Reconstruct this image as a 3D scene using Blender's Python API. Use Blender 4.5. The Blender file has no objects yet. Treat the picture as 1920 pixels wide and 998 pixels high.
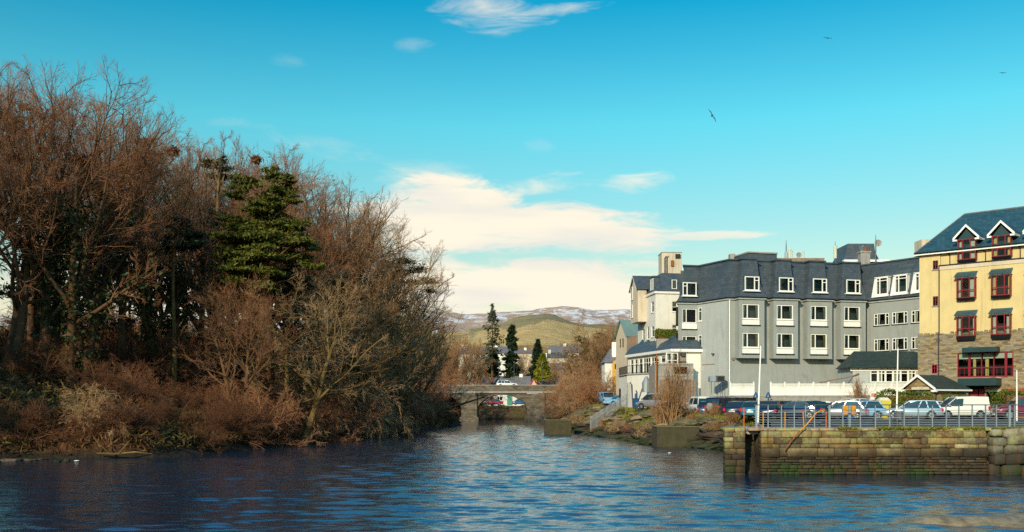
import bpy, math, random
import numpy as np
from mathutils import Matrix, Vector
R = math.radians
SC = bpy.context.scene
COL = SC.collection
# ---------------------------------------------------------------- camera
F = 1884.0            # focal length in pixels of the 1920 px wide photograph
CAMZ = 3.6            # eye height above the river
HOR = 757.0
cam = bpy.data.objects.new('camera', bpy.data.cameras.new('camera'))
COL.objects.link(cam)
cam.location = (0, 0, CAMZ)
cam.rotation_euler = (R(90), 0, 0)
cam.data.sensor_width = 36
cam.data.lens = 36 * F / 1920
cam.data.shift_y = (HOR - 499) / 1920
cam.data.clip_start = 0.3
cam.data.clip_end = 30000
SC.camera = cam
# ---------------------------------------------------------------- light
SUN_EL, SUN_AZ = 23.0, 205.0          # azimuth clockwise from +Y (north)
sv = Vector((math.sin(R(SUN_AZ)) * math.cos(R(SUN_EL)), math.cos(R(SUN_AZ)) * math.cos(R(SUN_EL)), math.sin(R(SUN_EL))))
sun = bpy.data.objects.new('sun', bpy.data.lights.new('sun', 'SUN'))
COL.objects.link(sun)
sun.data.energy = 4.6
sun.data.angle = R(0.6)
sun.data.color = (1.0, 0.85, 0.62)
sun.rotation_euler = sv.to_track_quat('Z', 'Y').to_euler()
sun.location = (0, -50, 80)
SC.view_settings.view_transform = 'Standard'
SC.view_settings.look = 'None'
SC.view_settings.exposure = 0.0
SC.view_settings.gamma = 1
SC.view_settings.use_curve_mapping = False
SC.cycles.max_bounces = 6
SC.cycles.transparent_max_bounces = 12
SC.cycles.caustics_reflective = False
SC.cycles.caustics_refractive = False
SC.cycles.use_denoising = False

# ---------------------------------------------------------------- node helper
class NT:
    def __init__(s, tree):
        s.t = tree; s.n = tree.nodes; s.l = tree.links
    def new(s, typ, **kw):
        nd = s.n.new(typ)
        for k, v in kw.items(): setattr(nd, k, v)
        return nd
    def put(s, sock, v):
        if hasattr(v, 'is_output'): s.l.new(v, sock)
        elif v is not None: sock.default_value = v
    def m(s, op, a, b=None, c=None, clamp=False):
        nd = s.new('ShaderNodeMath', operation=op); nd.use_clamp = clamp
        s.put(nd.inputs[0], a)
        if b is not None: s.put(nd.inputs[1], b)
        if c is not None: s.put(nd.inputs[2], c)
        return nd.outputs[0]
    def mix(s, f, a, b, mode='MIX'):
        nd = s.new('ShaderNodeMix', data_type='RGBA', blend_type=mode)
        s.put(nd.inputs[0], f)
        s.put(nd.inputs[6], a if hasattr(a, 'is_output') else (*a[:3], 1))
        s.put(nd.inputs[7], b if hasattr(b, 'is_output') else (*b[:3], 1))
        return nd.outputs[2]
    def noise(s, vec, scale, detail=4, rough=.55, dist=0.0):
        nd = s.new('ShaderNodeTexNoise')
        if vec is not None: s.l.new(vec, nd.inputs['Vector'])
        nd.inputs['Scale'].default_value = scale; nd.inputs['Detail'].default_value = detail
        nd.inputs['Roughness'].default_value = rough; nd.inputs['Distortion'].default_value = dist
        return nd.outputs[0]
    def mapv(s, vec, scale=(1, 1, 1), loc=(0, 0, 0), rot=(0, 0, 0)):
        nd = s.new('ShaderNodeMapping')
        s.l.new(vec, nd.inputs[0]); nd.inputs['Scale'].default_value = scale
        nd.inputs['Location'].default_value = loc; nd.inputs['Rotation'].default_value = rot
        return nd.outputs[0]
    def ramp(s, f, stops):
        nd = s.new('ShaderNodeValToRGB'); s.put(nd.inputs[0], f)
        e = nd.color_ramp.elements
        while len(e) < len(stops): e.new(0.5)
        for i, (p, c) in enumerate(stops):
            e[i].position = p; e[i].color = (*c[:3], 1) if isinstance(c, (tuple, list)) else (c, c, c, 1)
        return nd.outputs[0]
    def sstep(s, v, a, b):
        nd = s.new('ShaderNodeMapRange', interpolation_type='SMOOTHSTEP')
        s.put(nd.inputs[0], v); nd.inputs[1].default_value = a; nd.inputs[2].default_value = b
        return nd.outputs[0]
    def bump(s, h, strength=.3, dist=.05, nrm=None):
        nd = s.new('ShaderNodeBump'); nd.inputs['Strength'].default_value = strength
        nd.inputs['Distance'].default_value = dist; s.l.new(h, nd.inputs['Height'])
        if nrm is not None: s.l.new(nrm, nd.inputs['Normal'])
        return nd.outputs[0]

# ---------------------------------------------------------------- sky
wd = bpy.data.worlds.new('World'); SC.world = wd; wd.use_nodes = True
t = NT(wd.node_tree); t.n.clear()
sky = t.new('ShaderNodeTexSky', sky_type='NISHITA'); sky.sun_disc = False
sky.sun_elevation = R(SUN_EL); sky.sun_rotation = R(SUN_AZ)
sky.air_density = 1.0; sky.dust_density = 0.6; sky.ozone_density = 1.0
tc = t.new('ShaderNodeTexCoord')
sp = t.new('ShaderNodeSeparateXYZ'); t.l.new(tc.outputs['Generated'], sp.inputs[0])
dx, dy, dz = sp.outputs
az = t.m('ARCTAN2', dx, dy)
hyp = t.m('SQRT', t.m('ADD', t.m('MULTIPLY', dx, dx), t.m('MULTIPLY', dy, dy)))
el = t.m('ARCTAN2', dz, hyp)
cb = t.new('ShaderNodeCombineXYZ'); t.l.new(az, cb.inputs[0]); t.l.new(el, cb.inputs[1]); ae = cb.outputs[0]
# the colour of the air by height above the horizon: clear cyan above, cream near the ground
tint = t.ramp(t.m('DIVIDE', el, 1.0), [(0.0, (1.5, 1.02, .62)), (0.085, (1.32, 1.08, .74)), (0.17, (.93, 1.28, 1.03)), (0.27, (.46, 1.58, 1.36)), (0.38, (.035, 1.18, 1.30)), (0.47, (.30, 1.5, 1.9)), (0.6, (.8, 1.7, 2.3)), (1.0, (.45, 1.1, 1.7))])
SKYTINT = tint
skc = t.mix(1.0, sky.outputs[0], tint, 'MULTIPLY')
# clouds
n1 = t.noise(t.mapv(ae, (14, 60, 1)), 1.0, 9, .66, .8)
n2 = t.noise(t.mapv(ae, (5, 24, 1), (3.1, 1.7, 0)), 1.0, 6, .6, .4)
def blob(cx, cy, w, h, tilt=0.0, gain=1.0, edge=1.5, k=1.9):
    # cx, cy, w, h given in pixels of the photo turned into angles; real cloud positions in the sky
    a0 = math.atan((cx - 960) / F); e0 = math.atan((HOR - cy) / F)
    da = t.m('SUBTRACT', az, a0); de = t.m('SUBTRACT', el, e0)
    de = t.m('ADD', de, t.m('MULTIPLY', da, tilt))
    q = t.m('ADD', t.m('POWER', t.m('ABSOLUTE', t.m('DIVIDE', da, w / F)), 2.0), t.m('POWER', t.m('ABSOLUTE', t.m('DIVIDE', de, h / F)), 2.0))
    base = t.m('SUBTRACT', 1.0, q)
    nn = t.m('ADD', t.m('MULTIPLY', t.m('SUBTRACT', n1, .5), 4.2), t.m('MULTIPLY', t.m('SUBTRACT', n2, .5), 3.0))
    v = t.m('ADD', t.m('MULTIPLY', t.m('MAXIMUM', base, -3.0), k), nn)
    return t.m('MULTIPLY', t.sstep(v, 0.0, edge), gain)
cl = None
for a in [(960, 425, 360, 56, .06, 1.0), (870, 380, 150, 52, .1, 1.0), (850, 440, 170, 50, .0, 1.0), (1100, 432, 190, 34, .09, 1.0), (1010, 352, 85, 14, -.1, .85), (790, 330, 70, 20, 0, .45), (1190, 346, 60, 12, -.08, .85),
          (1330, 448, 130, 10, 0.0, .75), (915, 26, 80, 20, .12, .75), (1040, 20, 70, 7, -.05, .5), (775, 86, 26, 9, 0, .22), (548, 130, 30, 8, 0, .15),
          (600, 285, 105, 12, .12, .35), (450, 250, 60, 8, 0, .2), (1010, 275, 22, 8, 0, .18), (980, 545, 460, 70, 0, 1.0), (760, 470, 130, 60, 0, .6), (330, 560, 360, 60, 0, .7)]:
    b = blob(*a[:5], gain=a[5]) if a[2] > 115 else blob(a[0], a[1], a[2]*1.5, a[3]*1.7, a[4], gain=a[5], edge=2.3, k=1.1); cl = b if cl is None else t.m('MAXIMUM', cl, b)
low = t.m('MULTIPLY', t.sstep(el, .14, .03), .9)
shade = t.noise(t.mapv(ae, (5, 30, 1), (7, 2, 0)), 1.0, 4, .5)
ccol = t.mix(t.sstep(shade, .40, .66), (9.4, 8.6, 7.0), (7.9, 7.7, 6.9))
CLOUD = ccol
out = t.mix(t.m('MAXIMUM', cl, low), skc, ccol)
bg = t.new('ShaderNodeBackground'); bg.inputs['Strength'].default_value = 0.11
t.l.new(out, bg.inputs[0])
wo = t.new('ShaderNodeOutputWorld'); t.l.new(bg.outputs[0], wo.inputs[0])

# ---------------------------------------------------------------- scene bookkeeping
def tag(o, label=None, cat=None, group=None, kind=None):
    if label: o['label'] = label
    if cat: o['category'] = cat
    if group: o['group'] = group
    if kind: o['kind'] = kind
    return o
def thing(name, label, cat, loc=(0, 0, 0), rz=0.0, group=None):
    o = bpy.data.objects.new(name, None); COL.objects.link(o)
    o.empty_display_size = .3
    o.location = loc; o.rotation_euler = (0, 0, rz)
    return tag(o, label, cat, group)
def px2(px, Y): return (px - 960) / F * Y
def pz2(py, Y): return CAMZ - (py - HOR) / F * Y
def yw(py): return CAMZ * F / (py - HOR)

class MB:
    """collects faces; build() links them as one mesh object"""
    def __init__(s): s.v = []; s.f = []; s.mi = []; s.c = []; s.n = 0; s.usec = False
    def add(s, vs, fs, mi=0, col=None):
        b = s.n; s.v.extend(vs); s.n += len(vs)
        for f in fs: s.f.append([b + i for i in f]); s.mi.append(mi); s.c.append(col)
        if col is not None: s.usec = True
        return s
    def quad(s, a, b, c, d, mi=0, col=None): return s.add([a, b, c, d], [(0, 1, 2, 3)], mi, col)
    def box(s, x0, x1, y0, y1, z0, z1, mi=0, col=None, bev=0.0):
        if bev <= 0:
            vs = [(x0, y0, z0), (x1, y0, z0), (x1, y1, z0), (x0, y1, z0), (x0, y0, z1), (x1, y0, z1), (x1, y1, z1), (x0, y1, z1)]
            return s.add(vs, [(0, 3, 2, 1), (4, 5, 6, 7), (0, 1, 5, 4), (1, 2, 6, 5), (2, 3, 7, 6), (3, 0, 4, 7)], mi, col)
        b = bev
        # rounded block: three nested rings
        vs = []
        for (z, k) in ((z0, b), (z0 + b, 0), (z1 - b, 0), (z1, b)):
            vs += [(x0 + b + k*.3, y0 + k, z), (x1 - b - k*.3, y0 + k, z), (x1 - k, y0 + b + k*.3, z), (x1 - k, y1 - b - k*.3, z), (x1 - b - k*.3, y1 - k, z), (x0 + b + k*.3, y1 - k, z), (x0 + k, y1 - b - k*.3, z), (x0 + k, y0 + b + k*.3, z)]
        fs = [tuple(range(7, -1, -1)), tuple(range(24, 32))]
        for r in range(3):
            for i in range(8):
                j = (i + 1) % 8; fs.append((r*8 + i, r*8 + j, r*8 + 8 + j, r*8 + 8 + i))
        return s.add(vs, fs, mi, col)
    def hexa(s, p, mi=0, col=None):   # 8 points, bottom ring then top ring (counter-clockwise from above)
        return s.add(p, [(0, 3, 2, 1), (4, 5, 6, 7), (0, 1, 5, 4), (1, 2, 6, 5), (2, 3, 7, 6), (3, 0, 4, 7)], mi, col)
    def prism(s, pts, z0, z1, mi=0, col=None, cap=True):  # plan polygon extruded up; z may be lists
        n = len(pts)
        a = z0 if isinstance(z0, (list, tuple)) else [z0]*n; b = z1 if isinstance(z1, (list, tuple)) else [z1]*n
        vs = [(p[0], p[1], a[i]) for i, p in enumerate(pts)] + [(p[0], p[1], b[i]) for i, p in enumerate(pts)]
        fs = [(i, (i+1) % n, n + (i+1) % n, n + i) for i in range(n)]
        if cap: fs += [tuple(range(n-1, -1, -1)), tuple(range(n, 2*n))]
        return s.add(vs, fs, mi, col)
    def extx(s, prof, x0, x1, mi=0, col=None):   # (y,z) profile extruded along x
        n = len(prof)
        vs = [(x0, p[0], p[1]) for p in prof] + [(x1, p[0], p[1]) for p in prof]
        fs = [(i, (i+1) % n, n + (i+1) % n, n + i) for i in range(n)] + [tuple(range(n-1, -1, -1)), tuple(range(n, 2*n))]
        return s.add(vs, fs, mi, col)
    def exty(s, prof, y0, y1, mi=0, col=None):   # (x,z) profile extruded along y
        n = len(prof)
        vs = [(p[0], y0, p[1]) for p in prof] + [(p[0], y1, p[1]) for p in prof]
        fs = [(i, n + i, n + (i+1) % n, (i+1) % n) for i in range(n)] + [tuple(range(n)), tuple(range(2*n-1, n-1, -1))]
        return s.add(vs, fs, mi, col)
    def tube(s, pts, r, sides=6, mi=0, cap=True, col=None):
        pts = [Vector(p) for p in pts]; n = len(pts)
        rs = r if isinstance(r, (list, tuple)) else [r]*n
        vs = []
        for i, p in enumerate(pts):
            d = (pts[min(i+1, n-1)] - pts[max(i-1, 0)]).normalized()
            a = d.cross(Vector((0, 0, 1)) if abs(d.z) < .9 else Vector((1, 0, 0))).normalized(); b = d.cross(a)
            for k in range(sides):
                an = 2*math.pi*k/sides; q = p + a*math.cos(an)*rs[i] + b*math.sin(an)*rs[i]; vs.append(tuple(q))
        fs = []
        for i in range(n-1):
            for k in range(sides):
                j = (k+1) % sides; fs.append((i*sides + k, i*sides + j, (i+1)*sides + j, (i+1)*sides + k))
        if cap: fs += [tuple(range(sides)), tuple(range((n-1)*sides + sides - 1, (n-1)*sides - 1, -1))]
        return s.add(vs, fs, mi, col)
    def cyl(s, c, r, h, axis='z', sides=16, mi=0, r2=None):
        c = Vector(c); d = {'x': Vector((1, 0, 0)), 'y': Vector((0, 1, 0)), 'z': Vector((0, 0, 1))}[axis]
        return s.tube([c, c + d*h], [r, r if r2 is None else r2], sides, mi)
    def mesh(s, name, mats, smooth=False):
        me = bpy.data.meshes.new(name)
        me.from_pydata([tuple(v) for v in s.v], [], s.f)
        ms = mats if isinstance(mats, (list, tuple)) else [mats]
        for m_ in ms: me.materials.append(m_)
        if len(ms) > 1: me.polygons.foreach_set('material_index', s.mi)
        if smooth: me.polygons.foreach_set('use_smooth', [True]*len(me.polygons))
        if s.usec:
            ca = me.color_attributes.new('stone', 'FLOAT_COLOR', 'CORNER')
            arr = []
            for f, c in zip(s.f, s.c):
                c = c or (1, 1, 1); arr.extend([c[0], c[1], c[2], 1.0]*len(f))
            ca.data.foreach_set('color', arr)
        me.update()
        return me
    def build(s, name, mats, parent=None, M=None, smooth=False):
        return link(name, s.mesh(name, mats, smooth), parent, M)
def link(name, me, parent=None, M=None):
    o = bpy.data.objects.new(name, me); COL.objects.link(o)
    if parent is not None: o.parent = parent
    if M is not None: o.matrix_basis = M
    return o
def children(o, _idx={}):
    return list(o.children)
def T(x, y, z, a=0.0): return Matrix.Translation((x, y, z)) @ Matrix.Rotation(a, 4, 'Z')
def np_mesh(name, V, Fq, mats, mi=None, smooth=False):
    """V (n,3) float array; Fq (m,k) int array with k=3 or 4"""
    me = bpy.data.meshes.new(name)
    k = Fq.shape[1]; m_ = Fq.shape[0]
    me.vertices.add(len(V)); me.vertices.foreach_set('co', V.astype(np.float32).ravel())
    me.loops.add(m_*k); me.loops.foreach_set('vertex_index', Fq.astype(np.int32).ravel())
    me.polygons.add(m_); me.polygons.foreach_set('loop_start', np.arange(0, m_*k, k, dtype=np.int32))
    for x in (mats if isinstance(mats, (list, tuple)) else [mats]): me.materials.append(x)
    if mi is not None: me.polygons.foreach_set('material_index', mi.astype(np.int32))
    if smooth: me.polygons.foreach_set('use_smooth', np.ones(m_, dtype=bool))
    me.update(calc_edges=True)
    return me

# ---------------------------------------------------------------- materials
MATS = {}
def mat(name, col, rough=.7, metal=0.0, spec=.4, var=0.0, vscale=3.0, bump=0.0, bscale=20.0, tint=None, coat=0.0, dirt=None, dscale=1.2):
    m_ = bpy.data.materials.new(name); m_.use_nodes = True; t = NT(m_.node_tree)
    b = t.n['Principled BSDF']
    b.inputs['Roughness'].default_value = rough; b.inputs['Metallic'].default_value = metal
    b.inputs['Specular IOR Level'].default_value = spec; b.inputs['Coat Weight'].default_value = coat
    b.inputs['Base Color'].default_value = (*col, 1)
    tc = t.new('ShaderNodeTexCoord').outputs['Object']
    c = None
    if var > 0:
        n = t.noise(tc, vscale, 6, .65)
        lo = tuple(x*(1 - var) for x in col); hi = tint or tuple(min(1, x*(1 + var)) for x in col)
        c = t.ramp(n, [(.3, lo), (.7, hi)])
    if dirt is not None:
        n = t.noise(t.mapv(tc, (1, 1, .25)), dscale, 7, .7)
        c = t.mix(t.m('MULTIPLY', t.sstep(n, .48, .74), .65), c if c is not None else col, dirt)
        n = t.noise(t.mapv(tc, (3.2, 3.2, .14), loc=(3, 7, 1)), 1.0, 5, .6)
        c = t.mix(t.m('MULTIPLY', t.sstep(n, .54, .72), .5), c, tuple(.75*x for x in dirt))
    if c is not None: t.l.new(c, b.inputs['Base Color'])
    if bump > 0: t.l.new(t.bump(t.noise(tc, bscale, 5, .6), bump, .05), b.inputs['Normal'])
    MATS[name] = m_
    return m_
# ---------------------------------------------------------------- particular materials
def stone_mat(name, cols, bw, bh, mortar=(.16, .14, .10), mw=.02, moss=None, bump=.5, vert='x', squash=1.0):
    """coursed rubble: brick texture in facade coordinates with warped joints"""
    m_ = bpy.data.materials.new(name); m_.use_nodes = True; t = NT(m_.node_tree); b = t.n['Principled BSDF']
    b.inputs['Roughness'].default_value = .85; b.inputs['Specular IOR Level'].default_value = .25
    tc = t.new('ShaderNodeTexCoord').outputs['Object']
    s = t.new('ShaderNodeSeparateXYZ'); t.l.new(tc, s.inputs[0])
    u = t.m('ADD', s.outputs[0], t.m('MULTIPLY', s.outputs[1], 1.0))
    w1 = t.m('MULTIPLY', t.m('SUBTRACT', t.noise(tc, 1.6, 3, .6), .5), bh*1.6)
    w2 = t.m('MULTIPLY', t.m('SUBTRACT', t.noise(t.mapv(tc, loc=(5, 5, 5)), 2.2, 3, .6), .5), bh*1.3)
    c = t.new('ShaderNodeCombineXYZ'); t.l.new(t.m('ADD', u, w1), c.inputs[0]); t.l.new(t.m('ADD', s.outputs[2], w2), c.inputs[1])
    br = t.new('ShaderNodeTexBrick'); t.l.new(c.outputs[0], br.inputs['Vector'])
    br.inputs['Scale'].default_value = 1; br.inputs['Brick Width'].default_value = bw; br.inputs['Row Height'].default_value = bh
    br.inputs['Mortar Size'].default_value = mw*.5; br.inputs['Mortar Smooth'].default_value = .3
    br.inputs['Color1'].default_value = (0, 0, 0, 1); br.inputs['Color2'].default_value = (1, 1, 1, 1); br.inputs['Mortar'].default_value = (.5, .5, .5, 1)
    br.offset = .43; br.squash = squash
    rnd = t.m('ADD', t.m('MULTIPLY', br.outputs['Color'], .75), t.m('MULTIPLY', t.noise(tc, 9, 4, .6), .3))
    k = len(cols); st = [(.05 + .9*i/(k-1), cols[i]) for i in range(k)]
    col = t.ramp(rnd, st)
    col = t.mix(br.outputs['Fac'], col, mortar)
    if moss:
        n = t.noise(tc, .8, 6, .65)
        col = t.mix(t.m('MULTIPLY', t.sstep(n, .48, .7), .6), col, moss)
    t.l.new(col, b.inputs['Base Color'])
    h = t.m('ADD', t.m('SUBTRACT', 1.0, br.outputs['Fac']), t.m('MULTIPLY', t.noise(tc, 14, 4, .6), .5))
    t.l.new(t.bump(h, bump, .04), b.inputs['Normal'])
    return m_
def roof_mat(name, a, b_, rough=.55, row=.28, spec=.4):
    m_ = bpy.data.materials.new(name); m_.use_nodes = True; t = NT(m_.node_tree); b = t.n['Principled BSDF']
    b.inputs['Roughness'].default_value = rough; b.inputs['Specular IOR Level'].default_value = spec
    tc = t.new('ShaderNodeTexCoord').outputs['Object']
    s = t.new('ShaderNodeSeparateXYZ'); t.l.new(tc, s.inputs[0])
    c = t.new('ShaderNodeCombineXYZ'); t.l.new(t.m('ADD', s.outputs[0], t.m('MULTIPLY', s.outputs[1], .9)), c.inputs[0]); t.l.new(s.outputs[2], c.inputs[1])
    br = t.new('ShaderNodeTexBrick'); t.l.new(c.outputs[0], br.inputs['Vector'])
    br.inputs['Scale'].default_value = 1; br.inputs['Brick Width'].default_value = .45; br.inputs['Row Height'].default_value = row
    br.inputs['Mortar Size'].default_value = .012; br.inputs['Color1'].default_value = (0, 0, 0, 1); br.inputs['Color2'].default_value = (1, 1, 1, 1); br.inputs['Mortar'].default_value = (0, 0, 0, 1)
    n = t.noise(t.mapv(tc, (1, 1, .5)), 1.1, 6, .7)
    col = t.ramp(t.m('ADD', t.m('MULTIPLY', br.outputs['Color'], .3), t.m('MULTIPLY', n, .75)), [(.25, a), (.75, b_)])
    col = t.mix(t.m('MULTIPLY', br.outputs['Fac'], .6), col, tuple(x*.5 for x in a))
    t.l.new(col, b.inputs['Base Color'])
    t.l.new(t.bump(t.m('SUBTRACT', 1.0, br.outputs['Fac']), .35, .02), b.inputs['Normal'])
    return m_
def attr_mat(name, rough=.85, bump=.6, wet=True):
    """stones that carry their own colour, with lichen, moss and tide staining by height"""
    m_ = bpy.data.materials.new(name); m_.use_nodes = True; t = NT(m_.node_tree); b = t.n['Principled BSDF']
    b.inputs['Roughness'].default_value = rough; b.inputs['Specular IOR Level'].default_value = .3
    at = t.new('ShaderNodeVertexColor'); at.layer_name = 'stone'
    tc = t.new('ShaderNodeTexCoord').outputs['Object']
    g = t.new('ShaderNodeNewGeometry').outputs['Position']
    s = t.new('ShaderNodeSeparateXYZ'); t.l.new(g, s.inputs[0]); z = s.outputs[2]
    n = t.noise(tc, 5, 7, .7)
    col = t.mix(1.0, at.outputs[0], t.ramp(n, [(.25, (.55, .52, .48)), (.5, (1, 1, 1)), (.75, (1.5, 1.45, 1.3))]), 'MULTIPLY')
    nl = t.noise(t.mapv(tc, loc=(9, 1, 4)), 1.7, 7, .75)
    col = t.mix(t.m('MULTIPLY', t.m('MULTIPLY', t.sstep(nl, .48, .64), t.sstep(z, 1.0, 1.9)), .75), col, (.30, .30, .10))
    if wet:
        zz = t.m('ADD', z, t.m('MULTIPLY', t.m('SUBTRACT', t.noise(tc, 1.3, 5, .6), .5), .9))
        col = t.mix(t.m('MULTIPLY', t.sstep(zz, 1.5, .95), .84), col, (.026, .020, .014))
        col = t.mix(t.m('MULTIPLY', t.m('MULTIPLY', t.sstep(zz, .75, .35), t.sstep(t.noise(tc, .45, 4, .6), .44, .56)), .85), col, (.025, .05, .008))
    st = t.noise(t.mapv(tc, (2.2, 2.2, .3)), 1.0, 6, .7)
    col = t.mix(t.m('MULTIPLY', t.sstep(st, .50, .66), .7), col, (.10, .045, .014))
    t.l.new(col, b.inputs['Base Color'])
    t.l.new(t.bump(t.m('ADD', t.noise(tc, 9, 6, .65), t.m('MULTIPLY', t.noise(tc, 30, 3, .6), .4)), bump, .06), b.inputs['Normal'])
    return m_
def leaf_mat(name, a, b_, rough=.65, scale=1.2, trans=.0):
    m_ = bpy.data.materials.new(name); m_.use_nodes = True; t = NT(m_.node_tree); b = t.n['Principled BSDF']
    b.inputs['Roughness'].default_value = rough; b.inputs['Specular IOR Level'].default_value = .2
    tc = t.new('ShaderNodeTexCoord').outputs['Object']
    n = t.noise(tc, scale, 5, .7)
    t.l.new(t.ramp(n, [(.3, a), (.7, b_)]), b.inputs['Base Color'])
    return m_
GREYW = mat('grey_render', (.30, .315, .285), .85, var=.06, vscale=1.3, bump=.08, bscale=30, dirt=(.22, .22, .19))
GREYL = mat('grey_render_pale_sunlit', (.41, .43, .40), .85, var=.06, vscale=1.3, bump=.08, bscale=30, dirt=(.26, .26, .24))  # pale render; on the hotel side wall it also holds painted sunlight
WHITEW = mat('white_render', (.74, .71, .62), .85, var=.05, vscale=1.0, dirt=(.52, .48, .38), dscale=.8, bump=.1)
CREAMW = mat('cream_render', (.60, .50, .36), .85, var=.08, vscale=1.0, dirt=(.40, .32, .22), bump=.1)
BROWNW = mat('brown_render', (.24, .17, .12), .9, var=.2, vscale=1.0, dirt=(.14, .10, .07), bump=.15)
YELLOW = mat('yellow_render', (.64, .495, .225), .85, var=.08, vscale=.7, dirt=(.50, .38, .17), dscale=.6, bump=.08)
CONC = mat('concrete', (.30, .28, .25), .9, var=.18, vscale=1.5, dirt=(.17, .15, .12), bump=.2)
CONCD = mat('concrete_dark', (.055, .044, .02), .9, var=.35, vscale=1.5, dirt=(.06, .06, .02), bump=.4, bscale=8)
WHITE = mat('white_frame', (.85, .83, .75), .45, var=.04, vscale=2)
PVC = mat('white_pvc', (.80, .78, .70), .4, var=.04, vscale=1.2, dirt=(.62, .59, .48))
BLACK = mat('black_trim', (.012, .013, .015), .4)
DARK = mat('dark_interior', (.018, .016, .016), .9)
RED = mat('red_frame', (.22, .012, .022), .35, var=.15)
REDG = mat('red_gable', (.42, .03, .03), .5)
TEAL = mat('dark_green_panel', (.012, .040, .042), .45, var=.2, vscale=1)
CURT = mat('curtain_cloth', (.55, .56, .44), .9, var=.15, vscale=6, bump=.3, bscale=12)
CURTG = mat('curtain_gold', (.60, .42, .15), .9, var=.15, vscale=6)
BLIND = mat('window_blind', (.52, .56, .42), .8, var=.05)
SLATE = roof_mat('mansard_slate', (.038, .056, .074), (.080, .098, .110), .5, .3)
SLATEB = roof_mat('blue_slate', (.014, .055, .070), (.040, .105, .118), .45, .26)
SLATEG = roof_mat('green_slate', (.010, .028, .028), (.022, .048, .044), .5, .25)
SLATEL = roof_mat('pale_slate', (.12, .115, .12), (.20, .19, .19), .7, .3)
COPPER = mat('green_sheet_roof', (.16, .25, .22), .6, var=.12, vscale=1)
STONEY = stone_mat('rubble_stone_warm', [(.07, .05, .03), (.20, .14, .075), (.34, .25, .13), (.20, .18, .14), (.42, .32, .18)], .52, .15, (.20, .17, .11), .025)
STONEG = stone_mat('gate_stone', [(.06, .035, .02), (.24, .15, .06), (.36, .24, .10), (.14, .10, .05), (.40, .29, .14)], .6, .26, (.22, .17, .09), .03)
STONEB = stone_mat('bridge_stone', [(.065, .052, .038), (.125, .10, .072), (.20, .16, .11), (.11, .095, .075)], .9, .35, (.06, .05, .04), .03, moss=(.06, .07, .02))
QSTONE = attr_mat('quay_stone')
GALV = mat('galvanised_steel', (.27, .32, .34), .5, .35, var=.15, vscale=4)
GALVD = mat('weathered_rail', (.10, .10, .105), .5, .4, var=.3, vscale=3)
PALE = mat('palisade_steel', (.34, .35, .36), .5, .3, var=.2, vscale=2)
RUST = mat('rust', (.24, .085, .018), .85, var=.35, vscale=6, bump=.3)
ORANGE = mat('orange_paint', (.60, .25, .015), .5, var=.25, vscale=5, dirt=(.3, .08, .01), dscale=4)
ORANGER = mat('red_orange_paint', (.60, .11, .01), .55, var=.3, vscale=5, dirt=(.2, .05, .01), dscale=4)
BLUEP = mat('blue_paint', (.01, .07, .18), .4)
ASPH = mat('asphalt', (.062, .062, .060), .9, var=.25, vscale=.6, bump=.3, bscale=60)
KERB = mat('kerb_concrete', (.36, .34, .29), .9, var=.2, vscale=2, dirt=(.20, .19, .12))
LINE = mat('white_line', (.72, .72, .68), .7, var=.1)
def glass_mat():
    m_ = bpy.data.materials.new('window_glass'); m_.use_nodes = True; t = NT(m_.node_tree); t.n.clear()
    fr = t.new('ShaderNodeFresnel'); fr.inputs[0].default_value = 1.5
    tr = t.new('ShaderNodeBsdfTransparent'); tr.inputs[0].default_value = (.72, .78, .76, 1)
    gl = t.new('ShaderNodeBsdfGlossy'); gl.inputs['Roughness'].default_value = .02
    mx = t.new('ShaderNodeMixShader'); t.l.new(t.m('MULTIPLY', fr.outputs[0], .85), mx.inputs[0]); t.l.new(tr.outputs[0], mx.inputs[1]); t.l.new(gl.outputs[0], mx.inputs[2])
    o = t.new('ShaderNodeOutputMaterial'); t.l.new(mx.outputs[0], o.inputs[0])
    return m_
GLASS = glass_mat()
CARGLASS = mat('car_glass', (.015, .035, .045), .06, spec=.9)
TYRE = mat('tyre_rubber', (.012, .012, .012), .8)
RIM = mat('alloy_rim', (.38, .39, .40), .35, .8)
PLATE = mat('number_plate', (.7, .7, .62), .5)
LAMPR = mat('red_lamp', (.55, .01, .012), .25)
LAMPW = mat('headlamp', (.30, .33, .36), .35)

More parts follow.
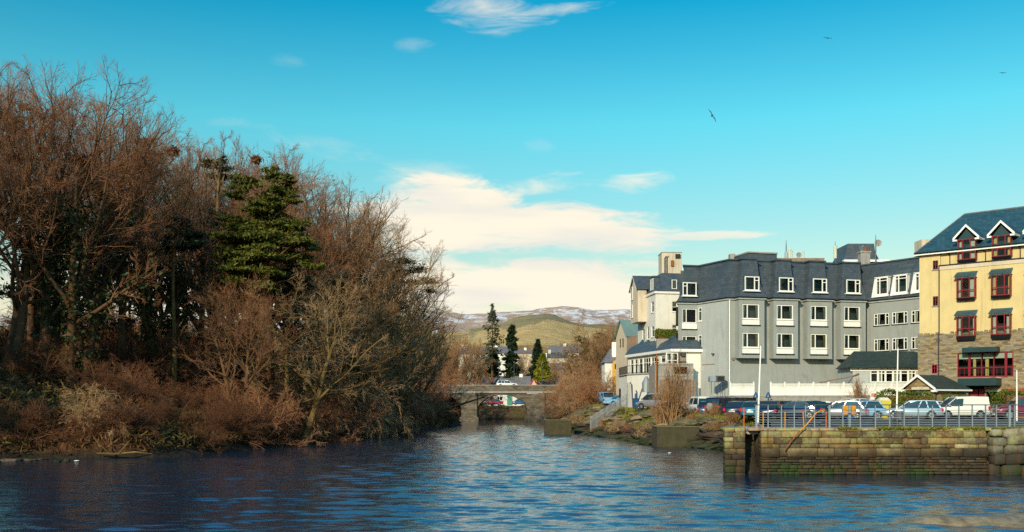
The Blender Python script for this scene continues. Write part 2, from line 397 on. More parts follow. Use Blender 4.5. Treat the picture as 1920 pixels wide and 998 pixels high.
def ground_mat():
    m_ = bpy.data.materials.new('bank_earth_and_grass'); m_.use_nodes = True; t = NT(m_.node_tree); b = t.n['Principled BSDF']
    b.inputs['Roughness'].default_value = .95; b.inputs['Specular IOR Level'].default_value = .15
    g = t.new('ShaderNodeNewGeometry').outputs['Position']
    s = t.new('ShaderNodeSeparateXYZ'); t.l.new(g, s.inputs[0])
    n = t.noise(g, .35, 7, .7); n2 = t.noise(g, 1.8, 6, .7)
    earth = t.ramp(n2, [(.3, (.035, .022, .012)), (.5, (.085, .055, .030)), (.72, (.17, .12, .07))])
    grass = t.ramp(n2, [(.3, (.035, .038, .012)), (.7, (.11, .10, .03))])
    col = t.mix(t.sstep(n, .47, .6), earth, grass)
    wood = t.ramp(n2, [(.3, (.06, .028, .013)), (.7, (.16, .075, .032))])       # leaf litter under the wood
    col = t.mix(t.sstep(s.outputs[0], -6, -12), col, wood)
    wet = t.ramp(t.noise(g, 4, 5, .7), [(.3, (.018, .014, .010)), (.7, (.06, .045, .03))])
    col = t.mix(t.sstep(t.m('ADD', s.outputs[2], t.m('MULTIPLY', n2, .5)), .95, .45), col, wet)
    far = t.mix(t.sstep(t.noise(g, .012, 4, .6), .42, .58), (.13, .12, .035), (.24, .15, .055))
    col = t.mix(t.sstep(s.outputs[1], 300, 420), col, far)
    t.l.new(col, b.inputs['Base Color'])
    t.l.new(t.bump(t.m('ADD', n2, t.noise(g, 9, 5, .7)), .8, .25), b.inputs['Normal'])
    return m_
GROUND = ground_mat()
def hill_mat(name, kind):  # slope colours raised pale to paint in distance haze
    m_ = bpy.data.materials.new(name); m_.use_nodes = True; t = NT(m_.node_tree); b = t.n['Principled BSDF']
    b.inputs['Roughness'].default_value = 1; b.inputs['Specular IOR Level'].default_value = .0
    g = t.new('ShaderNodeNewGeometry').outputs['Position']
    s = t.new('ShaderNodeSeparateXYZ'); t.l.new(g, s.inputs[0])
    if kind == 'snow':
        n = t.noise(t.mapv(g, (1, .4, 2.2)), .009, 9, .72, .6); n2 = t.noise(g, .003, 6, .6)
        rock = t.ramp(n2, [(.35, (.34, .24, .18)), (.65, (.50, .36, .25))])
        f = t.m('ADD', n, t.m('MULTIPLY', t.sstep(s.outputs[2], 420, 560), .05))
        col = t.mix(t.sstep(f, .50, .64), rock, (.80, .76, .74))
    elif kind == 'forest':
        n = t.noise(t.mapv(g, (1, .3, 1)), .006, 7, .6, .4); n2 = t.noise(t.mapv(g, (1, .5, 1)), .05, 6, .75)
        fld = t.ramp(t.noise(g, .012, 5, .7), [(.3, (.46, .33, .14)), (.55, (.62, .43, .19)), (.75, (.42, .34, .16))])
        dk = t.ramp(n2, [(.3, (.20, .18, .10)), (.7, (.32, .27, .145))])
        f = t.m('ADD', n, t.m('MULTIPLY', t.sstep(s.outputs[2], 150, 195), .20))
        f = t.m('ADD', f, t.m('MULTIPLY', t.sstep(s.outputs[2], 120, 70), .08))
        col = t.mix(t.m('MULTIPLY', t.sstep(f, .56, .62), .9), fld, dk)
    else:
        n = t.noise(t.mapv(g, (1, .3, 1)), .02, 7, .7, .3)
        col = t.ramp(n, [(.3, (.20, .12, .05)), (.5, (.46, .27, .09)), (.62, (.50, .33, .12)), (.75, (.16, .12, .05))])
    t.l.new(col, b.inputs['Base Color'])
    t.l.new(t.bump(t.noise(g, .03, 8, .7), .9, 12), b.inputs['Normal'])
    return m_
def water_mat():
    m_ = bpy.data.materials.new('river_water'); m_.use_nodes = True; t = NT(m_.node_tree); b = t.n['Principled BSDF']
    b.inputs['Base Color'].default_value = (.009, .029, .054, 1)
    b.inputs['Roughness'].default_value = .07; b.inputs['IOR'].default_value = 2.4
    g = t.new('ShaderNodeNewGeometry').outputs['Position']
    s = t.new('ShaderNodeSeparateXYZ'); t.l.new(g, s.inputs[0])
    a = t.noise(t.mapv(g, (.62, 1.25, 1), rot=(0, 0, .25)), 2.3, 5, .62, .4)
    c = t.noise(t.mapv(g, (.6, 1, 1), rot=(0, 0, -.3)), .95, 3, .55, .3)
    calm = t.m('MULTIPLY', t.sstep(s.outputs[1], 176, 160), 1.0)
    patch = t.ramp(t.noise(t.mapv(g, (1, .45, 1)), .09, 4, .6), [(.3, .45), (.7, 1.0)])
    # sheltered water under both banks and along the quay
    k = t.m('MULTIPLY', t.m('ADD', t.m('MULTIPLY', calm, .93), .07), patch)
    h = t.m('ADD', t.m('MULTIPLY', a, .8), t.m('MULTIPLY', c, 1.1))
    t.l.new(t.bump(t.m('MULTIPLY', h, k), 1.0, .05), b.inputs['Normal'])
    return m_
WATER = water_mat()
# ---------------------------------------------------------------- land and river
def vnoise(x, y, sc, seed=0, octv=4):
    out = np.zeros_like(x, dtype=float); amp = 1.0; tot = 0
    for o in range(octv):
        X_ = x/sc*(2**o); Y_ = y/sc*(2**o)
        xi = np.floor(X_).astype(np.int64); yi = np.floor(Y_).astype(np.int64); fx = X_ - xi; fy = Y_ - yi
        fx = fx*fx*(3 - 2*fx); fy = fy*fy*(3 - 2*fy)
        def h(a, b):
            v = (a*374761393 + b*668265263 + (seed + o)*974634777) & 0xFFFFFFFF
            v = ((v ^ (v >> 13))*1274126177) & 0xFFFFFFFF
            return ((v ^ (v >> 16)) & 0xFFFF)/65535.0
        out += amp*((h(xi, yi)*(1-fx) + h(xi+1, yi)*fx)*(1-fy) + (h(xi, yi+1)*(1-fx) + h(xi+1, yi+1)*fx)*fy)
        tot += amp; amp *= .5
    return out/tot*2 - 1
def edge(pts):
    r = sorted((yw(py), px2(px, yw(py))) for px, py in pts)
    return [a for a, b in r], [b for a, b in r]
ly, lx = edge([(0, 864), (100, 860), (300, 858), (450, 846), (600, 828), (700, 816), (830, 804), (865, 798)])
ly = [-120, 0, 30, 50] + ly + [205, 232, 238, 600]; lx = [-60, -46, -42, -40] + lx + [-10.4, -14, -60, -60]
ry, rx = edge([(1355, 843), (1312, 839), (1232, 835), (1200, 829), (1150, 821), (1100, 815), (1075, 808), (1045, 803), (1032, 799)])
ry = [-120, 49.9, 50.9, 51.4] + ry + [205, 232, 238, 600]; rx = [140, 140, 140, 12.0] + rx + [10.6, 14, -59, -59]
def XL(y): return np.interp(y, ly, lx)
def XR(y): return np.interp(y, ry, rx)
def ground_r(y): return np.interp(y, [50, 95, 106, 135, 170, 205, 260], [2.35, 2.35, 2.85, 3.2, 3.6, 3.3, 2.9])
def height(x, y, fine=True):
    x = np.asarray(x, float); y = np.asarray(y, float)
    w = vnoise(x, y, 5, 3, 3)*np.clip((y - 58)/10, 0, 1)*.9
    dl = XL(y) - x + w; dr = x - XR(y) + w*.6
    zl = np.interp(dl, [-3, -.6, 0, 1.2, 3.5, 8, 20, 40, 80, 200], [-1.6, -.35, 0, .55, 1.5, 2.6, 6.2, 11.5, 15.5, 20])
    zl = zl + np.clip(dl - 1, 0, 6)/6*(vnoise(x, y, 6, 7)*.8 + vnoise(x, y, 1.6, 8)*.25)
    g = ground_r(y)
    zr = np.interp(dr, [-2.2, -.5, 0, .8, 2.2, 4.2, 5.2, 400], [-1.4, -.3, 0, .35, .45, .93, 1, 1.0])
    zr = np.where(dr < .8, zr, np.interp(dr, [.8, 2.2, 4.2, 5.2], [.35/2.4, .45, .93, 1])*g)
    mid = np.clip(dr/1.5, 0, 1)*np.clip((5.6 - dr)/1.6, 0, 1)
    zr = zr + mid*(vnoise(x, y, 2.2, 11)*.45 + vnoise(x, y, .7, 12)*.28)
    behind = np.interp(y, [47, 50.2, 51.3], [-1.5, -1.5, 2.32])
    isq = (y < 56) & (x > 5)
    zr = np.where(isq, np.minimum(zr, behind), zr)
    z = np.where(dl > -4, np.maximum(zl, -1.6), -1.6)
    z = np.maximum(z, np.where(dr > -3, zr, -1.6))
    up = (y > 236)
    zu = np.interp(y, [236, 237.5, 262, 300, 500, 800, 1500, 4000, 9000], [-1.2, 2.9, 3.4, 5, 16, 24, 30, 30, 30])
    z = np.where(up, np.where(np.abs(x + 10) < 70, zu, np.maximum(zu, np.minimum(z, 14))), z)
    z = np.where(y < -30, np.maximum(z, np.interp(-y, [30, 36, 60, 120], [-1.6, 1, 3, 5])), z)
    return z
def axis_pts(lo, hi, a, b, step, n_out):
    core = np.arange(a, b + step/2, step)
    l = a - (a - lo)*(np.linspace(0, 1, n_out + 1)[1:]**2.6); r = b + (hi - b)*(np.linspace(0, 1, n_out + 1)[1:]**2.6)
    return np.concatenate([l[::-1], core, r])
def grid_mesh(xs, ys, zf, name, mt, smooth=True):
    X_, Y_ = np.meshgrid(xs, ys); Z_ = zf(X_, Y_)
    V = np.stack([X_.ravel(), Y_.ravel(), Z_.ravel()], 1)
    nx, ny = len(xs), len(ys)
    i = np.arange(nx - 1)[None, :] + np.arange(ny - 1)[:, None]*nx
    i = i.ravel(); Fq = np.stack([i, i + 1, i + nx + 1, i + nx], 1)
    return np_mesh(name, V, Fq, mt, smooth=smooth)
xs = np.unique(np.concatenate([axis_pts(-9000, 9000, -52, 60, .75, 46), np.arange(4, 26, .35)]))
ys = np.unique(np.concatenate([axis_pts(-600, 12000, 46, 245, .8, 42), np.arange(70, 110, .4)]))
g = link('ground', grid_mesh(xs, ys, height, 'ground', GROUND)); tag(g, kind='structure')
# water: displaced sheet near the viewer, ripples finer than that come from the bump
def wave(x, y):
    r = np.random.RandomState(5); z = np.zeros_like(x)
    wx = x + 1.1*vnoise(x, y, 6, 31, 2); wy = y + 1.1*vnoise(x, y, 6, 32, 2)
    for i in range(30):
        lam = .40*(1.055**i); a = r.normal()*.42 + math.pi/2; k = 2*math.pi/lam; ph = k*(wx*math.cos(a) + wy*math.sin(a)) + r.uniform(0, 7)
        z += .0056*lam**.95*(np.sin(ph) + .22*np.cos(2*ph))
    am = np.interp(y, [25, 60, 150, 172], [1, 1, 1, .04])*(.8 + .28*vnoise(x, y*.35, 14, 61, 3))
    sh = np.clip((XR(y) - x)/6, .0, 1)
    sh = np.where((x > 8) & (y < 51), np.clip((51 - y)/10, .10, 1), sh)
    sl = np.clip((x - XL(y) - 2)/(12 + np.clip(70 - y, 0, 30)*.55), .10, 1)
    return z*am*np.minimum(sh, sl)
xw = np.unique(np.concatenate([np.linspace(-70, -36, 40), np.arange(-36, 26, .17), np.linspace(26, 150, 100)]))
yv = [-40, -10, 5, 15, 22, 27]; y_ = 27.0
while y_ < 236: yv.append(y_ := y_ + min(.8, max(.11, y_*.0026)))
w_ = link('river', grid_mesh(xw, np.array(yv), wave, 'river', WATER)); tag(w_, kind='structure')
# hills
def hill(name, mt, Y0, Y1, prof, base, seed, rough):
    """terrain rising from distance Y0 to a crest at Y1; prof = crest heights by picture column, at the crest's own distance"""
    cx = [px2(p, Y1) for p, q in prof]; cz = [pz2(q, Y1) for p, q in prof]
    def zf(x, y):
        t_ = np.clip((y - Y0)/(Y1 - Y0), 0, 1); c = np.interp(x*Y1/np.maximum(y, 1)*.6 + x*.4, cx, cz)
        back = np.clip((y - Y1)/(Y1 - Y0), 0, 1)
        z = base + (c - base)*(t_**1.25) - back*(c - base)*.9
        return z + vnoise(x, y, rough*6, seed, 6)*rough*np.clip(t_*1.5, .0, 1)
    span = Y1*1.6
    return tag(link(name, grid_mesh(np.linspace(-span, span, 420), np.linspace(Y0, Y1 + (Y1 - Y0)*.8, 90), zf, name, mt)), kind='structure')
hill('moorland_hill', hill_mat('golden_moor', 'gold'), 480, 1000, [(-2000, 640), (600, 655), (860, 652), (1000, 648), (1100, 642), (1250, 648), (3000, 640)], 12, 21, 4)
hill('forest_hill', hill_mat('forested_slope', 'forest'), 1000, 2300, [(-2600, 600), (0, 612), (600, 618), (860, 622), (930, 611), (975, 594), (1030, 588), (1060, 598), (1100, 606), (1160, 610), (1300, 616), (1900, 610), (4000, 600)], 25, 22, 11)
hill('snowy_mountain', hill_mat('snow_and_heather', 'snow'), 3000, 6500, [(-3000, 560), (0, 598), (500, 600), (760, 598), (830, 588), (880, 589), (930, 583), (960, 586), (1000, 581), (1040, 576), (1080, 573), (1110, 579), (1150, 585), (1200, 590), (1300, 596), (1900, 590), (4500, 560)], 60, 23, 42)

# ---------------------------------------------------------------- quay
QZ = 2.33; QY = 51.0
random.seed(11)
def stone_col(z, kind='upper'):
    base = random.choice([(.27, .19, .08), (.34, .25, .11), (.20, .14, .07), (.30, .20, .07), (.14, .11, .07), (.42, .34, .18), (.22, .13, .06)])
    k = random.uniform(.36, .92)
    return tuple(c*k for c in base)
def courses(mb, x0, x1, y, z0, z1, hs=(.2, .34), wsz=(.35, .95), batter=.10, ax='x', sgn=1, jit=.05, big=False):
    """a face of laid stones between x0..x1 (along x, or along y when ax='y')"""
    z = z0
    while z < z1 - .06:
        h = min(random.uniform(*hs), z1 - z); x = x0
        if z1 - z - h < .1: h = z1 - z
        while x < x1 - .02:
            w = min(random.uniform(*wsz), x1 - x)
            if x1 - x - w < .2: w = x1 - x
            off = (z1 - z)/(z1 - z0)*batter
            out = off + random.uniform(0, jit) + .05*math.sin(x*1.1 + z*2) if ax == 'x' else off + random.uniform(0, jit); hh = h - .012
            dz = random.uniform(-.015, .015)
            c = stone_col(z)
            if random.random() < .04: continue_ = True
            mb2 = MB(); mb2.box(x + .007, x + w - .007, -out, .45, z + dz, z + hh, 0, c, bev=.028)
            tl = random.uniform(-.018, .018)
            vs = [(vx, vy + tl*(vz - z), vz + (vx - x)*random.uniform(-.01, .01)) for vx, vy, vz in mb2.v]
            if ax == 'x': vs = [(vx, y + vy*sgn, vz) for vx, vy, vz in vs]
            else: vs = [(y + vy*sgn, vx, vz) for vx, vy, vz in vs]
            mb.add(vs, mb2.f, 0, c); x += w
        z += h
XE0, XE1, XS1, XB = px2(1358, QY), px2(1396, QY), px2(1427, QY), px2(1850, QY)
quay = thing('quay_wall', 'long mossy stone quay wall rising from the river below the railings', 'quay wall', (XE0, QY, 0))
M0 = T(-XE0, -QY, 0)
q = MB(); courses(q, XS1, XB, QY, -.7, .9, (.10, .26), (.2, .8), .10, jit=.10)
courses(q, XS1, XB, QY + .04, .9, QZ - .12, (.20, .48), (.35, 1.6), .10, jit=.13)
q.build('main_face', QSTONE, quay, M0, True)
q = MB(); courses(q, XE0, XE1, QY - .1, -.7, QZ - .02, (.24, .34), (.3, .6), .12, jit=.05)
courses(q, QY - .1, QY + 1.9, XE1 + .0, -.7, QZ - .12, (.24, .34), (.4, .7), .0, ax='y', sgn=-1, jit=.02)
q2 = MB(); courses(q2, QY + .2, QY + 14, XE0 + .45, -.7, QZ - .1, (.24, .34), (.4, .8), .12, ax='y', sgn=1, jit=.05)
for f_, c_ in zip(q2.f, q2.c): q.add([(q2.v[i][0] + (q2.v[i][1] - QY)*.27, q2.v[i][1], q2.v[i][2]) for i in f_], [tuple(range(len(f_)))], 0, c_)
q.build('end_pier', QSTONE, quay, M0, True)
q = MB(); courses(q, XE1 + .02, XS1, QY + 1.7, -.7, QZ - .12, (.24, .34), (.4, .7), .0, jit=.02)
for k in range(7): q.box(XE1 + .05, XS1 - .02, QY + .35 + k*.2, QY + 1.75, -.7, -.1 + k*.3, 0, (.08, .06, .035))
q.build('slipway_steps', QSTONE, quay, M0, True)
q = MB()   # core behind the stones
q.box(XS1 + .02, 60, QY + .35, QY + 1.6, -1.4, QZ - .14, 0, (.05, .04, .03)); q.hexa([(XE0 + .5, QY + .3, -1.4), (XE1 - .25, QY + .3, -1.4), (XE1 + 3.3, QY + 13, -1.4), (XE0 + 4.2, QY + 13, -1.4), (XE0 + .5, QY + .3, QZ - .14), (XE1 - .25, QY + .3, QZ - .14), (XE1 + 3.3, QY + 13, QZ - .14), (XE0 + 4.2, QY + 13, QZ - .14)], 0, (.05, .04, .03))
q.build('rubble_core', QSTONE, quay, M0)
q = MB(); x = XE0 + .02
while x < XE1 - .3: w = random.uniform(.5, .8); q.box(x, min(x + w - .02, XE1), QY - .05, QY + 1.2, QZ - .1, QZ + .04, 0, (.30, .28, .12), bev=.03); x += w
x = XS1 - .6
while x < 44: w = random.uniform(1.1, 2.0); q.box(x, x + w - .02, QY + .03, QY + .65, QZ - .12, QZ + random.uniform(.0, .025), 0, tuple(c*random.uniform(.8, 1.2) for c in (.33, .30, .15)), bev=.03); x += w
q.build('coping', QSTONE, quay, M0, True)
rb = thing('boulder_wall', 'rough dry wall of big grey boulders where the stone quay ends', 'boulder wall', (XB, QY, 0))
q = MB(); z = -.7; rows = [(.62, 1.2), (.55, 1.0), (.5, .9), (.52, 1.1), (.45, .9), (.42, .9)]
for h, wm in rows:
    x = XB + random.uniform(0, .25)
    while x < XB + 16:
        w = wm*random.uniform(.55, 1.4); kq = random.uniform(.5, 1.1); c = tuple(v*kq for v in random.choice([(.17, .155, .105), (.20, .18, .12), (.13, .12, .09), (.26, .23, .16)]))
        mb2 = MB(); mb2.box(x, x + w - .03, 0, 1.1, z + random.uniform(-.08, .03), min(z + h + random.uniform(-.06, .1), QZ - .02), 0, c, bev=.09)
        yo = QY - .25 + random.uniform(-.16, .1) - (QZ - z)*.07; rz = random.uniform(-.12, .12); ry_ = random.uniform(-.07, .07)
        q.add([(vx + (vz - z)*ry_, yo + vy + (vx - x)*rz, vz + (vx - x)*ry_) for vx, vy, vz in mb2.v], mb2.f, 0, c); x += w
    z += h
q.build('boulder_facing', QSTONE, rb, T(-XB, -QY, 0), True)

# walkway, car park, access road
tag(MB().box(XS1 - 1.2, 60, QY + .62, QY + 3.4, QZ - .3, QZ + .02).build('quayside_path', KERB), kind='structure')
cp = MB(); pts = [(px2(1400, 55) + 1.2, QY + 3.4), (60, QY + 3.4), (60, 104), (24.0, 104), (22.0, 98), (20.6, 86), (17.5, 68)]
cp.prism(pts, 2.30, 2.358); tag(cp.build('car_park', ASPH), kind='structure')
ln = MB()
for i in range(15): ln.box(21.5 + i*2.55, 21.6 + i*2.55, 78, 83, 2.35, 2.362)
for i in range(14): ln.box(22.5 + i*2.55, 22.6 + i*2.55, 92, 97, 2.35, 2.362)
tag(ln.build('parking_lines', LINE), kind='structure')
rd = MB(); cl_ = [(23.5, 97), (21, 102), (18.6, 106), (17, 112), (15.5, 122), (13.6, 138), (13.2, 155)]
for (a, b) in zip(cl_, cl_[1:]):
    za = float(ground_r(a[1])) + .04; zb = float(ground_r(b[1])) + .04
    rd.hexa([(a[0] - 1.6, a[1], za - .4), (a[0] + 7, a[1], za - .4), (b[0] + 7, b[1], zb - .4), (b[0] - 1.6, b[1], zb - .4), (a[0] - 1.6, a[1], za), (a[0] + 7, a[1], za), (b[0] + 7, b[1], zb), (b[0] - 1.6, b[1], zb)])
tag(rd.build('access_road', ASPH), kind='structure')

# ---------------------------------------------------------------- railing
RY = QY + .9
rail = thing('quay_railing', 'grey metal railing with many horizontal bars along the quay edge', 'railing', (px2(1416, RY), RY, QZ + .02))
MR = T(-px2(1416, RY), -RY, -(QZ + .02)); zb = QZ + .02; RH = 1.16
wide = [1418, 1555, 1893]
pxs = [1440, 1465, 1489, 1510, 1527, 1580, 1613, 1641, 1668, 1695, 1722, 1748, 1774, 1798, 1823, 1848, 1868, 1902]
for p in wide + pxs + [1930, 1957, 1984, 2011, 2038, 2065, 2092, 2119, 2146, 2173]:
    x = px2(p, RY); w = .05 if p in wide else .022
    b = MB(); b.box(x - w, x + w, RY - .04, RY + .04, zb, zb + RH, 0); b.box(x - w - .04, x + w + .04, RY - .09, RY + .09, zb, zb + .015)
    b.build('post', GALV, rail, MR)
x0, x1 = px2(1414, RY), px2(2180, RY)
for k in range(7):
    z = zb + .16 + k*.125
    MB().tube([(x0, RY + .055, z), (x1, RY + .055, z)], .014, 6).build('rail_bar', GALV if k != 6 else GALVD, rail, MR)
b = MB(); b.box(x0 - .02, x1, RY - .05, RY + .05, zb + RH, zb + RH + .05, 0, None, bev=.012); b.build('handrail', GALVD, rail, MR)
rail['label'] = 'grey metal railing with many horizontal bars along the quay edge'

# orange stanchions and the slanting rusty handrail of the old steps
for i, (p, yt, yb, mt_, lb) in enumerate([(1395, 768, 806, ORANGER, 'rusty red-orange post on the end corner of the quay wall'), (1431, 767, 797, ORANGE, 'orange post just right of the dark slot in the quay wall'),
        (1472, 768, 798, ORANGE, 'orange post standing between the slot and the slanting rusty handrail'), (1508, 768, 798, ORANGE, 'leaning orange post beside the foot crossing of the slanting handrail'), (1549, 768, 799, ORANGER, 'red-orange post at the upper end of the slanting handrail')]):
    Y = QY + .3; zz = QZ if i else QZ; h = (yb - yt)/F*Y*1.02
    o = thing('mooring_post', lb, 'post', (px2(p, Y), Y, QZ), 0, 'orange posts along the quay edge')
    lean = .06 if i == 3 else 0
    MB().tube([(0, 0, -.1), (-lean, 0, h - .03)], .027, 8).build('pole', mt_, o)
    MB().tube([(-lean, 0, h - .03), (-lean, 0, h + .02)], [.034, .015], 8).build('cap', mt_, o)
    MB().cyl((0, 0, -.005), .075, .02, sides=10).build('base_flange', mt_, o)
o = thing('step_handrail', 'slanting rusty yellow handrail bolted down the face of the quay wall', 'handrail', (px2(1472, QY), QY - .2, 0))
mm = T(-px2(1472, QY), -(QY - .2), 0)
P_ = lambda px, py, Y=QY - .28: (px2(px, Y), Y, pz2(py, Y))
MB().tube([P_(1546, 769), P_(1538, 771), P_(1531, 774), P_(1512, 797), P_(1500, 808)], .032, 8).build('upper_pipe', ORANGE, o, mm)
MB().tube([P_(1500, 808), P_(1483, 828), P_(1471, 845)], .032, 8).build('lower_pipe', RUST, o, mm)
for p in ((1487, 823), (1508, 800)):
    a = P_(*p); MB().tube([a, (a[0], a[1] + .3, a[2])], .02, 6).build('wall_bracket', RUST, o, mm)
# ---------------------------------------------------------------- walls, windows
def wall(mb, x0, x1, z0, z1, holes=(), depth=.22, mi=0, y=0.0, flip=1):
    """a wall face in the plane y with window openings and their reveals; outward is -y"""
    xs_ = sorted({x0, x1} | {h[0] for h in holes} | {h[1] for h in holes}); zs_ = sorted({z0, z1} | {h[2] for h in holes} | {h[3] for h in holes})
    xs_ = [v for v in xs_ if x0 <= v <= x1]; zs_ = [v for v in zs_ if z0 <= v <= z1]
    for a, b in zip(xs_, xs_[1:]):
        for c, d in zip(zs_, zs_[1:]):
            mx, mz = (a+b)/2, (c+d)/2
            if any(h[0] < mx < h[1] and h[2] < mz < h[3] for h in holes): continue
            mb.quad((a, y, c), (b, y, c), (b, y, d), (a, y, d), mi)
    for a, b, c, d in holes:
        e = y + depth
        mb.quad((a, y, c), (a, y, d), (a, e, d), (a, e, c), mi); mb.quad((b, y, c), (b, e, c), (b, e, d), (b, y, d), mi)
        mb.quad((a, y, c), (a, e, c), (b, e, c), (b, y, c), mi); mb.quad((a, y, d), (b, y, d), (b, e, d), (a, e, d), mi)
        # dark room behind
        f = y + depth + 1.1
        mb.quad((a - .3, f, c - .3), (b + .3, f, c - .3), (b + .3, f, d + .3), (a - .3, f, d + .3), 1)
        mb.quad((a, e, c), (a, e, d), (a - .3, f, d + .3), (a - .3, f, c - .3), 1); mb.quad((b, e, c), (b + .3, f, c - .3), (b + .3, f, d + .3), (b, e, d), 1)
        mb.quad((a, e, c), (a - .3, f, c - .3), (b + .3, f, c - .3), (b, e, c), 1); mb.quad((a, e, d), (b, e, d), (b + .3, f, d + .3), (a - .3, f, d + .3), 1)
    return mb
PROTO = {}
def proto(key, fn):
    if key not in PROTO: PROTO[key] = fn()
    return PROTO[key]
def window(parent, M, w, h, bars=(), trans=(), fm=None, t_=.07, sill=None, curt=(), cm=None, inset=.10, sillm=None, blind=0, seed=0, dep=.05, name='window'):
    """frame at opening corner (0,0); bars = x of mullions; trans = (x0,x1,z); curt = list of (xTop0,xTop1,xBot0,xBot1)"""
    fm = fm or WHITE
    key = ('win', w, h, tuple(bars), tuple(trans), fm.name, t_, inset)
    def f():
        b = MB(); y0, y1 = inset - dep, inset + .03
        b.box(0, t_, y0, y1, 0, h); b.box(w - t_, w, y0, y1, 0, h); b.box(t_, w - t_, y0, y1, 0, t_); b.box(t_, w - t_, y0, y1, h - t_, h)
        for x in bars: b.box(x - t_*.5, x + t_*.5, y0 + .004, y1 - .004, t_, h - t_)
        for x0, x1, z in trans: b.box(x0, x1, y0 + .008, y1 - .008, z - t_*.4, z + t_*.4)
        return b.mesh('window', fm)
    o = link(name, proto(key, f), parent, M)
    def g():
        b = MB(); b.quad((t_*.5, inset, t_*.5), (w - t_*.5, inset, t_*.5), (w - t_*.5, inset, h - t_*.5), (t_*.5, inset, h - t_*.5)); return b.mesh('pane', GLASS)
    link('pane', proto(('pane', w, h, t_, inset), g), o)
    if sill:
        def s():
            b = MB(); b.box(-.08, w + .08, -.09, inset - dep, -.10, -.004, bev=.01); return b.mesh('sill', sillm or fm)
        link('sill', proto(('sill', w, inset, dep, (sillm or fm).name), s), o)
    for c in curt:
        b = MB(); n = 7; a0, a1, b0, b1 = c[:4]; y = inset + .09
        m_ = c[4] if len(c) > 4 else (cm or CURT)
        vs = []
        for (l, r_, z) in ((b0, b1, .02), ((a0*.45 + b0*.55), (a1*.35 + b1*.65), h*.38), ((a0*.8+b0*.2), (a1*.8+b1*.2), h*.75), (a0, a1, h - .02)):
            for i in range(n): vs.append((l + (r_ - l)*i/(n-1), y + .035*(i % 2), z))
        fs = [(r_*n + i, r_*n + i + 1, (r_+1)*n + i + 1, (r_+1)*n + i) for r_ in range(3) for i in range(n-1)]
        b.add(vs, fs); b.build('curtain', m_, o, None, True)
    if blind:
        MB().box(t_, w - t_, inset + .06, inset + .08, h*(1 - blind), h - t_*.6).build('blind', BLIND, o)
    return o

class Bld:
    """a building with its base at (x,y) on ground level zg; parts are modelled with absolute heights in a frame along a facade"""
    def __init__(s, name, label, x, y, zg, ang=0.0, cat='building', group=None):
        s.root = thing(name, label, cat, (x, y, zg), 0, group); s.x = x; s.y = y; s.zg = zg; s.ang = ang
    def M(s, fx=None, fy=None, fa=None, dx=0, dy=0, z=0):
        fx = s.x if fx is None else fx; fy = s.y if fy is None else fy; fa = s.ang if fa is None else fa
        return T(-s.x, -s.y, -s.zg) @ T(fx, fy, 0, fa) @ T(dx, dy, z)
    def part(s, name, mb, mats, fr=(None, None, None), smooth=False): return mb.build(name, mats, s.root, s.M(*fr), smooth)

# ================================================================ grey hotel
HC = (px2(1364, 112), 112.0)                       # the corner between front and left side
HR = (px2(1612, 115.8), 115.8)
ANG = math.atan2(HR[1] - HC[1], HR[0] - HC[0]); HL = math.hypot(HR[0]-HC[0], HR[1]-HC[1])
hot = Bld('grey_hotel', 'large grey rendered hotel with slate mansard roof and four window bays', HC[0], HC[1], 2.35, ANG, 'hotel')
def hz(py, px=1364, Y=112): return pz2(py, Y)
ZC = hz(559); ZR = hz(484.5); ZBB = hz(671)        # cornice, roof top, underside of the bays
def lx_at(px):                                     # local x on the front plane for a picture column
    k = (px - 960)/F; c, s_ = math.cos(ANG), math.sin(ANG)
    return (k*HC[1] - HC[0])/(c - k*s_)
PB = 1.05
bays = [(lx_at(1378), lx_at(1425)), (lx_at(1442), lx_at(1487.5)), (lx_at(1505), lx_at(1551)), (lx_at(1567), lx_at(1613.5))]
HL = bays[3][1]
# front wall (plain, between and below bays)
m = MB(); wall(m, 0, HL + .1, 1.9, ZC, [], mi=0)
hot.part('front_wall', m, [GREYW, DARK])
W1, H1 = 2.02, 1.66
zw2 = hz(597.5) + .12 ; zw1 = hz(651) + .0
zrow = [hz(652.5), hz(599.0)]
for bi, (a, b) in enumerate(bays):
    m = MB(); w0 = a + (b - a)*.17 - .12; holes = [(w0, w0 + W1, z, z + H1) for z in zrow]
    wall(m, a, b, ZBB, ZC, holes, .10, 0, y=-PB)
    m.quad((a, -PB, ZBB), (a, -PB, ZC), (a, 0, ZC), (a, 0, ZBB)); m.quad((b, -PB, ZBB), (b, 0, ZBB), (b, 0, ZC), (b, -PB, ZC))
    m.quad((a, -PB, ZBB), (a, 0, ZBB), (b, 0, ZBB), (b, -PB, ZBB))
    m.box(a - .04, b + .04, -PB - .04, 0, ZBB - .06, ZBB - .003)
    hot.part('window_bay', m, [GREYW, DARK])
    for ri, z in enumerate(zrow):
        gold = ri == 0
        cl1 = (.06, .42, .06, .24, CURT); cr = (W1 - .42, W1 - .06, W1 - .26, W1 - .06, CURTG if gold and bi != 1 else CURT)
        if bi == 2 and ri == 0: cl1 = (.05, .56, .05, .56, CURTG)
        o = window(hot.root, hot.M(dx=w0, dy=-PB, z=z), W1, H1, (W1*.30,), (), curt=(cl1, cr), sill=False, t_=.11)
        q = MB(); q.box(-.02, W1 + .02, -.03, .0, -.64, -.06); q.box(-.10, W1 + .10, -.12, -.0, -.055, -.002); q.box(-.02 + W1*.3 - .02, W1*.3, -.036, -.03, -.62, -.08); q.build('apron_panel', WHITE, o)
        MB().box(-.12, W1 + .12, -.13, 0, -.74, -.645).build('sill', BLACK, o)
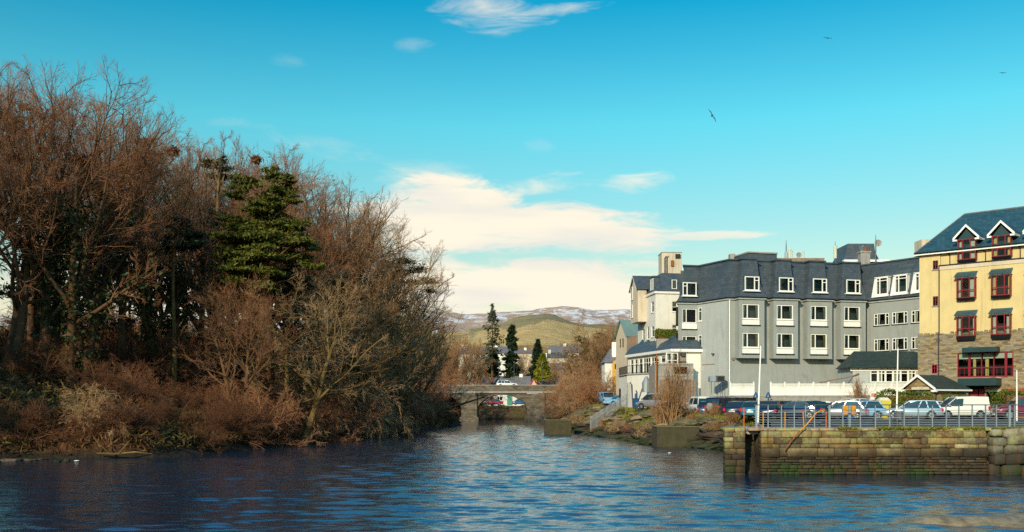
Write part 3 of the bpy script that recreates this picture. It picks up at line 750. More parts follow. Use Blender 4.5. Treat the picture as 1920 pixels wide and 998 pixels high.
# left side wall, and the left bay
SL = (px2(1307, 117.2), 117.2); ANG2 = math.atan2(HC[1] - SL[1], HC[0] - SL[0]); L2 = math.hypot(HC[0]-SL[0], HC[1]-SL[1])
fr2 = (SL[0], SL[1], ANG2)
m = MB(); hs = [(.28, .95, hz(652.5) + .2, hz(652.5) + 1.75), (.28, .95, hz(599) + .2, hz(599) + 1.75)]
wall(m, 0, L2, 1.9, ZC, hs, .1); hot.part('side_wall', m, [GREYL, DARK], fr2)  # stronger light on this side put into a paler render
for h in hs: window(hot.root, hot.M(*fr2, dx=h[0], z=h[2]), .67, 1.55, (), ((.07, .6, 1.1),), curt=((.05, .62, .05, .62),), sill=True, inset=.05, t_=.08)
LA = ANG; LW = 2.35
c, s_ = math.cos(LA), math.sin(LA)
LB = (SL[0] - c*LW, SL[1] - s_*LW); fr3 = (LB[0] + s_*.0, LB[1], LA)
m = MB(); zb_ = hz(671) - .2; w0 = .5
hs = [(w0, w0 + 1.78, z, z + H1) for z in zrow]
wall(m, 0, LW, zb_, ZC, hs, .1); m.quad((0, 0, zb_), (0, 0, ZC), (2.4, 5, ZC), (2.4, 5, zb_)); m.quad((0, 0, zb_), (2.4, 5, zb_), (LW, 5, zb_), (LW, 0, zb_))
hot.part('corner_bay', m, [GREYW, DARK], fr3)
for z in zrow:
    o = window(hot.root, hot.M(*fr3, dx=w0, z=z), 1.78, H1, (.52,), (), curt=((.06, .4, .06, .28, CURT),), t_=.085)
    MB().box(-.02, 1.80, -.03, 0, -.70, -.06).build('apron_panel', WHITE, o); MB().box(-.1, 1.88, -.11, 0, -.80, -.705).build('sill', BLACK, o)
m = MB(); m.box(.55, LW + .1, .3, 4, 1.9, zb_ - .003); hot.part('recessed_base', m, [GREYL], fr3)
# right wing, turned towards the camera
RWA = (px2(1616, 116.6), 116.6); RWB = (px2(1780, 107.3), 107.3)
ANG3 = math.atan2(RWB[1] - RWA[1], RWB[0] - RWA[0]); L3 = math.hypot(RWB[0]-RWA[0], RWB[1]-RWA[1]); fr4 = (RWA[0], RWA[1], ANG3)
def rx_at(px):
    k = (px - 960)/F; return (k*RWA[1] - RWA[0])/(math.cos(ANG3) - k*math.sin(ANG3))
m = MB(); hs = []; wc = []
for pa, pb in ((1639, 1664), (1673, 1700), (1709, 1736), (1744, 1768)):
    a, b = rx_at(pa), rx_at(pb)
    for z in (hz(656) - .0, hz(607) + .0):
        hs.append((a, a + 1.95, z, z + 1.35))
wall(m, -.3, L3, 1.9, ZC, hs, .12); hot.part('right_wing_wall', m, [GREYW, DARK], fr4)
for h in hs: window(hot.root, hot.M(*fr4, dx=h[0], z=h[2]), 1.95, 1.35, (.42, 1.53), ((.06, .36, .95), (1.59, 1.89, .95)), curt=((.5, .7, .5, .62), (1.3, 1.5, 1.36, 1.5)), sill=True, sillm=BLACK, t_=.075, inset=.06)
# cornice + gutter, following the outline
def W2(fr, x, y): c_, s2 = math.cos(fr[2]), math.sin(fr[2]); return (fr[0] + c_*x - s2*y, fr[1] + s2*x + c_*y)
f1 = (HC[0], HC[1], ANG)
outl = [W2(fr3, 2.4, 5), W2(fr3, 0, 0), W2(fr3, LW, 0), HC]
for a, b in bays: outl += [W2(f1, a, 0), W2(f1, a, -PB), W2(f1, b, -PB), W2(f1, b, 0)]
outl = outl[:-1] + [W2(fr4, .35, 0), W2(fr4, L3, 0)]
def offset(pl, d):
    """offset an open plan polyline to the left-hand side (inside) by d"""
    n = len(pl); out = []
    for i in range(n):
        p = Vector(pl[i]); ns = []
        if i > 0: e = (p - Vector(pl[i-1])).normalized(); ns.append(Vector((-e.y, e.x)))
        if i < n-1: e = (Vector(pl[i+1]) - p).normalized(); ns.append(Vector((-e.y, e.x)))
        if len(ns) == 2:
            b = ns[0] + ns[1]
            b = b / max(.35, b.length_squared/2) if b.length > .1 else ns[0]
            q = p + b*d
        else: q = p + ns[0]*d
        out.append((q.x, q.y))
    return out
def band(mb, pl, prof, mi=0):
    """sweep (offset, z) profile along plan polyline"""
    rings = [offset(pl, o) for o, z in prof]
    for k in range(len(prof) - 1):
        for i in range(len(pl) - 1):
            a, b, c2, d = rings[k][i], rings[k][i+1], rings[k+1][i+1], rings[k+1][i]
            mb.quad((*a, prof[k][1]), (*b, prof[k][1]), (*c2, prof[k+1][1]), (*d, prof[k+1][1]), mi)
    return mb
A0 = T(-hot.x, -hot.y, -hot.zg)
m = MB(); band(m, outl, [(0, ZC - .22), (-.16, ZC - .20), (-.18, ZC - .06), (0, ZC - .04)]); m.build('cornice', GREYL, hot.root, A0)
m = MB(); band(m, outl, [(0, ZC - .05), (-.26, ZC - .04), (-.28, ZC + .07), (.0, ZC + .09)]); m.build('gutter', BLACK, hot.root, A0)
# mansard: lower flare then nearly upright slope, following the bays, all one skin
m = MB(); band(m, outl, [(-.18, ZC + .09), (.06, ZC + .55), (.38, ZC + 1.9), (.62, ZR - .12)]); mansard = m.build('mansard_roof', SLATE, hot.root, A0)
m = MB(); band(m, outl, [(.60, ZR - .14), (.46, ZR - .12), (.46, ZR + .03), (.75, ZR + .06)]); m.build('roof_edge', SLATE, hot.root, A0)
top = offset(outl, .74); m = MB(); back = [W2(fr4, L3, 14), W2(f1, 5, 15)]
m.prism([*top, *back], ZR - .3, ZR - .02); m.build('flat_roof', CONC, hot.root, A0)
m = MB(); bk = offset(outl, 0); pts = [outl[-1], W2(fr4, L3, 14), W2(f1, 5, 15), outl[0]]
for a, b in zip(pts, pts[1:]): m.quad((*a, 1.9), (*b, 1.9), (*b, ZR), (*a, ZR))
m.build('rear_wall', GREYW, hot.root, A0)
# dormer windows let into the mansard
def mwin(fr, x, y, w, bars, trans, curt, zb_=None):
    z0 = ZC + .78
    o = window(hot.root, hot.M(*fr, dx=x, dy=y, z=z0), w, 1.55, bars, trans, curt=curt, t_=.10, inset=.0, dep=.10)
    q = MB(); q.box(0, w, .02, .04, 0, 1.55, 1); q.quad((0, .02, 0), (0, .75, 0), (0, .75, 1.55), (0, .02, 1.55), 0); q.quad((w, .02, 0), (w, .02, 1.55), (w, .75, 1.55), (w, .75, 0), 0)
    q = MB(); q.quad((.05, .26, .05), (w - .05, .26, .05), (w - .05, .26, 1.5), (.05, .26, 1.5), 1)
    for xx in (0, w): q.box(xx - .02, xx + .02, -.03, .8, 0, 1.56, 0)
    q.box(-.02, w + .02, -.03, .9, 1.56, 1.62, 0); q.box(-.10, w + .10, -.20, .3, -.11, -.003, 2)
    q.build('dormer_casing', [SLATE, TEAL, WHITE], o)
for a, b in bays:
    x = a + (b - a)*.20 + .02; mwin(f1, x, -PB - .02, 1.75, (1.18,), ((1.23, 1.68, 1.12),), ((.05, .34, .05, .34, CURT),))
mwin(fr3, .52, -.02, 1.72, (.55,), ((.07, .5, 1.12),), ())
for pa, pb in ((1637, 1664), (1672, 1701), (1710, 1737), (1746, 1772)):
    a = rx_at(pa) + .5; w = 1.55; z0 = ZC + .62; h = 1.95
    o = window(hot.root, hot.M(*fr4, dx=a, dy=-.05, z=z0), w, h, (.48,), ((.08, 1.5, 1.58),), curt=(), t_=.10, inset=0, dep=.1)
    q = MB()
    q.add([(w + .0, .0, 0), (w + .0, .0, h), (w + .0, .95, h)], [(0, 1, 2)], 0)
    q.hexa([(-.62, -.10, -.25), (0, -.02, -.25), (0, .9, -.2), (-.62, .9, -.2), (-.30, .05, h + .02), (0, .0, h + .02), (0, 1.0, h + .02), (-.30, 1.0, h + .02)], 0)
    q.box(0, w, .30, .32, 0, h, 1); q.box(-.2, w + .1, -.12, .9, h + .0, h + .08, 0); q.box(-.3, w + .06, -.2, .2, -.25, -.003, 0)
    q.build('dormer_cheek', [WHITE, TEAL], o)
# chimney, plant rooms and masts on the roof
def on_hotel(px, py, Y): return (px2(px, Y), Y, pz2(py, Y))
m = MB(); Y = 118; x0, x1 = px2(1614, Y), px2(1632, Y); m.box(x0, x1, Y, Y + 1.1, ZR - .4, pz2(473, Y), 0, None, bev=.03); m.box(x0 - .08, x1 + .08, Y - .08, Y + 1.18, pz2(474, Y), pz2(471, Y))
ch = m.build('chimney', CONC, hot.root, A0)
MB().cyl(((x0 + x1)/2 + .15, Y + .5, pz2(471, Y)), .16, .45, sides=10).build('chimney_pot', RUST, ch)
b_ = MB(); b_.cyl(((x0 + x1)/2 - .3, Y + .4, pz2(471, Y)), .2, .35, sides=10); b_.tube([((x0 + x1)/2 - .3, Y + .4, pz2(467, Y)), ((x0 + x1)/2 - .55, Y + .3, pz2(464, Y)), ((x0 + x1)/2 - .15, Y + .4, pz2(461, Y))], [.28, .38, .15], 10); b_.build('cowl', GALV, ch)
m = MB(); Y = 122; a, b = px2(1577, Y), px2(1646, Y); cx_ = px2(1582, Y)
zt = pz2(457, Y); zb_ = ZR - .2
prof = [(px2(1576, Y), ZR - .1), (px2(1583, Y), pz2(483, Y)), (px2(1587, Y), pz2(475, Y)), (px2(1590, Y), zt), (px2(1639, Y), zt), (px2(1641, Y), pz2(473, Y)), (px2(1660, Y), ZR - .1)]
m.exty(prof, Y, Y + 4.5); m.build('lift_house', SLATE, hot.root, A0)
m = MB(); m.box(px2(1582, Y - .3), px2(1668, Y - .3), Y - .5, Y + .2, pz2(492, Y), pz2(488, Y)); m.build('lift_house_ledge', WHITE, hot.root, A0)
m = MB(); Y = 115.5; m.prism([(px2(1378, Y + 3), Y + 3.5), (px2(1402, Y), Y), (px2(1458, Y + .6), Y + .9), (px2(1458, Y + .6), Y + 5)], ZR - .3, pz2(474.5, Y)); m.build('plant_room', SLATE, hot.root, A0)
m = MB(); m.prism([(px2(1377, Y + 3), Y + 3.2), (px2(1402, Y), Y - .15), (px2(1459, Y + .6), Y + .75), (px2(1459, Y + .6), Y + 5.2)], pz2(474.5, Y) + .003, pz2(472, Y)); m.build('plant_room_cap', CONC, hot.root, A0)
m = MB(); m.box(px2(1369, Y + 4), px2(1379, Y + 4), Y + 4, Y + 5, ZR - .3, pz2(476, Y + 4)); m.build('vent_box', CONC, hot.root, A0)
m = MB(); m.box(px2(1458, 117), px2(1546, 117), 117, 118, ZR - .3, pz2(484, 117)); m.build('parapet', BROWNW, hot.root, A0)
def mast(px, ytop, ybot, Y, r, lab, mt_=GALVD, box=None, name='antenna_mast'):
    o = thing(name, lab, 'antenna', (px2(px, Y), Y, ZR - .05), 0)
    h = pz2(ytop, Y) - ZR + .05
    MB().tube([(0, 0, 0), (0, 0, h*.72), (0, 0, h)], [r, r, r*.35], 6).build('pole', mt_, o)
    MB().box(-.14, .14, -.14, .14, -.0, .06).build('foot_plate', mt_, o)
    if box: z0 = pz2(box[1], Y) - ZR; z1 = pz2(box[0], Y) - ZR; MB().tube([(0, 0, z0), (0, 0, z1)], box[2], 10).build('aerial_drum', box[3], o)
    return o
mast(1474, 450, 484, 117.2, .06, 'thin dark mast on a grey stub, leftmost on the hotel roof', box=(472, 484, .17, GALV))
mast(1566, 452, 486, 117.5, .05, 'tall cream aerial tube by itself right of the roof parapet', box=(460, 484, .20, CURT))
mast(1642, 440, 490, 121, .07, 'dark mast with a crossbar beside the hotel lift house', GALVD)
for px, yt, lab, r in ((1481, 467, 'wider of two cream flue pipes beside the leftmost roof mast', .17), (1484.6, 469, 'narrow cream flue pipe touching the wider one on the hotel roof', .11), (1506.5, 470, 'short cream pipe beside the small dish on the hotel roof', .10)):
    o = thing('flue_pipe', lab, 'flue', (px2(px, 117.6), 117.6, ZR - .05)); h = pz2(yt, 117.6) - ZR
    MB().tube([(0, 0, 0), (0, 0, h)], r, 10).build('pipe', CURT, o); MB().tube([(0, 0, h - .12), (0, 0, h + .06)], [r + .04, r*.4], 10).build('cap', CURT, o)
for px, py, Y, r, lab in ((1498, 478.5, 117.3, .32, 'small brown satellite dish low among the roof pipes'), (1646.5, 456, 121, .42, 'round pale satellite dish high on the mast by the lift house')):
    zc_ = pz2(py, Y); o = thing('satellite_dish', lab, 'satellite dish', (px2(px, Y), Y, zc_))
    q = MB(); rings = [(0, .12), (r*.5, .08), (r, -.04)]; vs = [(0, .10, 0)]; fs = []
    for k, (rr, yy) in enumerate(rings[1:]):
        for i in range(16): a = 2*math.pi*i/16; vs.append((rr*math.cos(a), yy, rr*math.sin(a)))
    for i in range(16): j = (i+1) % 16; fs += [(0, 1+i, 1+j), (1+i, 17+i, 17+j, 1+j)]
    q.add(vs, fs); q.build('reflector', CONC, o, None, True)
    MB().tube([(0, .08, -.05), (-.12, .12, -.1), (px2(1642, Y) - px2(px, Y) if px > 1600 else -.0, .2, -.12 if px > 1600 else -.9)], .03, 6).build('bracket', GALVD, o)
    MB().tube([(0, .0, -r*.8), (0, -.35, 0)], .02, 5).build('feed_arm', GALVD, o)
# wall furniture
m = MB(); m.tube([W2(f1, .22, -.10) + (2.4,), W2(f1, .22, -.10) + (ZC - .1,)], .06, 8); m.build('downpipe', WHITE, hot.root, A0)
x, y = W2(fr2, 3.3, -.02); o = MB().box(-.1, .1, -.35, 0, -.08, .05, bev=.02).build('wall_floodlight', BLACK, hot.root, T(x - hot.x, y - hot.y, pz2(663.5, 114) - hot.zg, ANG2))
x, y = W2(f1, .62, -.02); o = MB().cyl((0, 0, 0), .16, -.12, 'y').build('wall_lamp', BROWNW, hot.root, T(x - hot.x, y - hot.y, pz2(673, 112) - hot.zg, ANG))
m = MB(); a, b = px2(1306, 116), px2(1326, 116); m2 = hot.part('side_door_recess', MB().box(1.15, 3.3, -.02, .02, 2.4, pz2(684, 115)), [GREYL], fr2)
MB().box(1.05, 3.4, -.06, .0, pz2(684, 115), pz2(684, 115) + .07).build('door_lintel', BROWNW, m2)
# air-conditioning condensers and kitchen clutter at the wall foot
o = thing('air_conditioner', 'grey air-conditioning unit with square black fan mouth on the side wall', 'air conditioner', (px2(1343, 111.2), 111.2, pz2(716, 111.2)))
MB().box(-.8, .35, -.4, .5, 0, .6, bev=.03).build('casing', GALV, o); b_ = MB(); b_.box(-.1, .85, -.55, .3, -.03, .66, bev=.03); b_.build('fan_housing', GALVD, o)
MB().box(.02, .74, -.57, -.553, .08, .56).build('fan_mouth', BLACK, o)
for i in range(4): MB().box(-.6 + i*.36, -.55 + i*.36, -.3, -.25, -1.3, 0).build('support_leg', GALVD, o)
o = thing('pipe_cage', 'galvanised pipe cage with tanks at the foot of the grey side wall', 'pipework', (px2(1330, 110.5), 110.5, 2.4))
for i in range(9): MB().tube([(-2 + i*.5, 0, 0), (-2 + i*.5, 0, 1.1 + (i % 3)*.3)], .03, 6).build('upright', GALV, o)
for z in (.5, 1.0, 1.35): MB().tube([(-2, 0, z), (2, 0, z)], .03, 6).build('crossbar', GALV, o)
for i, (x, h, mt_) in enumerate(((-1.6, 1.2, COPPER), (-.8, 1.5, CONC), (-.1, 1.4, GALVD), (.7, 1.6, GREYL))): MB().box(x - .3, x + .25, .15, .7, 0, h, bev=.04).build('tank', mt_, o)

# ---------------------------------------------------------------- terrace wall and white fence
tw = thing('terrace_wall', 'grey retaining wall carrying the white fence behind the parked cars', 'wall', (px2(1445, 106), 106, 2.3))
m = MB(); m.box(px2(1362, 106), px2(1760, 106), 106, 106.5, 2.2, pz2(744, 106)); m.build('wall_face', CONC, tw, T(-px2(1445, 106), -106, -2.3))
MB().box(px2(1362, 106) - .03, px2(1760, 106), 105.93, 106.55, pz2(744, 106) + .003, pz2(744, 106) + .09).build('capping', KERB, tw, T(-px2(1445, 106), -106, -2.3))
tag(MB().box(px2(1362, 106), px2(1760, 106), 106.5, 116, 3.5, pz2(744, 106) - .02).build('terrace', CONC), kind='structure')
def pvc_fence(p0, p1, lab, xs_):
    Y = 105.95; z0 = pz2(743, Y) + .08; z1 = pz2(719.5, Y)
    o = thing('white_fence', lab, 'fence', (px2(p0, Y), Y, z0), 0, 'white plastic fence panels above the car park')
    X0 = px2(p0, Y); n = len(xs_)
    for p in xs_:
        x = px2(p, Y) - X0; MB().box(x - .09, x + .09, -.09, .09, 0, z1 - z0 + .10, bev=.015).build('post', PVC, o)
        c_ = MB(); c_.add([(x - .12, -.12, z1 - z0 + .103), (x + .12, -.12, z1 - z0 + .103), (x + .12, .12, z1 - z0 + .103), (x - .12, .12, z1 - z0 + .103), (x, 0, z1 - z0 + .22)], [(0, 1, 4), (1, 2, 4), (2, 3, 4), (3, 0, 4), (3, 2, 1, 0)]); c_.build('post_cap', PVC, o)
    for a, b in zip(xs_, xs_[1:]):
        a_, b2 = px2(a, Y) - X0 + .09, px2(b, Y) - X0 - .09
        q = MB(); q.box(a_, b2, -.05, .05, 0, .12); q.box(a_, b2, -.05, .05, z1 - z0 - .10, z1 - z0); q.box(a_, b2, -.05, .05, z1 - z0 - .42, z1 - z0 - .33); q.box(a_, b2, -.012, .012, .121, z1 - z0 - .421)
        k = a_
        while k < b2: q.box(k, min(k + .14, b2), -.022, -.013, .121, z1 - z0 - .421); k += .155
        k = a_
        while k < b2: q.box(k, min(k + .05, b2), -.015, .015, z1 - z0 - .33, z1 - z0 - .10); k += .085
        q.build('fence_panel', PVC, o)
pvc_fence(1369, 1413, 'short white plastic fence panel alone left of the first flagpole', [1369, 1413])
pvc_fence(1445, 1700, 'long white plastic fence running along above the parked cars', [1445, 1471, 1498, 1525, 1553, 1582, 1611, 1641, 1672, 1702, 1730])
for px, lab in ((1417, 'dark hooded bollard lamp at the end of the short white fence'), (1440.5, 'dark hooded bollard lamp at the start of the long white fence')):
    o = thing('bollard_lamp', lab, 'lamp', (px2(px, 104.5), 104.5, 2.36)); z = pz2(741, 104.5) - 2.36
    MB().tube([(0, 0, 0), (0, 0, z - .1)], .07, 8).build('post', BLACK, o); MB().tube([(0, 0, z - .3), (0, 0, z - .25), (0, 0, z + .05), (0, 0, z + .32)], [.26, .3, .2, .05], 10).build('hood', BLUEP, o)

# ---------------------------------------------------------------- annex with dark green roof
AY = 105.2; ax0, ax1 = px2(1607, AY), px2(1790, AY)
ann = Bld('hotel_annex', 'low white annex with dark green sloping roof and a strip of windows', ax0, AY + 1.3, 4.2, 0, 'building')
za, zb_, ze = pz2(658, 110), pz2(686, AY), pz2(689, AY)
m = MB(); WX = [px2(1629, AY + 1.3) - ax0]; zwn, zwt = pz2(717, AY + 1.3), pz2(690, AY + 1.3)
hs = [(px2(1632, AY+1.3) - ax0, px2(1717, AY+1.3) - ax0, zwn, zwt)]
wall(m, 0, ax1 - ax0, 4.2, ze, hs, .15); m.quad((0, 0, 4.2), (0, 0, ze), (0, 5, ze), (0, 5, 4.2))
ann.part('front_wall', m, [GREYL, DARK])
n = 6; a, b = hs[0][0], hs[0][1]
for i in range(n):
    w = (b - a)/n; bl = (.5, .5, 0, .5, 0, .5)[i]
    window(ann.root, ann.M(dx=a + i*w, z=zwn), round(w - .01, 3), round(zwt - zwn, 3), (w*.5,) if i % 2 else (), ((.06, w - .06, (zwt - zwn)*.62),), curt=((.1, w*.45, .1, w*.4),) if i in (1, 3, 5) else (), t_=.09, inset=.04)
m = MB(); m.box(-.25, ax1 - ax0, -.06, .05, ze - .35, ze - .003); ann.part('fascia', m, [WHITE])
m = MB(); lo, hi = -.6, 4.4
m.hexa([(-.45, lo, ze), (ax1 - ax0, lo, ze), (ax1 - ax0, hi, ze), (-.45, hi, ze), (-.45, lo, zb_ + .02), (ax1 - ax0, lo, zb_ + .02), (ax1 - ax0, hi, za), (1.6, hi, za)]); ann.part('roof', m, [SLATEG])
m = MB(); m.tube([(0.6, -.15, pz2(700, AY)), (-.3, -.15, pz2(706, AY)), (-2.6, 3, pz2(716, AY))], .07, 6); ann.part('drain_pipe', m, [BROWNW])
# ================================================================ yellow hotel
YC = (px2(1724, 101), 101.0); YR = (px2(1914, 94.6), 94.6)
YA = math.atan2(YR[1]-YC[1], YR[0]-YC[0]); 
yel = Bld('yellow_hotel', 'yellow rendered hotel with stone ground floor and red box windows', YC[0], YC[1], 2.35, YA, 'hotel')
ca, sa = math.cos(YA), math.sin(YA)
def yx(px): k = (px - 960)/F; return (k*YC[1] - YC[0])/(ca - k*sa)
def yY(x): return YC[1] + sa*x
def yz(py, px): return pz2(py, yY(yx(px)))
YL = 17.0; DEP = 14.0
ZE = yz(476, 1724); ZST = yz(628.5, 1750); ZB = yz(499, 1765); XS = yx(1763)   # eaves, stone top, black string course
sm = [(yx(1749), yx(1759), yz(506, 1750), yz(489, 1750)), (yx(1749), yx(1759), yz(574, 1750), yz(556, 1750))]
sms = [(yx(1748), yx(1758), yz(701, 1750), yz(684, 1750))]
smt = (yx(1748), yx(1759), yz(637, 1750), yz(620, 1750))
m = MB(); wall(m, 0, XS, ZST, ZE, sm, .12)
yel.part('stair_bay_wall', m, [YELLOW, DARK])
# box windows: openings behind
cols = [(yx(1797.5), yx(1831)), (yx(1862), yx(1896.5)), (yx(1929), yx(1964))]
BW = 1.72; rows_ = [(yz(559.5, 1815), yz(521.5, 1815)), (yz(631, 1815), yz(594, 1815))]
holes = []
for a, b in cols:
    for z0, z1 in rows_: holes.append((a, a + BW, z0, z1))
m = MB(); wall(m, XS, YL, ZST, ZB, holes, .05, y=-.14)
m.quad((XS, -.14, ZST), (XS, -.14, ZB), (XS, 0, ZB), (XS, 0, ZST)); yel.part('main_wall', m, [YELLOW, DARK])
zd0, zd1 = yz(487.5, 1815), yz(449, 1815)
dh = [(a, a + BW, zd0, ZE) for a, b in cols]
m = MB(); wall(m, XS, YL, ZB, ZE, dh, .05, y=.1); yel.part('upper_wall', m, [YELLOW, DARK])
m = MB(); m.box(XS - .05, YL, -.30, .1, ZB - .02, ZB + .07); yel.part('string_course', m, [BLACK])
m = MB(); m.box(XS, YL, -.2, -.141, ZB - .42, ZB - .03); yel.part('moulded_band', m, [CREAMW])
# stone base
bwx = (yx(1797), yx(1902)); bw0, bw1 = yz(707, 1850), yz(660.5, 1850)
door = (yx(1817), yx(1848)); dz1 = yz(724, 1830)
m = MB(); hs = [(bwx[0], bwx[1], bw0, bw1), (door[0], door[1], 2.35, dz1), (yx(1851), yx(1877), 2.35, yz(735, 1860)), (yx(1880), YL - 1, 2.35, yz(735, 1890))]
wall(m, XS, YL, 2.0, ZST, hs, .35, y=-.28); m.quad((XS, -.28, 2), (XS, -.28, ZST), (XS, 0, ZST), (XS, 0, 2)); m.quad((XS, -.28, ZST), (YL, -.28, ZST), (YL, -.14, ZST + .06), (XS, -.14, ZST + .06))
wall(m, -.12, XS, 2.0, ZST, [(a, b, c_, d) for a, b, c_, d in sms], .25, y=-.12); m.quad((-.12, -.12, ZST), (XS, -.12, ZST), (XS, 0, ZST + .05), (-.12, 0, ZST + .05))
m.quad((-.12, -.12, 2), (-.12, -.12, ZST), (-.12, DEP, ZST), (-.12, DEP, 2))
st = yel.part('stone_ground_floor', m, [STONEY, DARK])
random.seed(5); m = MB(); x = -.1     # ragged top course
while x < YL:
    w = random.uniform(.25, .6); h = random.uniform(.05, .28); y0 = -.31 if x > XS else -.15
    m.box(x, x + w, y0, -.0 if x < XS else -.142, ZST - .15, ZST + h, bev=.04); x += w + random.uniform(0, .15)
yel.part('ragged_coping', m, [STONEY])
m = MB()
for a, b in (((0, 0), (0, DEP)), ((0, DEP), (YL, DEP)), ((YL, DEP), (YL, 0))): m.quad((*a, 2.0), (*b, 2.0), (*b, ZE), (*a, ZE))
yel.part('rear_walls', m, [YELLOW])
# hipped roof
RZ = yz(402, 1808) ; RZ = pz2(401, 107)
e0, e1 = -.35, YL + .3; y0 = -.45
kx = yx(1808)
m = MB()
rx0 = None
# find ridge start so that it lies under column 1808
for tdep in (7.0,):
    X0, Y0 = YC[0] - sa*tdep, YC[1] + ca*tdep; k = (1808 - 960)/F; rx0 = (k*Y0 - X0)/(ca - k*sa); RZ = pz2(402, Y0 + sa*rx0)
vs = [(e0, y0, ZE), (e1, y0, ZE), (e1, DEP + .4, ZE), (e0, DEP + .4, ZE), (rx0, 7, RZ), (e1, 7, RZ)]
m.add(vs, [(0, 1, 5, 4), (3, 0, 4), (2, 3, 4, 5), (1, 2, 5)]); m.add([(v[0], v[1], ZE - .1) for v in vs[:4]], [(3, 2, 1, 0)])
m.build('hipped_roof', SLATEB, yel.root, yel.M()); 
m = MB(); m.box(e0, XS, y0 + .0, y0 + .08, ZE - .24, ZE - .004); m.box(XS, e1, y0 + .0, y0 + .08, ZE - .24, ZE - .004); m.box(e0, e0 + .08, y0 + .081, DEP, ZE - .24, ZE - .004); yel.part('fascia', m, [WHITE])
m = MB(); m.tube([(e0, y0 - .05, ZE - .03), (e1, y0 - .05, ZE - .03)], .07, 6); yel.part('gutter', m, [BLACK])
m = MB(); m.tube([(rx0, 7, RZ), (e1, 7, RZ)], .10, 6); m.tube([(e0, y0, ZE + .02), (rx0, 7, RZ)], .07, 5); yel.part('ridge_tiles', m, [SLATEL])
m = MB(); m.box(-1.0, .8, 9.0, 12, ZE + .3, ZE + 2.2); 
# downpipes
m = MB(); xd = yx(1761.5); m.tube([(xd, -.25, 2.4), (xd, -.25, ZST), (xd, -.1, ZST + .4), (xd, -.1, ZB + .05)], .065, 8); yel.part('downpipe', m, [BLACK])
for p in (1781, 1848, 1913):
    x = yx(p); m = MB(); m.tube([(x - .25, y0, ZE - .1), (x, -.0, ZE - .45), (x, .0, ZB + .1)], .05, 6); yel.part('downpipe', m, [BLACK])
# small stair windows
for h in sm + sms: window(yel.root, yel.M(dx=h[0], dy=0 if h in sm else -.12, z=h[2]), round(h[1]-h[0], 3), round(h[3]-h[2], 3), ((h[1]-h[0])/2,), ((0.05, h[1]-h[0]-.05, (h[3]-h[2])*.62),), fm=RED, t_=.07, sill=True, sillm=CONC, inset=.06)
def boxwin(x, z, w, h, canopy=True, trough=.22, dormer=False):
    d = .52; y = -.14 if not dormer else .1
    o = link('box_window', proto(('bxw', round(w, 2), round(h, 2), dormer), lambda: (lambda b: (
        [b.box(px_, px_ + .085, -d, -d + .085, 0, h) for px_ in (0, w*.30 - .04, w*.70 - .04, w - .085)],
        [b.box(px_, px_ + .085, -.09, 0, 0, h) for px_ in (0, w - .085)],
        [b.box(.086, w - .086, -d + .003, -d + .08, z_, z_ + .085) for z_ in (0, h*.36, h - .085)],
        [b.box(xx, xx + .079, -d + .086, -.091, z_, z_ + .085) for xx in (.003, w - .082) for z_ in (0, h*.36, h - .085)],
        b.mesh('box_window', RED))[-1])(MB())), yel.root, yel.M(dx=x, dy=y, z=z))
    def gl():
        b = MB(); b.quad((.04, -d + .04, .04), (w-.04, -d + .04, .04), (w-.04, -d + .04, h-.04), (.04, -d + .04, h-.04)); b.quad((.04, 0, .04), (.04, -d+.04, .04), (.04, -d+.04, h-.04), (.04, 0, h-.04)); b.quad((w-.04, -d+.04, .04), (w-.04, 0, .04), (w-.04, 0, h-.04), (w-.04, -d+.04, h-.04)); return b.mesh('pane', GLASS)
    link('pane', proto(('bxg', round(w, 2), round(h, 2)), gl), o)
    b = MB()
    for (l, r_) in ((.12, .12 + w*random.uniform(.08, .2)), (w - .12 - w*random.uniform(.08, .25), w - .12)):
        b.box(l, r_, -.2, -.17, .1, h - .1)
    b.build('curtain', random.choice([CURT, CURTG, CURT]), o)
    b = MB(); b.hexa([(.08, -d + .1, -trough), (w - .08, -d + .1, -trough), (w - .08, 0, -trough), (.08, 0, -trough), (-.03, -d - .05, -.004), (w + .03, -d - .05, -.004), (w + .03, 0, -.004), (-.03, 0, -.004)]); b.build('under_panel', BLACK, o)
    if canopy:
        zt = h + .62; b = MB(); ov = .18
        b.add([(-ov, -d - .22, h + .12), (w + ov, -d - .22, h + .12), (w + ov*.6, 0, zt), (-ov*.6, 0, zt), (-ov, -d - .22, h + .06), (w + ov, -d - .22, h + .06), (w + ov*.6, 0, zt - .07), (-ov*.6, 0, zt - .07)], [(0, 1, 2, 3), (4, 7, 6, 5), (0, 4, 5, 1), (1, 5, 6, 2), (3, 7, 4, 0)]); b.build('canopy_roof', SLATEB, o)
        b = MB(); b.box(-.08, w + .08, -d - .1, -d, h + .003, h + .14); b.add([(w + .08, -d - .1, h + .003), (w + .08, 0, h + .003), (w + .08, 0, zt - .08), (w + .08, -d - .1, h + .12)], [(0, 1, 2, 3)]); b.add([(-.08, -d - .1, h + .003), (-.08, 0, h + .003), (-.08, 0, zt - .08), (-.08, -d - .1, h + .12)], [(3, 2, 1, 0)]); b.build('canopy_trim', WHITE, o)
    return o
random.seed(8)
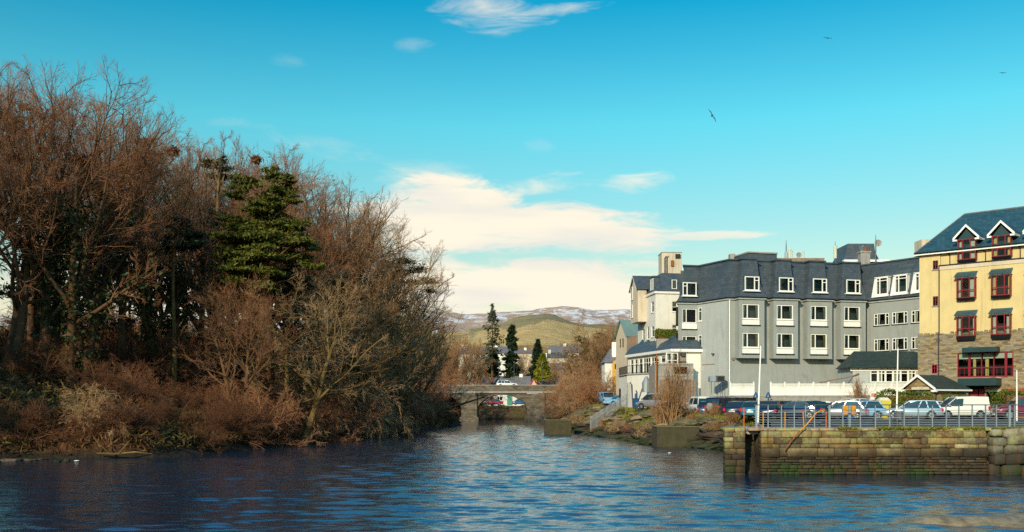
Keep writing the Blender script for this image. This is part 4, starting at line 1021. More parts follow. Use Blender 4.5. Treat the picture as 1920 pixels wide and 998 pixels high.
for a, b in cols:
    for i, (z0, z1) in enumerate(rows_): boxwin(a, z0, BW, rows_[0][1]-rows_[0][0] if i == 0 else rows_[1][1]-rows_[1][0], True, .22 if i == 0 else .42)
    # gabled dormer
    h = zd1 - zd0; o = boxwin(a, zd0, BW, h, False, .22, True); o.name = 'dormer_window'
    gz = h; ap = gz + 1.25; ov = .38; d = .72
    b_ = MB(); b_.add([(-.02, -.50, gz - .08), (BW + .02, -.50, gz - .08), (BW/2, -.50, ap - .28)], [(0, 1, 2)]); b_.build('gable_panel', TEAL, o)
    b_ = MB()
    for s2 in (0, 1):
        xa, xb = (-ov, BW/2) if s2 == 0 else (BW + ov, BW/2)
        q = [(xa, -d, gz - .12), (xb, -d, ap - .08), (xb, -d, ap + .16), (xa, -d, gz + .14)]
        q2 = [(p_[0], -d + .1, p_[2]) for p_ in q]
        b_.add(q + q2, [(0, 1, 2, 3), (7, 6, 5, 4), (0, 4, 5, 1), (3, 2, 6, 7), (0, 3, 7, 4)])
    b_.box(-ov, -ov + .4, -d, -.0, gz - .16, gz - .0); b_.box(BW + ov - .4, BW + ov, -d, 0, gz - .16, gz - .0); b_.box(BW + ov - .1, BW + ov, -d + .1, 2.2, gz - .12, gz + .08)
    b_.build('bargeboard', WHITE, o)
    b_ = MB(); dd = 3.2
    b_.add([(-ov, -d + .1, gz + .1), (BW/2, -d + .1, ap + .12), (BW/2, dd, ap + .12), (-ov, dd, gz + .1), (BW + ov, -d + .1, gz + .1), (BW + ov, dd, gz + .1)], [(0, 1, 2, 3), (1, 4, 5, 2)]); b_.build('dormer_roof', SLATEB, o)
    b_ = MB(); b_.quad((0, 0, 0), (0, 2.4, 0), (0, 2.4, gz + .1), (0, 0, gz + .1)); b_.quad((BW, 0, 0), (BW, 0, gz + .1), (BW, 2.4, gz + .1), (BW, 2.4, 0)); b_.build('dormer_cheek', TEAL, o)
    b_ = MB(); b_.quad((0, .9, 0), (BW, .9, 0), (BW, .9, gz), (0, .9, gz)); b_.quad((0, 0, gz - .02), (0, .9, gz - .02), (BW, .9, gz - .02), (BW, 0, gz - .02)); b_.build('dark_room', DARK, o)
# restaurant window
w = bwx[1]-bwx[0]; h = bw1 - bw0; y = -.28
o = MB(); xs2 = [0, w*.20, w*.43, w*.65, w*.85, w - .09]
for i, x in enumerate(xs2): ww = .09 if i not in (1, 4) else .22; o.box(x, x + ww, -.06 if i in (1, 4) else -.02, .1, 0, h)
for z in (0, h*.36, h - .09): o.box(.09, w - .09, -.012, .09, z, z + .09)
for i in range(12): x = (i + .5)*w/12; o.box(x, x + .03, .0, .05, .09, h*.36)
rw = o.build('restaurant_window', RED, yel.root, yel.M(dx=bwx[0], dy=y, z=bw0))
MB().quad((0, .05, 0), (w, .05, 0), (w, .05, h), (0, .05, h)).build('pane', GLASS, rw)
for a, b in ((.12, w*.19), (w*.24, w*.42), (w*.46, w*.64), (w*.68, w*.84), (w*.88, w - .12)): MB().box(a, b, .10, .13, h*.74, h - .1).build('blind', BLIND, rw)
for a, b in ((w*.28, w*.33), (w*.5, w*.56)): MB().box(a, b, .14, .2, .1, h*.72).build('curtain', CURTG, rw)
x0, x1 = yx(1812), yx(1877); m = MB(); m.box(x0, x1, -1.25, -.29, yz(661, 1845), yz(652, 1845)); yel.part('window_hood', m, [TEAL])
x0, x1 = yx(1808), yx(1880); m = MB(); m.box(x0, x1, -1.9, -.29, yz(724, 1845), yz(710, 1845), bev=.03); yel.part('entrance_canopy', m, [TEAL])
m = MB(); m.cyl((yx(1811), -1.6, 2.3), .33, yz(724.5, 1811) - 2.3, sides=16); yel.part('entrance_column', m, [CONC], smooth=True)
m = MB(); m.box(door[0] + .1, door[0] + .85, -.08, -.02, 2.36, dz1 - .3); m.box(door[0] + .95, door[0] + 1.7, -.08, -.02, 2.36, dz1 - .3); yel.part('entrance_door', m, [RED])
m = MB(); m.box(yx(1850), yx(1880), -.36, -.281, yz(735, 1860), yz(731, 1860)); yel.part('stone_lintel', m, [CREAMW])
m = MB(); m.box(yx(1881), yx(1884), -.34, -.2, 2.36, yz(729, 1890)); m.box(yx(1884), YL - 1, -.34, -.2, yz(733, 1890), yz(729, 1890)); yel.part('side_door_frame', m, [REDG])
# chimney block behind the roof at left
xx, yy = px2(1738, 112), 112; m = MB(); m.box(xx - .6, xx + 1.6, yy, yy + 2, pz2(480, 112), pz2(449, 112)); m.build('rear_chimney', CREAMW, yel.root, T(-yel.x, -yel.y, -yel.zg))

# ---------------------------------------------------------------- stone gatehouse
GY = 93.0; GC = (px2(1751, 88.5), 88.5)    # corner nearest the camera
GA = R(-50)   # gable wall runs from far-left to the corner
gl_ = 3.0; gx, gy = GC[0] - math.cos(GA)*gl_, GC[1] - math.sin(GA)*gl_
gh = Bld('gatehouse', 'small stone gatehouse with green slate roof and white gable trim', GC[0], GC[1], 2.35, GA, 'gatehouse')
GAx = R(-38); 
p0 = (px2(1698, 91.0), 91.0); p1 = GC; GA = math.atan2(p1[1]-p0[1], p1[0]-p0[0]); gw = math.hypot(p1[0]-p0[0], p1[1]-p0[1])
frg = (p0[0], p0[1], GA); ez = pz2(728, 88.5); apz = pz2(703, 89.5); gd = 4.6
gcs, gsn = math.cos(GA), math.sin(GA)
m = MB(); wall(m, 0, gw, 2.2, ez, [(gw*.28, gw*.78, 3.2, ez - .12)], .15); m.add([(0, 0, ez), (gw, 0, ez), (gw/2, 0, apz - .05)], [(0, 1, 2)])
m.quad((gw, 0, 2.2), (gw, gd, 2.2), (gw, gd, ez), (gw, 0, ez)); m.quad((0, 0, 2.2), (0, 0, ez), (0, gd, ez), (0, gd, 2.2)); m.quad((0, gd, 2.2), (0, gd, ez), (gw, gd, ez), (gw, gd, 2.2))
gh.part('walls', m, [STONEG, DARK], frg)
m = MB(); m.box(gw*.22, gw*.84, -.03, .0, ez - .12, ez + .12); gh.part('stone_lintel', m, [CREAMW], frg)
m = MB(); m.box(gw*.28, gw*.78, .05, .08, 3.2, ez - .12); gh.part('shutter', m, [GREYL], frg)
ov = .28
m = MB()
L_, R_ = -ov - .1, gw + ov + .1
m.add([(L_, -ov, ez - .08), (gw/2, -ov, apz), (gw/2, gd - 1.3, apz), (L_, gd + ov, ez - .08), (R_, -ov, ez - .08), (R_, gd + ov, ez - .08)], [(0, 1, 2, 3), (4, 5, 2, 1), (5, 3, 2)]); 
m.add([(L_, -ov, ez - .16), (R_, -ov, ez - .16), (R_, gd + ov, ez - .16), (L_, gd + ov, ez - .16)], [(3, 2, 1, 0)])
gh.part('roof', m, [SLATEG], frg)
m = MB()
for s2 in (L_, R_):
    q = [(s2, -ov - .05, ez - .22), (gw/2, -ov - .05, apz - .18), (gw/2, -ov - .05, apz + .05), (s2, -ov - .05, ez + .0)]; q2 = [(p[0], -ov + .03, p[2]) for p in q]
    m.add(q + q2, [(0, 1, 2, 3), (7, 6, 5, 4), (0, 4, 5, 1), (3, 2, 6, 7)])
m.box(R_ - .45, R_, -ov - .05, -.0, ez - .34, ez - .16); m.box(L_, L_ + .45, -ov - .05, -.0, ez - .34, ez - .16); m.box(R_ - .06, R_ + .03, -ov, gd + ov, ez - .24, ez - .10)
gh.part('bargeboard', m, [WHITE], frg)
m = MB(); m.tube([(gw + .1, .12, 2.35), (gw + .1, .12, ez - .1)], .06, 6); gh.part('downpipe', m, [BLACK], frg)
# ================================================================ white house behind the grey hotel
wc_ = (px2(1229, 125), 125.0); wl = (px2(1196, 134), 134.0)
wh = Bld('white_house', 'tall white rendered house with slate mansard and oriel, behind the grey hotel', wc_[0], wc_[1], 2.9, 0, 'house')
zc_ = pz2(547, 125); zt_ = pz2(509, 125); zlow = pz2(700, 125)
fa = math.atan2(wc_[1]-wl[1], wc_[0]-wl[0]); fL = math.hypot(wc_[0]-wl[0], wc_[1]-wl[1]); frL = (wl[0], wl[1], fa)
frF = (wc_[0], wc_[1], R(12))
def fx(px, fr): k = (px-960)/F; return (k*fr[1]-fr[0])/(math.cos(fr[2])-k*math.sin(fr[2]))
m = MB(); hs = [(fx(1260, frF), fx(1269.5, frF), pz2(584, 125), pz2(564, 125)), (fx(1260, frF), fx(1269.5, frF), pz2(624, 125), pz2(608, 125))]
wall(m, 0, 6, 2.9, zc_, hs, .12); m.quad((6, 0, 2.9), (6, 12, 2.9), (6, 12, zc_), (6, 0, zc_)); wh.part('front_wall', m, [WHITEW, DARK], frF)
for h in hs: window(wh.root, wh.M(*frF, dx=h[0], z=h[2]), round(h[1]-h[0], 3), round(h[3]-h[2], 3), (), ((.06, h[1]-h[0]-.06, .6),), blind=.5, sill=True)
m = MB(); hsl = []
for px_, pys in ((1219.5, (579, 561+10)), (1219.5, (623, 603))):
    pass
Ls = []
for a, b, y0, y1 in ((1221, 1226, 586, 566), (1221.5, 1226.5, 632, 612), (1213, 1217, 636, 613), (1204.5, 1208.5, 641, 617)):
    xa, xb = fx(a, frL), fx(b, frL); Yc = frL[1] + math.sin(fa)*(xa+xb)/2; Ls.append((xa, xb, pz2(y0, Yc), pz2(y1, Yc)))
wall(m, 0, fL, 2.9, zc_, Ls, .12); wh.part('river_wall', m, [WHITEW, DARK], frL)
for h in Ls: window(wh.root, wh.M(*frL, dx=h[0], z=h[2]), round(h[1]-h[0], 3), round(h[3]-h[2], 3), (), ((.06, h[1]-h[0]-.06, .9),), curt=((.1, .3, .1, .3),), sill=True)
# mansard
B0 = T(-wh.x, -wh.y, -wh.zg)
o_ = [W2(frL, 0, 6), W2(frL, 0, 0), wc_, W2(frF, 6, 0), W2(frF, 6, 10)]
m = MB(); band(m, o_, [(-.15, zc_ + .03), (.1, zc_ + .4), (1.25, zt_)]); tp = offset(o_, 1.24); m.prism(tp, zt_ - .2, zt_); m.build('mansard_roof', SLATE, wh.root, B0)
m = MB(); band(m, o_, [(0, zc_ - .25), (-.18, zc_ - .22), (-.2, zc_ + .03), (0, zc_ + .04)]); m.build('cornice', WHITE, wh.root, B0)
m = MB(); m.quad(*[(*p, 2.9) for p in (o_[0], W2(frL, 0, 7))], *[(*p, zc_) for p in (W2(frL, 0, 7), o_[0])]); m.build('rear_wall', WHITEW, wh.root, B0)
# gabled oriel on the river wall
a, b = .8, 4.6; z0 = pz2(604, 130); zg_ = pz2(542, 130); zap = pz2(515, 130)
m = MB(); pts = [(a, 0), (b, 0), (b, -1.15), (a, -1.15)]
m.box(a, b, -1.15, 0, z0, zg_); m.add([(a, -1.15, zg_), (b, -1.15, zg_), ((a+b)/2, -1.15, zap - .1)], [(0, 1, 2)]); wh.part('oriel', m, [CREAMW], frL)
m = MB(); c2 = (a+b)/2
m.add([(a - .25, -1.4, zg_ - .15), (c2, -1.4, zap), (c2, 3, zap), (a - .25, 3, zg_ - .15), (b + .25, -1.4, zg_ - .15), (b + .25, 3, zg_ - .15)], [(0, 1, 2, 3), (1, 4, 5, 2)]); wh.part('oriel_roof', m, [SLATE], frL)
m = MB()
for s2 in (a - .25, b + .25):
    q = [(s2, -1.42, zg_ - .3), (c2, -1.42, zap - .2), (c2, -1.42, zap), (s2, -1.42, zg_ - .08)]; q2 = [(p[0], -1.36, p[2]) for p in q]; m.add(q + q2, [(0, 1, 2, 3), (7, 6, 5, 4)])
wh.part('bargeboard', m, [WHITE], frL)
for z in (pz2(594, 130), pz2(560, 130)): window(wh.root, wh.M(*frL, dx=1.2, dy=-1.27, z=z), .9, 1.7, (), ((.06, .84, 1.0),), inset=.05)
# dormer at the front-left
m = MB(); xd = fL - 2.9
m.box(xd, xd + 1.5, .12, 1.5, zc_ + .2, zc_ + 2.0); wh.part('dormer', m, [SLATE], frL)
m = MB(); m.box(xd - .15, xd + 1.65, -.05, 1.6, zc_ + 2.0, zc_ + 2.15); wh.part('dormer_roof', m, [SLATE], frL)
window(wh.root, wh.M(*frL, dx=xd + .1, dy=.05, z=zc_ + .4), 1.3, 1.45, (.65,), inset=.05)
window(wh.root, wh.M(*frF, dx=fx(1260, frF), dy=.12, z=pz2(541, 125)), round(fx(1269.5, frF)-fx(1260, frF), 3), 1.15, (), blind=.9, inset=.0, dep=.1)
pt = thing('roof_plant_tower', 'pale boxy plant tower with pipes and vents above the white house roof', 'plant tower', (px2(1241, 128), 128, zt_ - .1))
m = MB(); w = px2(1278, 128) - px2(1241, 128); h = pz2(474, 128) - zt_ + .1
m.box(0, w, 0, 3, 0, h, bev=.04); m.build('cladding', CREAMW, pt)
for i in range(9): MB().box(w*.30 + i*w*.075, w*.30 + i*w*.075 + .03, -.03, 0, .05, h - .05).build('cladding_rib', CONC, pt)
for x in (.35, .6): MB().tube([(x, -.12, 0), (x, -.12, h*.75), (x + .2, -.12, h*.85)], .08, 6).build('pipe', GALVD, pt)
MB().box(w*.45, w*.6, -.2, 0, h*.4, h*.65).build('vent', RUST, pt); MB().box(w*.68, w*.92, -.25, 0, h*.76, h*.93).build('fan_unit', BLACK, pt); MB().box(-.05, w + .05, -.05, 3.05, h, h + .08).build('cap', CONC, pt)
ht = thing('terrace_hedge', 'clipped green hedge on the roof terrace below the white house', 'hedge', (px2(1250, 121), 121, pz2(640, 121)))
# conservatory below
cR = (px2(1262, 116), 116.0); cL = (px2(1177, 131), 131.0); fc = math.atan2(cR[1]-cL[1], cR[0]-cL[0]); Lc = math.hypot(cR[0]-cL[0], cR[1]-cL[1]); frC = (cL[0], cL[1], fc)
cs = Bld('dining_room', 'white dining room with a long row of tall windows and skirt slate roof', cR[0], cR[1], 2.9, 0, 'building')
zf = pz2(655, 116); zw1, zw0 = zf - 1.1, pz2(702, 116) + .25
m = MB(); hs = []
for i, (a, b) in enumerate(((1182, 1187), (1190, 1195), (1198, 1204), (1206, 1219), (1221, 1235), (1239, 1247))): hs.append((fx(a, frC), fx(b, frC), zw0 + (1.2 if i > 4 else 0), zw1 + .5))
wall(m, 0, Lc, 2.9, zf, hs, .12); cs.part('river_wall', m, [WHITEW, DARK], frC)
for i, h in enumerate(hs): w = h[1]-h[0]; window(cs.root, cs.M(*frC, dx=h[0], z=h[2]), round(w, 3), round(h[3]-h[2], 3), tuple(w*k/3 for k in (1, 2)) if w > 1.6 else (), ((.06, w-.06, (h[3]-h[2])*.7),), t_=.08, curt=((.1, w*.3, .1, w*.3),))
frG = (cR[0], cR[1], R(10))
m = MB(); hs = [(.15, 1.6, zf - 2.5, zf - .45)]; wall(m, 0, 5, 2.9, zf, hs, .12); cs.part('end_wall', m, [WHITEW, DARK], frG)
window(cs.root, cs.M(*frG, dx=-.9, dy=-.1, z=zf - 2.3), 1.45, 1.9, (.72,), ((.07, 1.38, 1.0),), inset=.0, dep=.08, t_=.1)
oc = [W2(frC, 0, 0), cR, W2(frG, 5, 0)]
C0 = T(-cs.x, -cs.y, -cs.zg)
m = MB(); band(m, oc, [(0, zf - .35), (-.4, zf - .3), (-.42, zf + .02), (0, zf + .1)]); m.build('fascia', WHITE, cs.root, C0)
m = MB(); band(m, oc, [(-.42, zf + .03), (.2, zf + .9), (1.8, zf + 1.75)]); tp = offset(oc, 1.8); m.prism(tp + [W2(frG, 5, 6), W2(frC, 0, 6)], zf + 1.6, zf + 1.74); m.build('skirt_roof', SLATE, cs.root, C0)
m = MB()   # terrace deck with railing behind the roof
for i in range(5):
    p = W2(frC, 1 + i*2.6, .7); m.add([(p[0], p[1], zf + 1.0), (p[0] + 1.3, p[1] - 1.4, zf + 1.0), (p[0] + 1.0, p[1] + .6, zf + 2.1)], [(0, 1, 2)])
m.build('rooflight', SLATEB, cs.root, C0)
# white box building at the river
bx = Bld('white_store', 'plain white store with roof railing beside the palisade fence', px2(1176, 126), 126, 3.0, 0, 'building')
p1_, p2_, p0_ = (px2(1176, 126), 126.0), (px2(1222, 121), 121.0), (px2(1161, 133), 133.0); zt2 = pz2(703.5, 126)
m = MB(); poly = [p0_, p1_, p2_, (p2_[0] + 2.5, 128), (p0_[0] + 6, 138)]; m.prism(poly, 2.5, zt2); m.build('walls', WHITEW, bx.root, T(-bx.x, -bx.y, -bx.zg))
m = MB(); m.prism(offset(poly[:4], -.15) + [(p0_[0] + 6, 138)], zt2 + .003, zt2 + .16); m.build('roof_slab', KERB, bx.root, T(-bx.x, -bx.y, -bx.zg))
m = MB()
def railrun(a, b, z, n):
    a = Vector((*a, z)); b = Vector((*b, z))
    for i in range(n + 1): p = a.lerp(b, i/n); m.tube([p, p + Vector((0, 0, 1.0))], .03, 4)
    for dz_ in (.1, .98): m.tube([a + Vector((0, 0, dz_)), b + Vector((0, 0, dz_))], .03, 4)
railrun(p0_, p1_, zt2 + .16, 14); railrun(p1_, p2_, zt2 + .16, 8); m.build('roof_railing', BLACK, bx.root, T(-bx.x, -bx.y, -bx.zg))
m = MB(); m.box(-.05, .8, -.06, 0, .0, 2.3); m.build('side_door', BLACK, bx.root, T(px2(1163, 132) - bx.x - .1, 132.1 - bx.y, .3, math.atan2(p1_[1]-p0_[1], p1_[0]-p0_[0])))
st = thing('extract_duct', 'grey hooded extract duct on slanting struts against the white store', 'duct', (px2(1212, 120), 120, 3.0))
zc2 = pz2(712, 120) - 3
MB().tube([(0, 0, zc2 - 1.5), (0, 0, zc2 - .4), (0, 0, zc2 + .4)], [.5, .55, .12], 10).build('hood', GALV, st)
for s2 in (-1, 1): MB().tube([(s2*1.25, 0, 0), (s2*.45, 0, zc2 - .9)], .09, 6).build('strut', GALVD, st)
MB().tube([(.9, .2, 0), (.9, .2, zc2 + .6)], .12, 8).build('rust_pipe', RUST, st)
wb = thing('wheelie_bin', 'blue wheelie bin standing in front of the white store', 'bin', (px2(1192, 119), 119, 3.0))
MB().hexa([(-.26, -.3, .1), (.26, -.3, .1), (.26, .3, .1), (-.26, .3, .1), (-.33, -.4, 1.15), (.33, -.4, 1.15), (.33, .36, 1.15), (-.33, .36, 1.15)]).build('body', BLUEP, wb)
MB().box(-.36, .36, -.44, .42, 1.153, 1.24, bev=.02).build('lid', BLUEP, wb); MB().cyl((-.28, .3, .12), .12, .56, 'x', 12).build('wheel', TYRE, wb)
cw = Bld('concrete_store', 'grey concrete flat-roofed store with a dark opening, left of the grey hotel', px2(1228, 116), 114.6, 2.6, 0, 'building')
m = MB(); X0 = px2(1228, 114.6); wall(m, 0, px2(1300, 114.6) - X0, 2.4, pz2(684, 114.6), [(px2(1264, 114.6) - X0, px2(1289, 114.6) - X0, pz2(702, 114.6), pz2(688, 114.6))], .3); wd_ = px2(1300, 114.6) - X0; zt3 = pz2(684, 114.6)
m.quad((0, 0, zt3), (wd_, 0, zt3), (wd_, 5, zt3), (0, 5, zt3)); m.quad((0, 0, 2.4), (0, 0, zt3), (0, 5, zt3), (0, 5, 2.4)); cw.part('walls', m, [CONC, DARK], (X0, 114.6, 0))
m = MB(); m.box(-.1, wd_, -.12, .1, zt3 + .003, zt3 + .15); m.box(0, wd_, -.06, 0, pz2(705, 114.6), pz2(705, 114.6) + .2); cw.part('roof_edge', m, [KERB], (X0, 114.6, 0))
m = MB()
for i in range(14): m.box(.5 + i*.3, .74 + i*.3, -.12, -.06, 2.4, pz2(712, 114.6)); 
cw.part('timber_screen', m, [BROWNW], (X0, 114.6, 0))
m = MB(); m.tube([(.15, -.3, 2.5), (.15, -.3, zt3 + 1.2)], .09, 8); cw.part('rusty_pipe', m, [RUST], (X0, 114.6, 0))
# beige gabled house
bg_ = Bld('beige_gabled_house', 'tall beige gabled house with green sheet roof beside the river', px2(1175, 142), 142, 3.2, 0, 'house')
a, b = (px2(1155, 147), 147.0), (px2(1175.5, 142), 142.0); fb = math.atan2(b[1]-a[1], b[0]-a[0]); Lb = math.hypot(b[0]-a[0], b[1]-a[1]); frB = (a[0], a[1], fb)
ezb = pz2(630, 142); apb = pz2(600, 144); frS = (b[0], b[1], R(8))
m = MB(); hs = [(fx(p, frB), fx(p, frB) + .8, pz2(652, 144), pz2(635, 144)) for p in (1161, 1166)]
wall(m, 0, Lb, 3, ezb, hs, .12); m.add([(0, 0, ezb), (Lb, 0, ezb), (Lb/2, 0, apb)], [(0, 1, 2)]); bg_.part('gable_wall', m, [CREAMW, DARK], frB)
for h in hs: window(bg_.root, bg_.M(*frB, dx=h[0], z=h[2]), .8, round(h[3]-h[2], 3), (), ((.06, .74, .7),), fm=BROWNW)
m = MB(); wall(m, 0, 2.4, 3, ezb, []); m.quad((2.4, 0, 3), (2.4, 7, 3), (2.4, 7, ezb), (2.4, 0, ezb)); bg_.part('side_wall', m, [BROWNW], frS)
m = MB(); pa = W2(frB, -.2, -.3); pb = W2(frB, Lb/2, -.3); pc_ = W2(frB, Lb + .2, -.3); bk = (2.3, 1.2)
m.add([(*pa, ezb - .1), (*pb, apb + .1), (*pc_, ezb - .1), (pa[0] + 3.2, pa[1] + 6, ezb - .1), (pb[0] + 3.0, pb[1] + .9, apb + .1), (px2(1199, 142.6), 142.6, ezb - .1), (pb[0] + 2.6, pb[1] + .4, apb + .1)], [(0, 1, 4, 3), (1, 2, 5, 4)]); bg_.part('roof', m, [COPPER], (0, 0, 0))
m = MB(); px_ = W2(frS, 2.3, -.5); m.box(px_[0] - .5, px_[0] + .8, px_[1] - .6, px_[1], pz2(656, 142), pz2(612, 142)); bg_.part('chimney_flue', m, [BROWNW], (0, 0, 0))
# white chimney house beyond
w2 = Bld('white_cottage', 'small white cottage with big chimney and yellow gable beyond the beige house', px2(1133, 168), 168, 3.6, 0, 'house')
Y = 168; x0, x1 = px2(1134, Y), px2(1158, Y); zz = pz2(679, Y)
m = MB(); m.box(x0, x1, Y, Y + 6, 3, zz); w2.part('walls', m, [WHITEW], (0, 0, 0)); m = MB(); m.add([(x0 - .3, Y - .3, zz - .1), (x1 + .1, Y - .3, zz - .1), (x1 + .1, Y + 3, pz2(652, Y)), (x0 + 1.2, Y + 3, pz2(652, Y)), (x0 - .3, Y + 6, zz - .1), (x1, Y + 6, zz - .1)], [(0, 1, 2, 3), (0, 3, 4), (3, 2, 5, 4)]); w2.part('roof', m, [SLATEL], (0, 0, 0))
m = MB(); xc = px2(1150, Y); m.box(xc - .1, xc + 1.0, Y + 1.0, Y + 2, zz - .5, pz2(641, Y)); w2.part('chimney', m, [WHITE], (0, 0, 0))
m = MB(); xg = px2(1148, Y); m.add([(xg, Y - .6, zz - .6), (x1 + .2, Y - .6, zz - .6), (x1 + .2, Y - .6, zz + .9), (xg, Y - .6, zz - .1)], [(0, 1, 2, 3)]); m.box(xg, x1 + .2, Y - .59, Y, 3, zz - .6); w2.part('yellow_gable', m, [mat('ochre_render', (.62, .34, .05), .8, var=.1)], (0, 0, 0))
m = MB(); m.box(px2(1152, Y), px2(1156.5, Y), Y - .66, Y - .595, pz2(692, Y), pz2(683, Y)); w2.part('window', m, [DARK], (0, 0, 0))

# ================================================================ bridge
BY = 205.0
br = Bld('road_bridge', 'stone arched road bridge with grey parapet crossing the river', px2(960, BY), BY, 0, 0, 'bridge')
zD = pz2(723, BY); zS = pz2(736, BY); zP = zD - .95; dp = 9.0
m = MB()
def bxp(p): return px2(p, BY) - br.x
arches = [(bxp(788), bxp(865)), (bxp(895), bxp(988)), (bxp(1022), bxp(1112))]
def spandrel(y, out=1):
    segs = []
    for a, b in arches:
        n = 20; z0 = pz2(766, BY); zt = pz2(740, BY)
        for i in range(n):
            t0, t1 = i/n, (i+1)/n
            f_ = lambda t: z0 + (zt - z0)*max(0, 1 - (2*t-1)**2)**.62
            xa, xb = a + (b-a)*t0, a + (b-a)*t1
            m.quad((xa, y, f_(t0)), (xb, y, f_(t1)), (xb, y, zS), (xa, y, zS))
            if y == 0: m.quad((xa, 0, f_(t0)), (xa, dp, f_(t0)), (xb, dp, f_(t1)), (xb, 0, f_(t1)))
spandrel(0); spandrel(dp)
br.part('spandrel_walls', m, [STONEB], (br.x, BY, 0), True)
for a, b in ((1022, 988), (865, 895)):
    a, b = sorted((a, b)); m = MB(); m.box(bxp(a), bxp(b), -.5, dp + .5, -1.6, pz2(738, BY), bev=.12); m.box(bxp(a) - .35, bxp(b) + .35, -.9, dp + .9, -1.6, .9, bev=.2); br.part('pier', m, [STONEB], (br.x, BY, 0))
for a, b in ((1112, 1180), (720, 788)): m = MB(); m.box(bxp(a), bxp(b), -.3, dp + .3, -1, pz2(738, BY)); br.part('abutment', m, [STONEB], (br.x, BY, 0))
m = MB(); m.box(bxp(720), bxp(1180), -.02, dp + .02, zS + .003, zS + .4); m.box(bxp(720), bxp(1180), -.35, .0, zS - .15, zS + .25); br.part('deck', m, [CONC], (br.x, BY, 0))
m = MB(); m.box(bxp(720), bxp(1180), -.2, .2, zS + .253, zD); m.box(bxp(720), bxp(1180), dp - .2, dp + .2, zS + .403, zD); br.part('parapet', m, [STONEB], (br.x, BY, 0))
m = MB(); m.box(bxp(720), bxp(1180), -.28, .28, zD + .003, zD + .12); br.part('parapet_coping', m, [KERB], (br.x, BY, 0))
ROADZ = zD - .35
tag(MB().box(px2(700, BY), px2(1250, BY), BY + .25, BY + dp - .25, zS + .2, ROADZ).build('bridge_road', ASPH), kind='structure')
for i, px in enumerate((935.5, 964, 1016.5)):
    o = thing('street_lamp', ('grey street lamp behind the white car on the bridge', 'grey street lamp on the bridge between the white car and the red gable', 'grey street lamp on the bridge right of the red gable')[i], 'street lamp', (px2(px, BY + 8), BY + 8.2, ROADZ), 0, 'lamps along the bridge')
    MB().tube([(0, 0, 0), (0, 0, 5.2)], [.09, .05], 6).build('column', GALVD, o); MB().tube([(0, 0, 5.2), (0, -.7, 5.4)], .04, 5).build('arm', GALVD, o); MB().box(-.12, .12, -1.2, -.6, 5.34, 5.46, bev=.02).build('lantern', GALV, o)
# bank wall and cottage seen under the arch
rw_ = thing('river_wall', 'dark stone river wall with mossy top seen under the bridge arch', 'wall', (px2(940, 236), 236, 0)); random.seed(3)
q = MB(); z = -.5
while z < 2.7:
    h = random.uniform(.3, .5); x = -8
    while x < 9: w = random.uniform(.5, 1.3); q.box(x, x + w - .04, random.uniform(-.1, .1), .8, z, z + h - .04, 0, tuple(c*random.uniform(.4, 1.3) for c in (.10, .09, .07)), bev=.06); x += w
    z += h
q.build('stone_face', QSTONE, rw_, None, True)
def simple_house(name, lab, px0, px1, Y, py_e, py_r, zg, wm, rm, depth=7, chim=None, wins=(), doors=(), cat='house', gable=None, hipped=0.0, base_py=None, cm=WHITE):
    x0, x1 = px2(px0, Y), px2(px1, Y); ze, zr = pz2(py_e, Y), pz2(py_r, Y)
    B = Bld(name, lab, x0, Y, zg, 0, cat); w = x1 - x0
    hs = [(px2(a, Y) - x0, px2(b, Y) - x0, pz2(d, Y), pz2(c, Y)) for a, b, c, d in wins]
    m = MB(); wall(m, 0, w, zg - 2, ze, hs, .12)
    for s2 in (0, w):
        vs = [(s2, 0, zg - 2), (s2, depth, zg - 2), (s2, depth, ze), (s2, 0, ze)]; m.add(vs, [(0, 1, 2, 3) if s2 else (0, 3, 2, 1)])
        if not hipped: m.add([(s2, 0, ze), (s2, depth, ze), (s2, depth/2, zr - .05)], [(0, 1, 2)])
    m.quad((0, depth, zg - 1), (0, depth, ze), (w, depth, ze), (w, depth, zg - 1)); B.part('walls', m, [wm, DARK])
    m = MB(); k = hipped; m.add([(-.25, -.3, ze - .06), (w + .25, -.3, ze - .06), (w + .25 - k, depth/2, zr), (-.25 + k, depth/2, zr), (-.25, depth + .3, ze - .06), (w + .25, depth + .3, ze - .06)], [(0, 1, 2, 3), (3, 2, 5, 4)] + ([(0, 3, 4), (1, 5, 2)] if k else []))
    rf = B.part('roof', m, [rm])
    for c in (chim or ()): xx = px2(c[0], Y) - x0; MB().box(xx - .4, xx + .45, depth/2 - .4, depth/2 + .5, zr - .8, pz2(c[1], Y), bev=.03).build('chimney', cm, rf)
    for h in hs: window(B.root, B.M(dx=h[0], z=h[2]), round(h[1]-h[0], 3), round(h[3]-h[2], 3), ((h[1]-h[0])/2,), (), t_=.12, curt=((.1, .4, .1, .4),), sill=True)
    for a, b, c, d, mt_ in doors: xa, xb = px2(a, Y) - x0, px2(b, Y) - x0; od = B.part('door', MB().box(xa, xb, -.1, -.02, pz2(d, Y), pz2(c, Y)), [mt_]); MB().box(xb - .3, xb - .2, -.16, -.1, pz2(d, Y) + 1.0, pz2(d, Y) + 1.1).build('handle', BLACK, od, None)
    return B
GREEND = mat('green_door', (.06, .26, .17), .5)
simple_house('riverside_cottage', 'long white cottage with pale slate roof above the bridge and green door under its arch', 905, 994, 245, 727, 704.5, 3.3, WHITEW, SLATEL, 8, chim=((977, 700.5),), cm=WHITE, wins=((930, 943, 743, 751.5), (968, 976, 744, 751)), doors=((951, 960.5, 742, 760, GREEND), (918, 923, 746, 758, BLACK)))
sc_ = simple_house('red_gabled_cottage', 'low cottage with red-edged gable right of the bridge lamp', 997, 1062, 246, 727, 709.5, 3.3, CONC, SLATEL, 6)
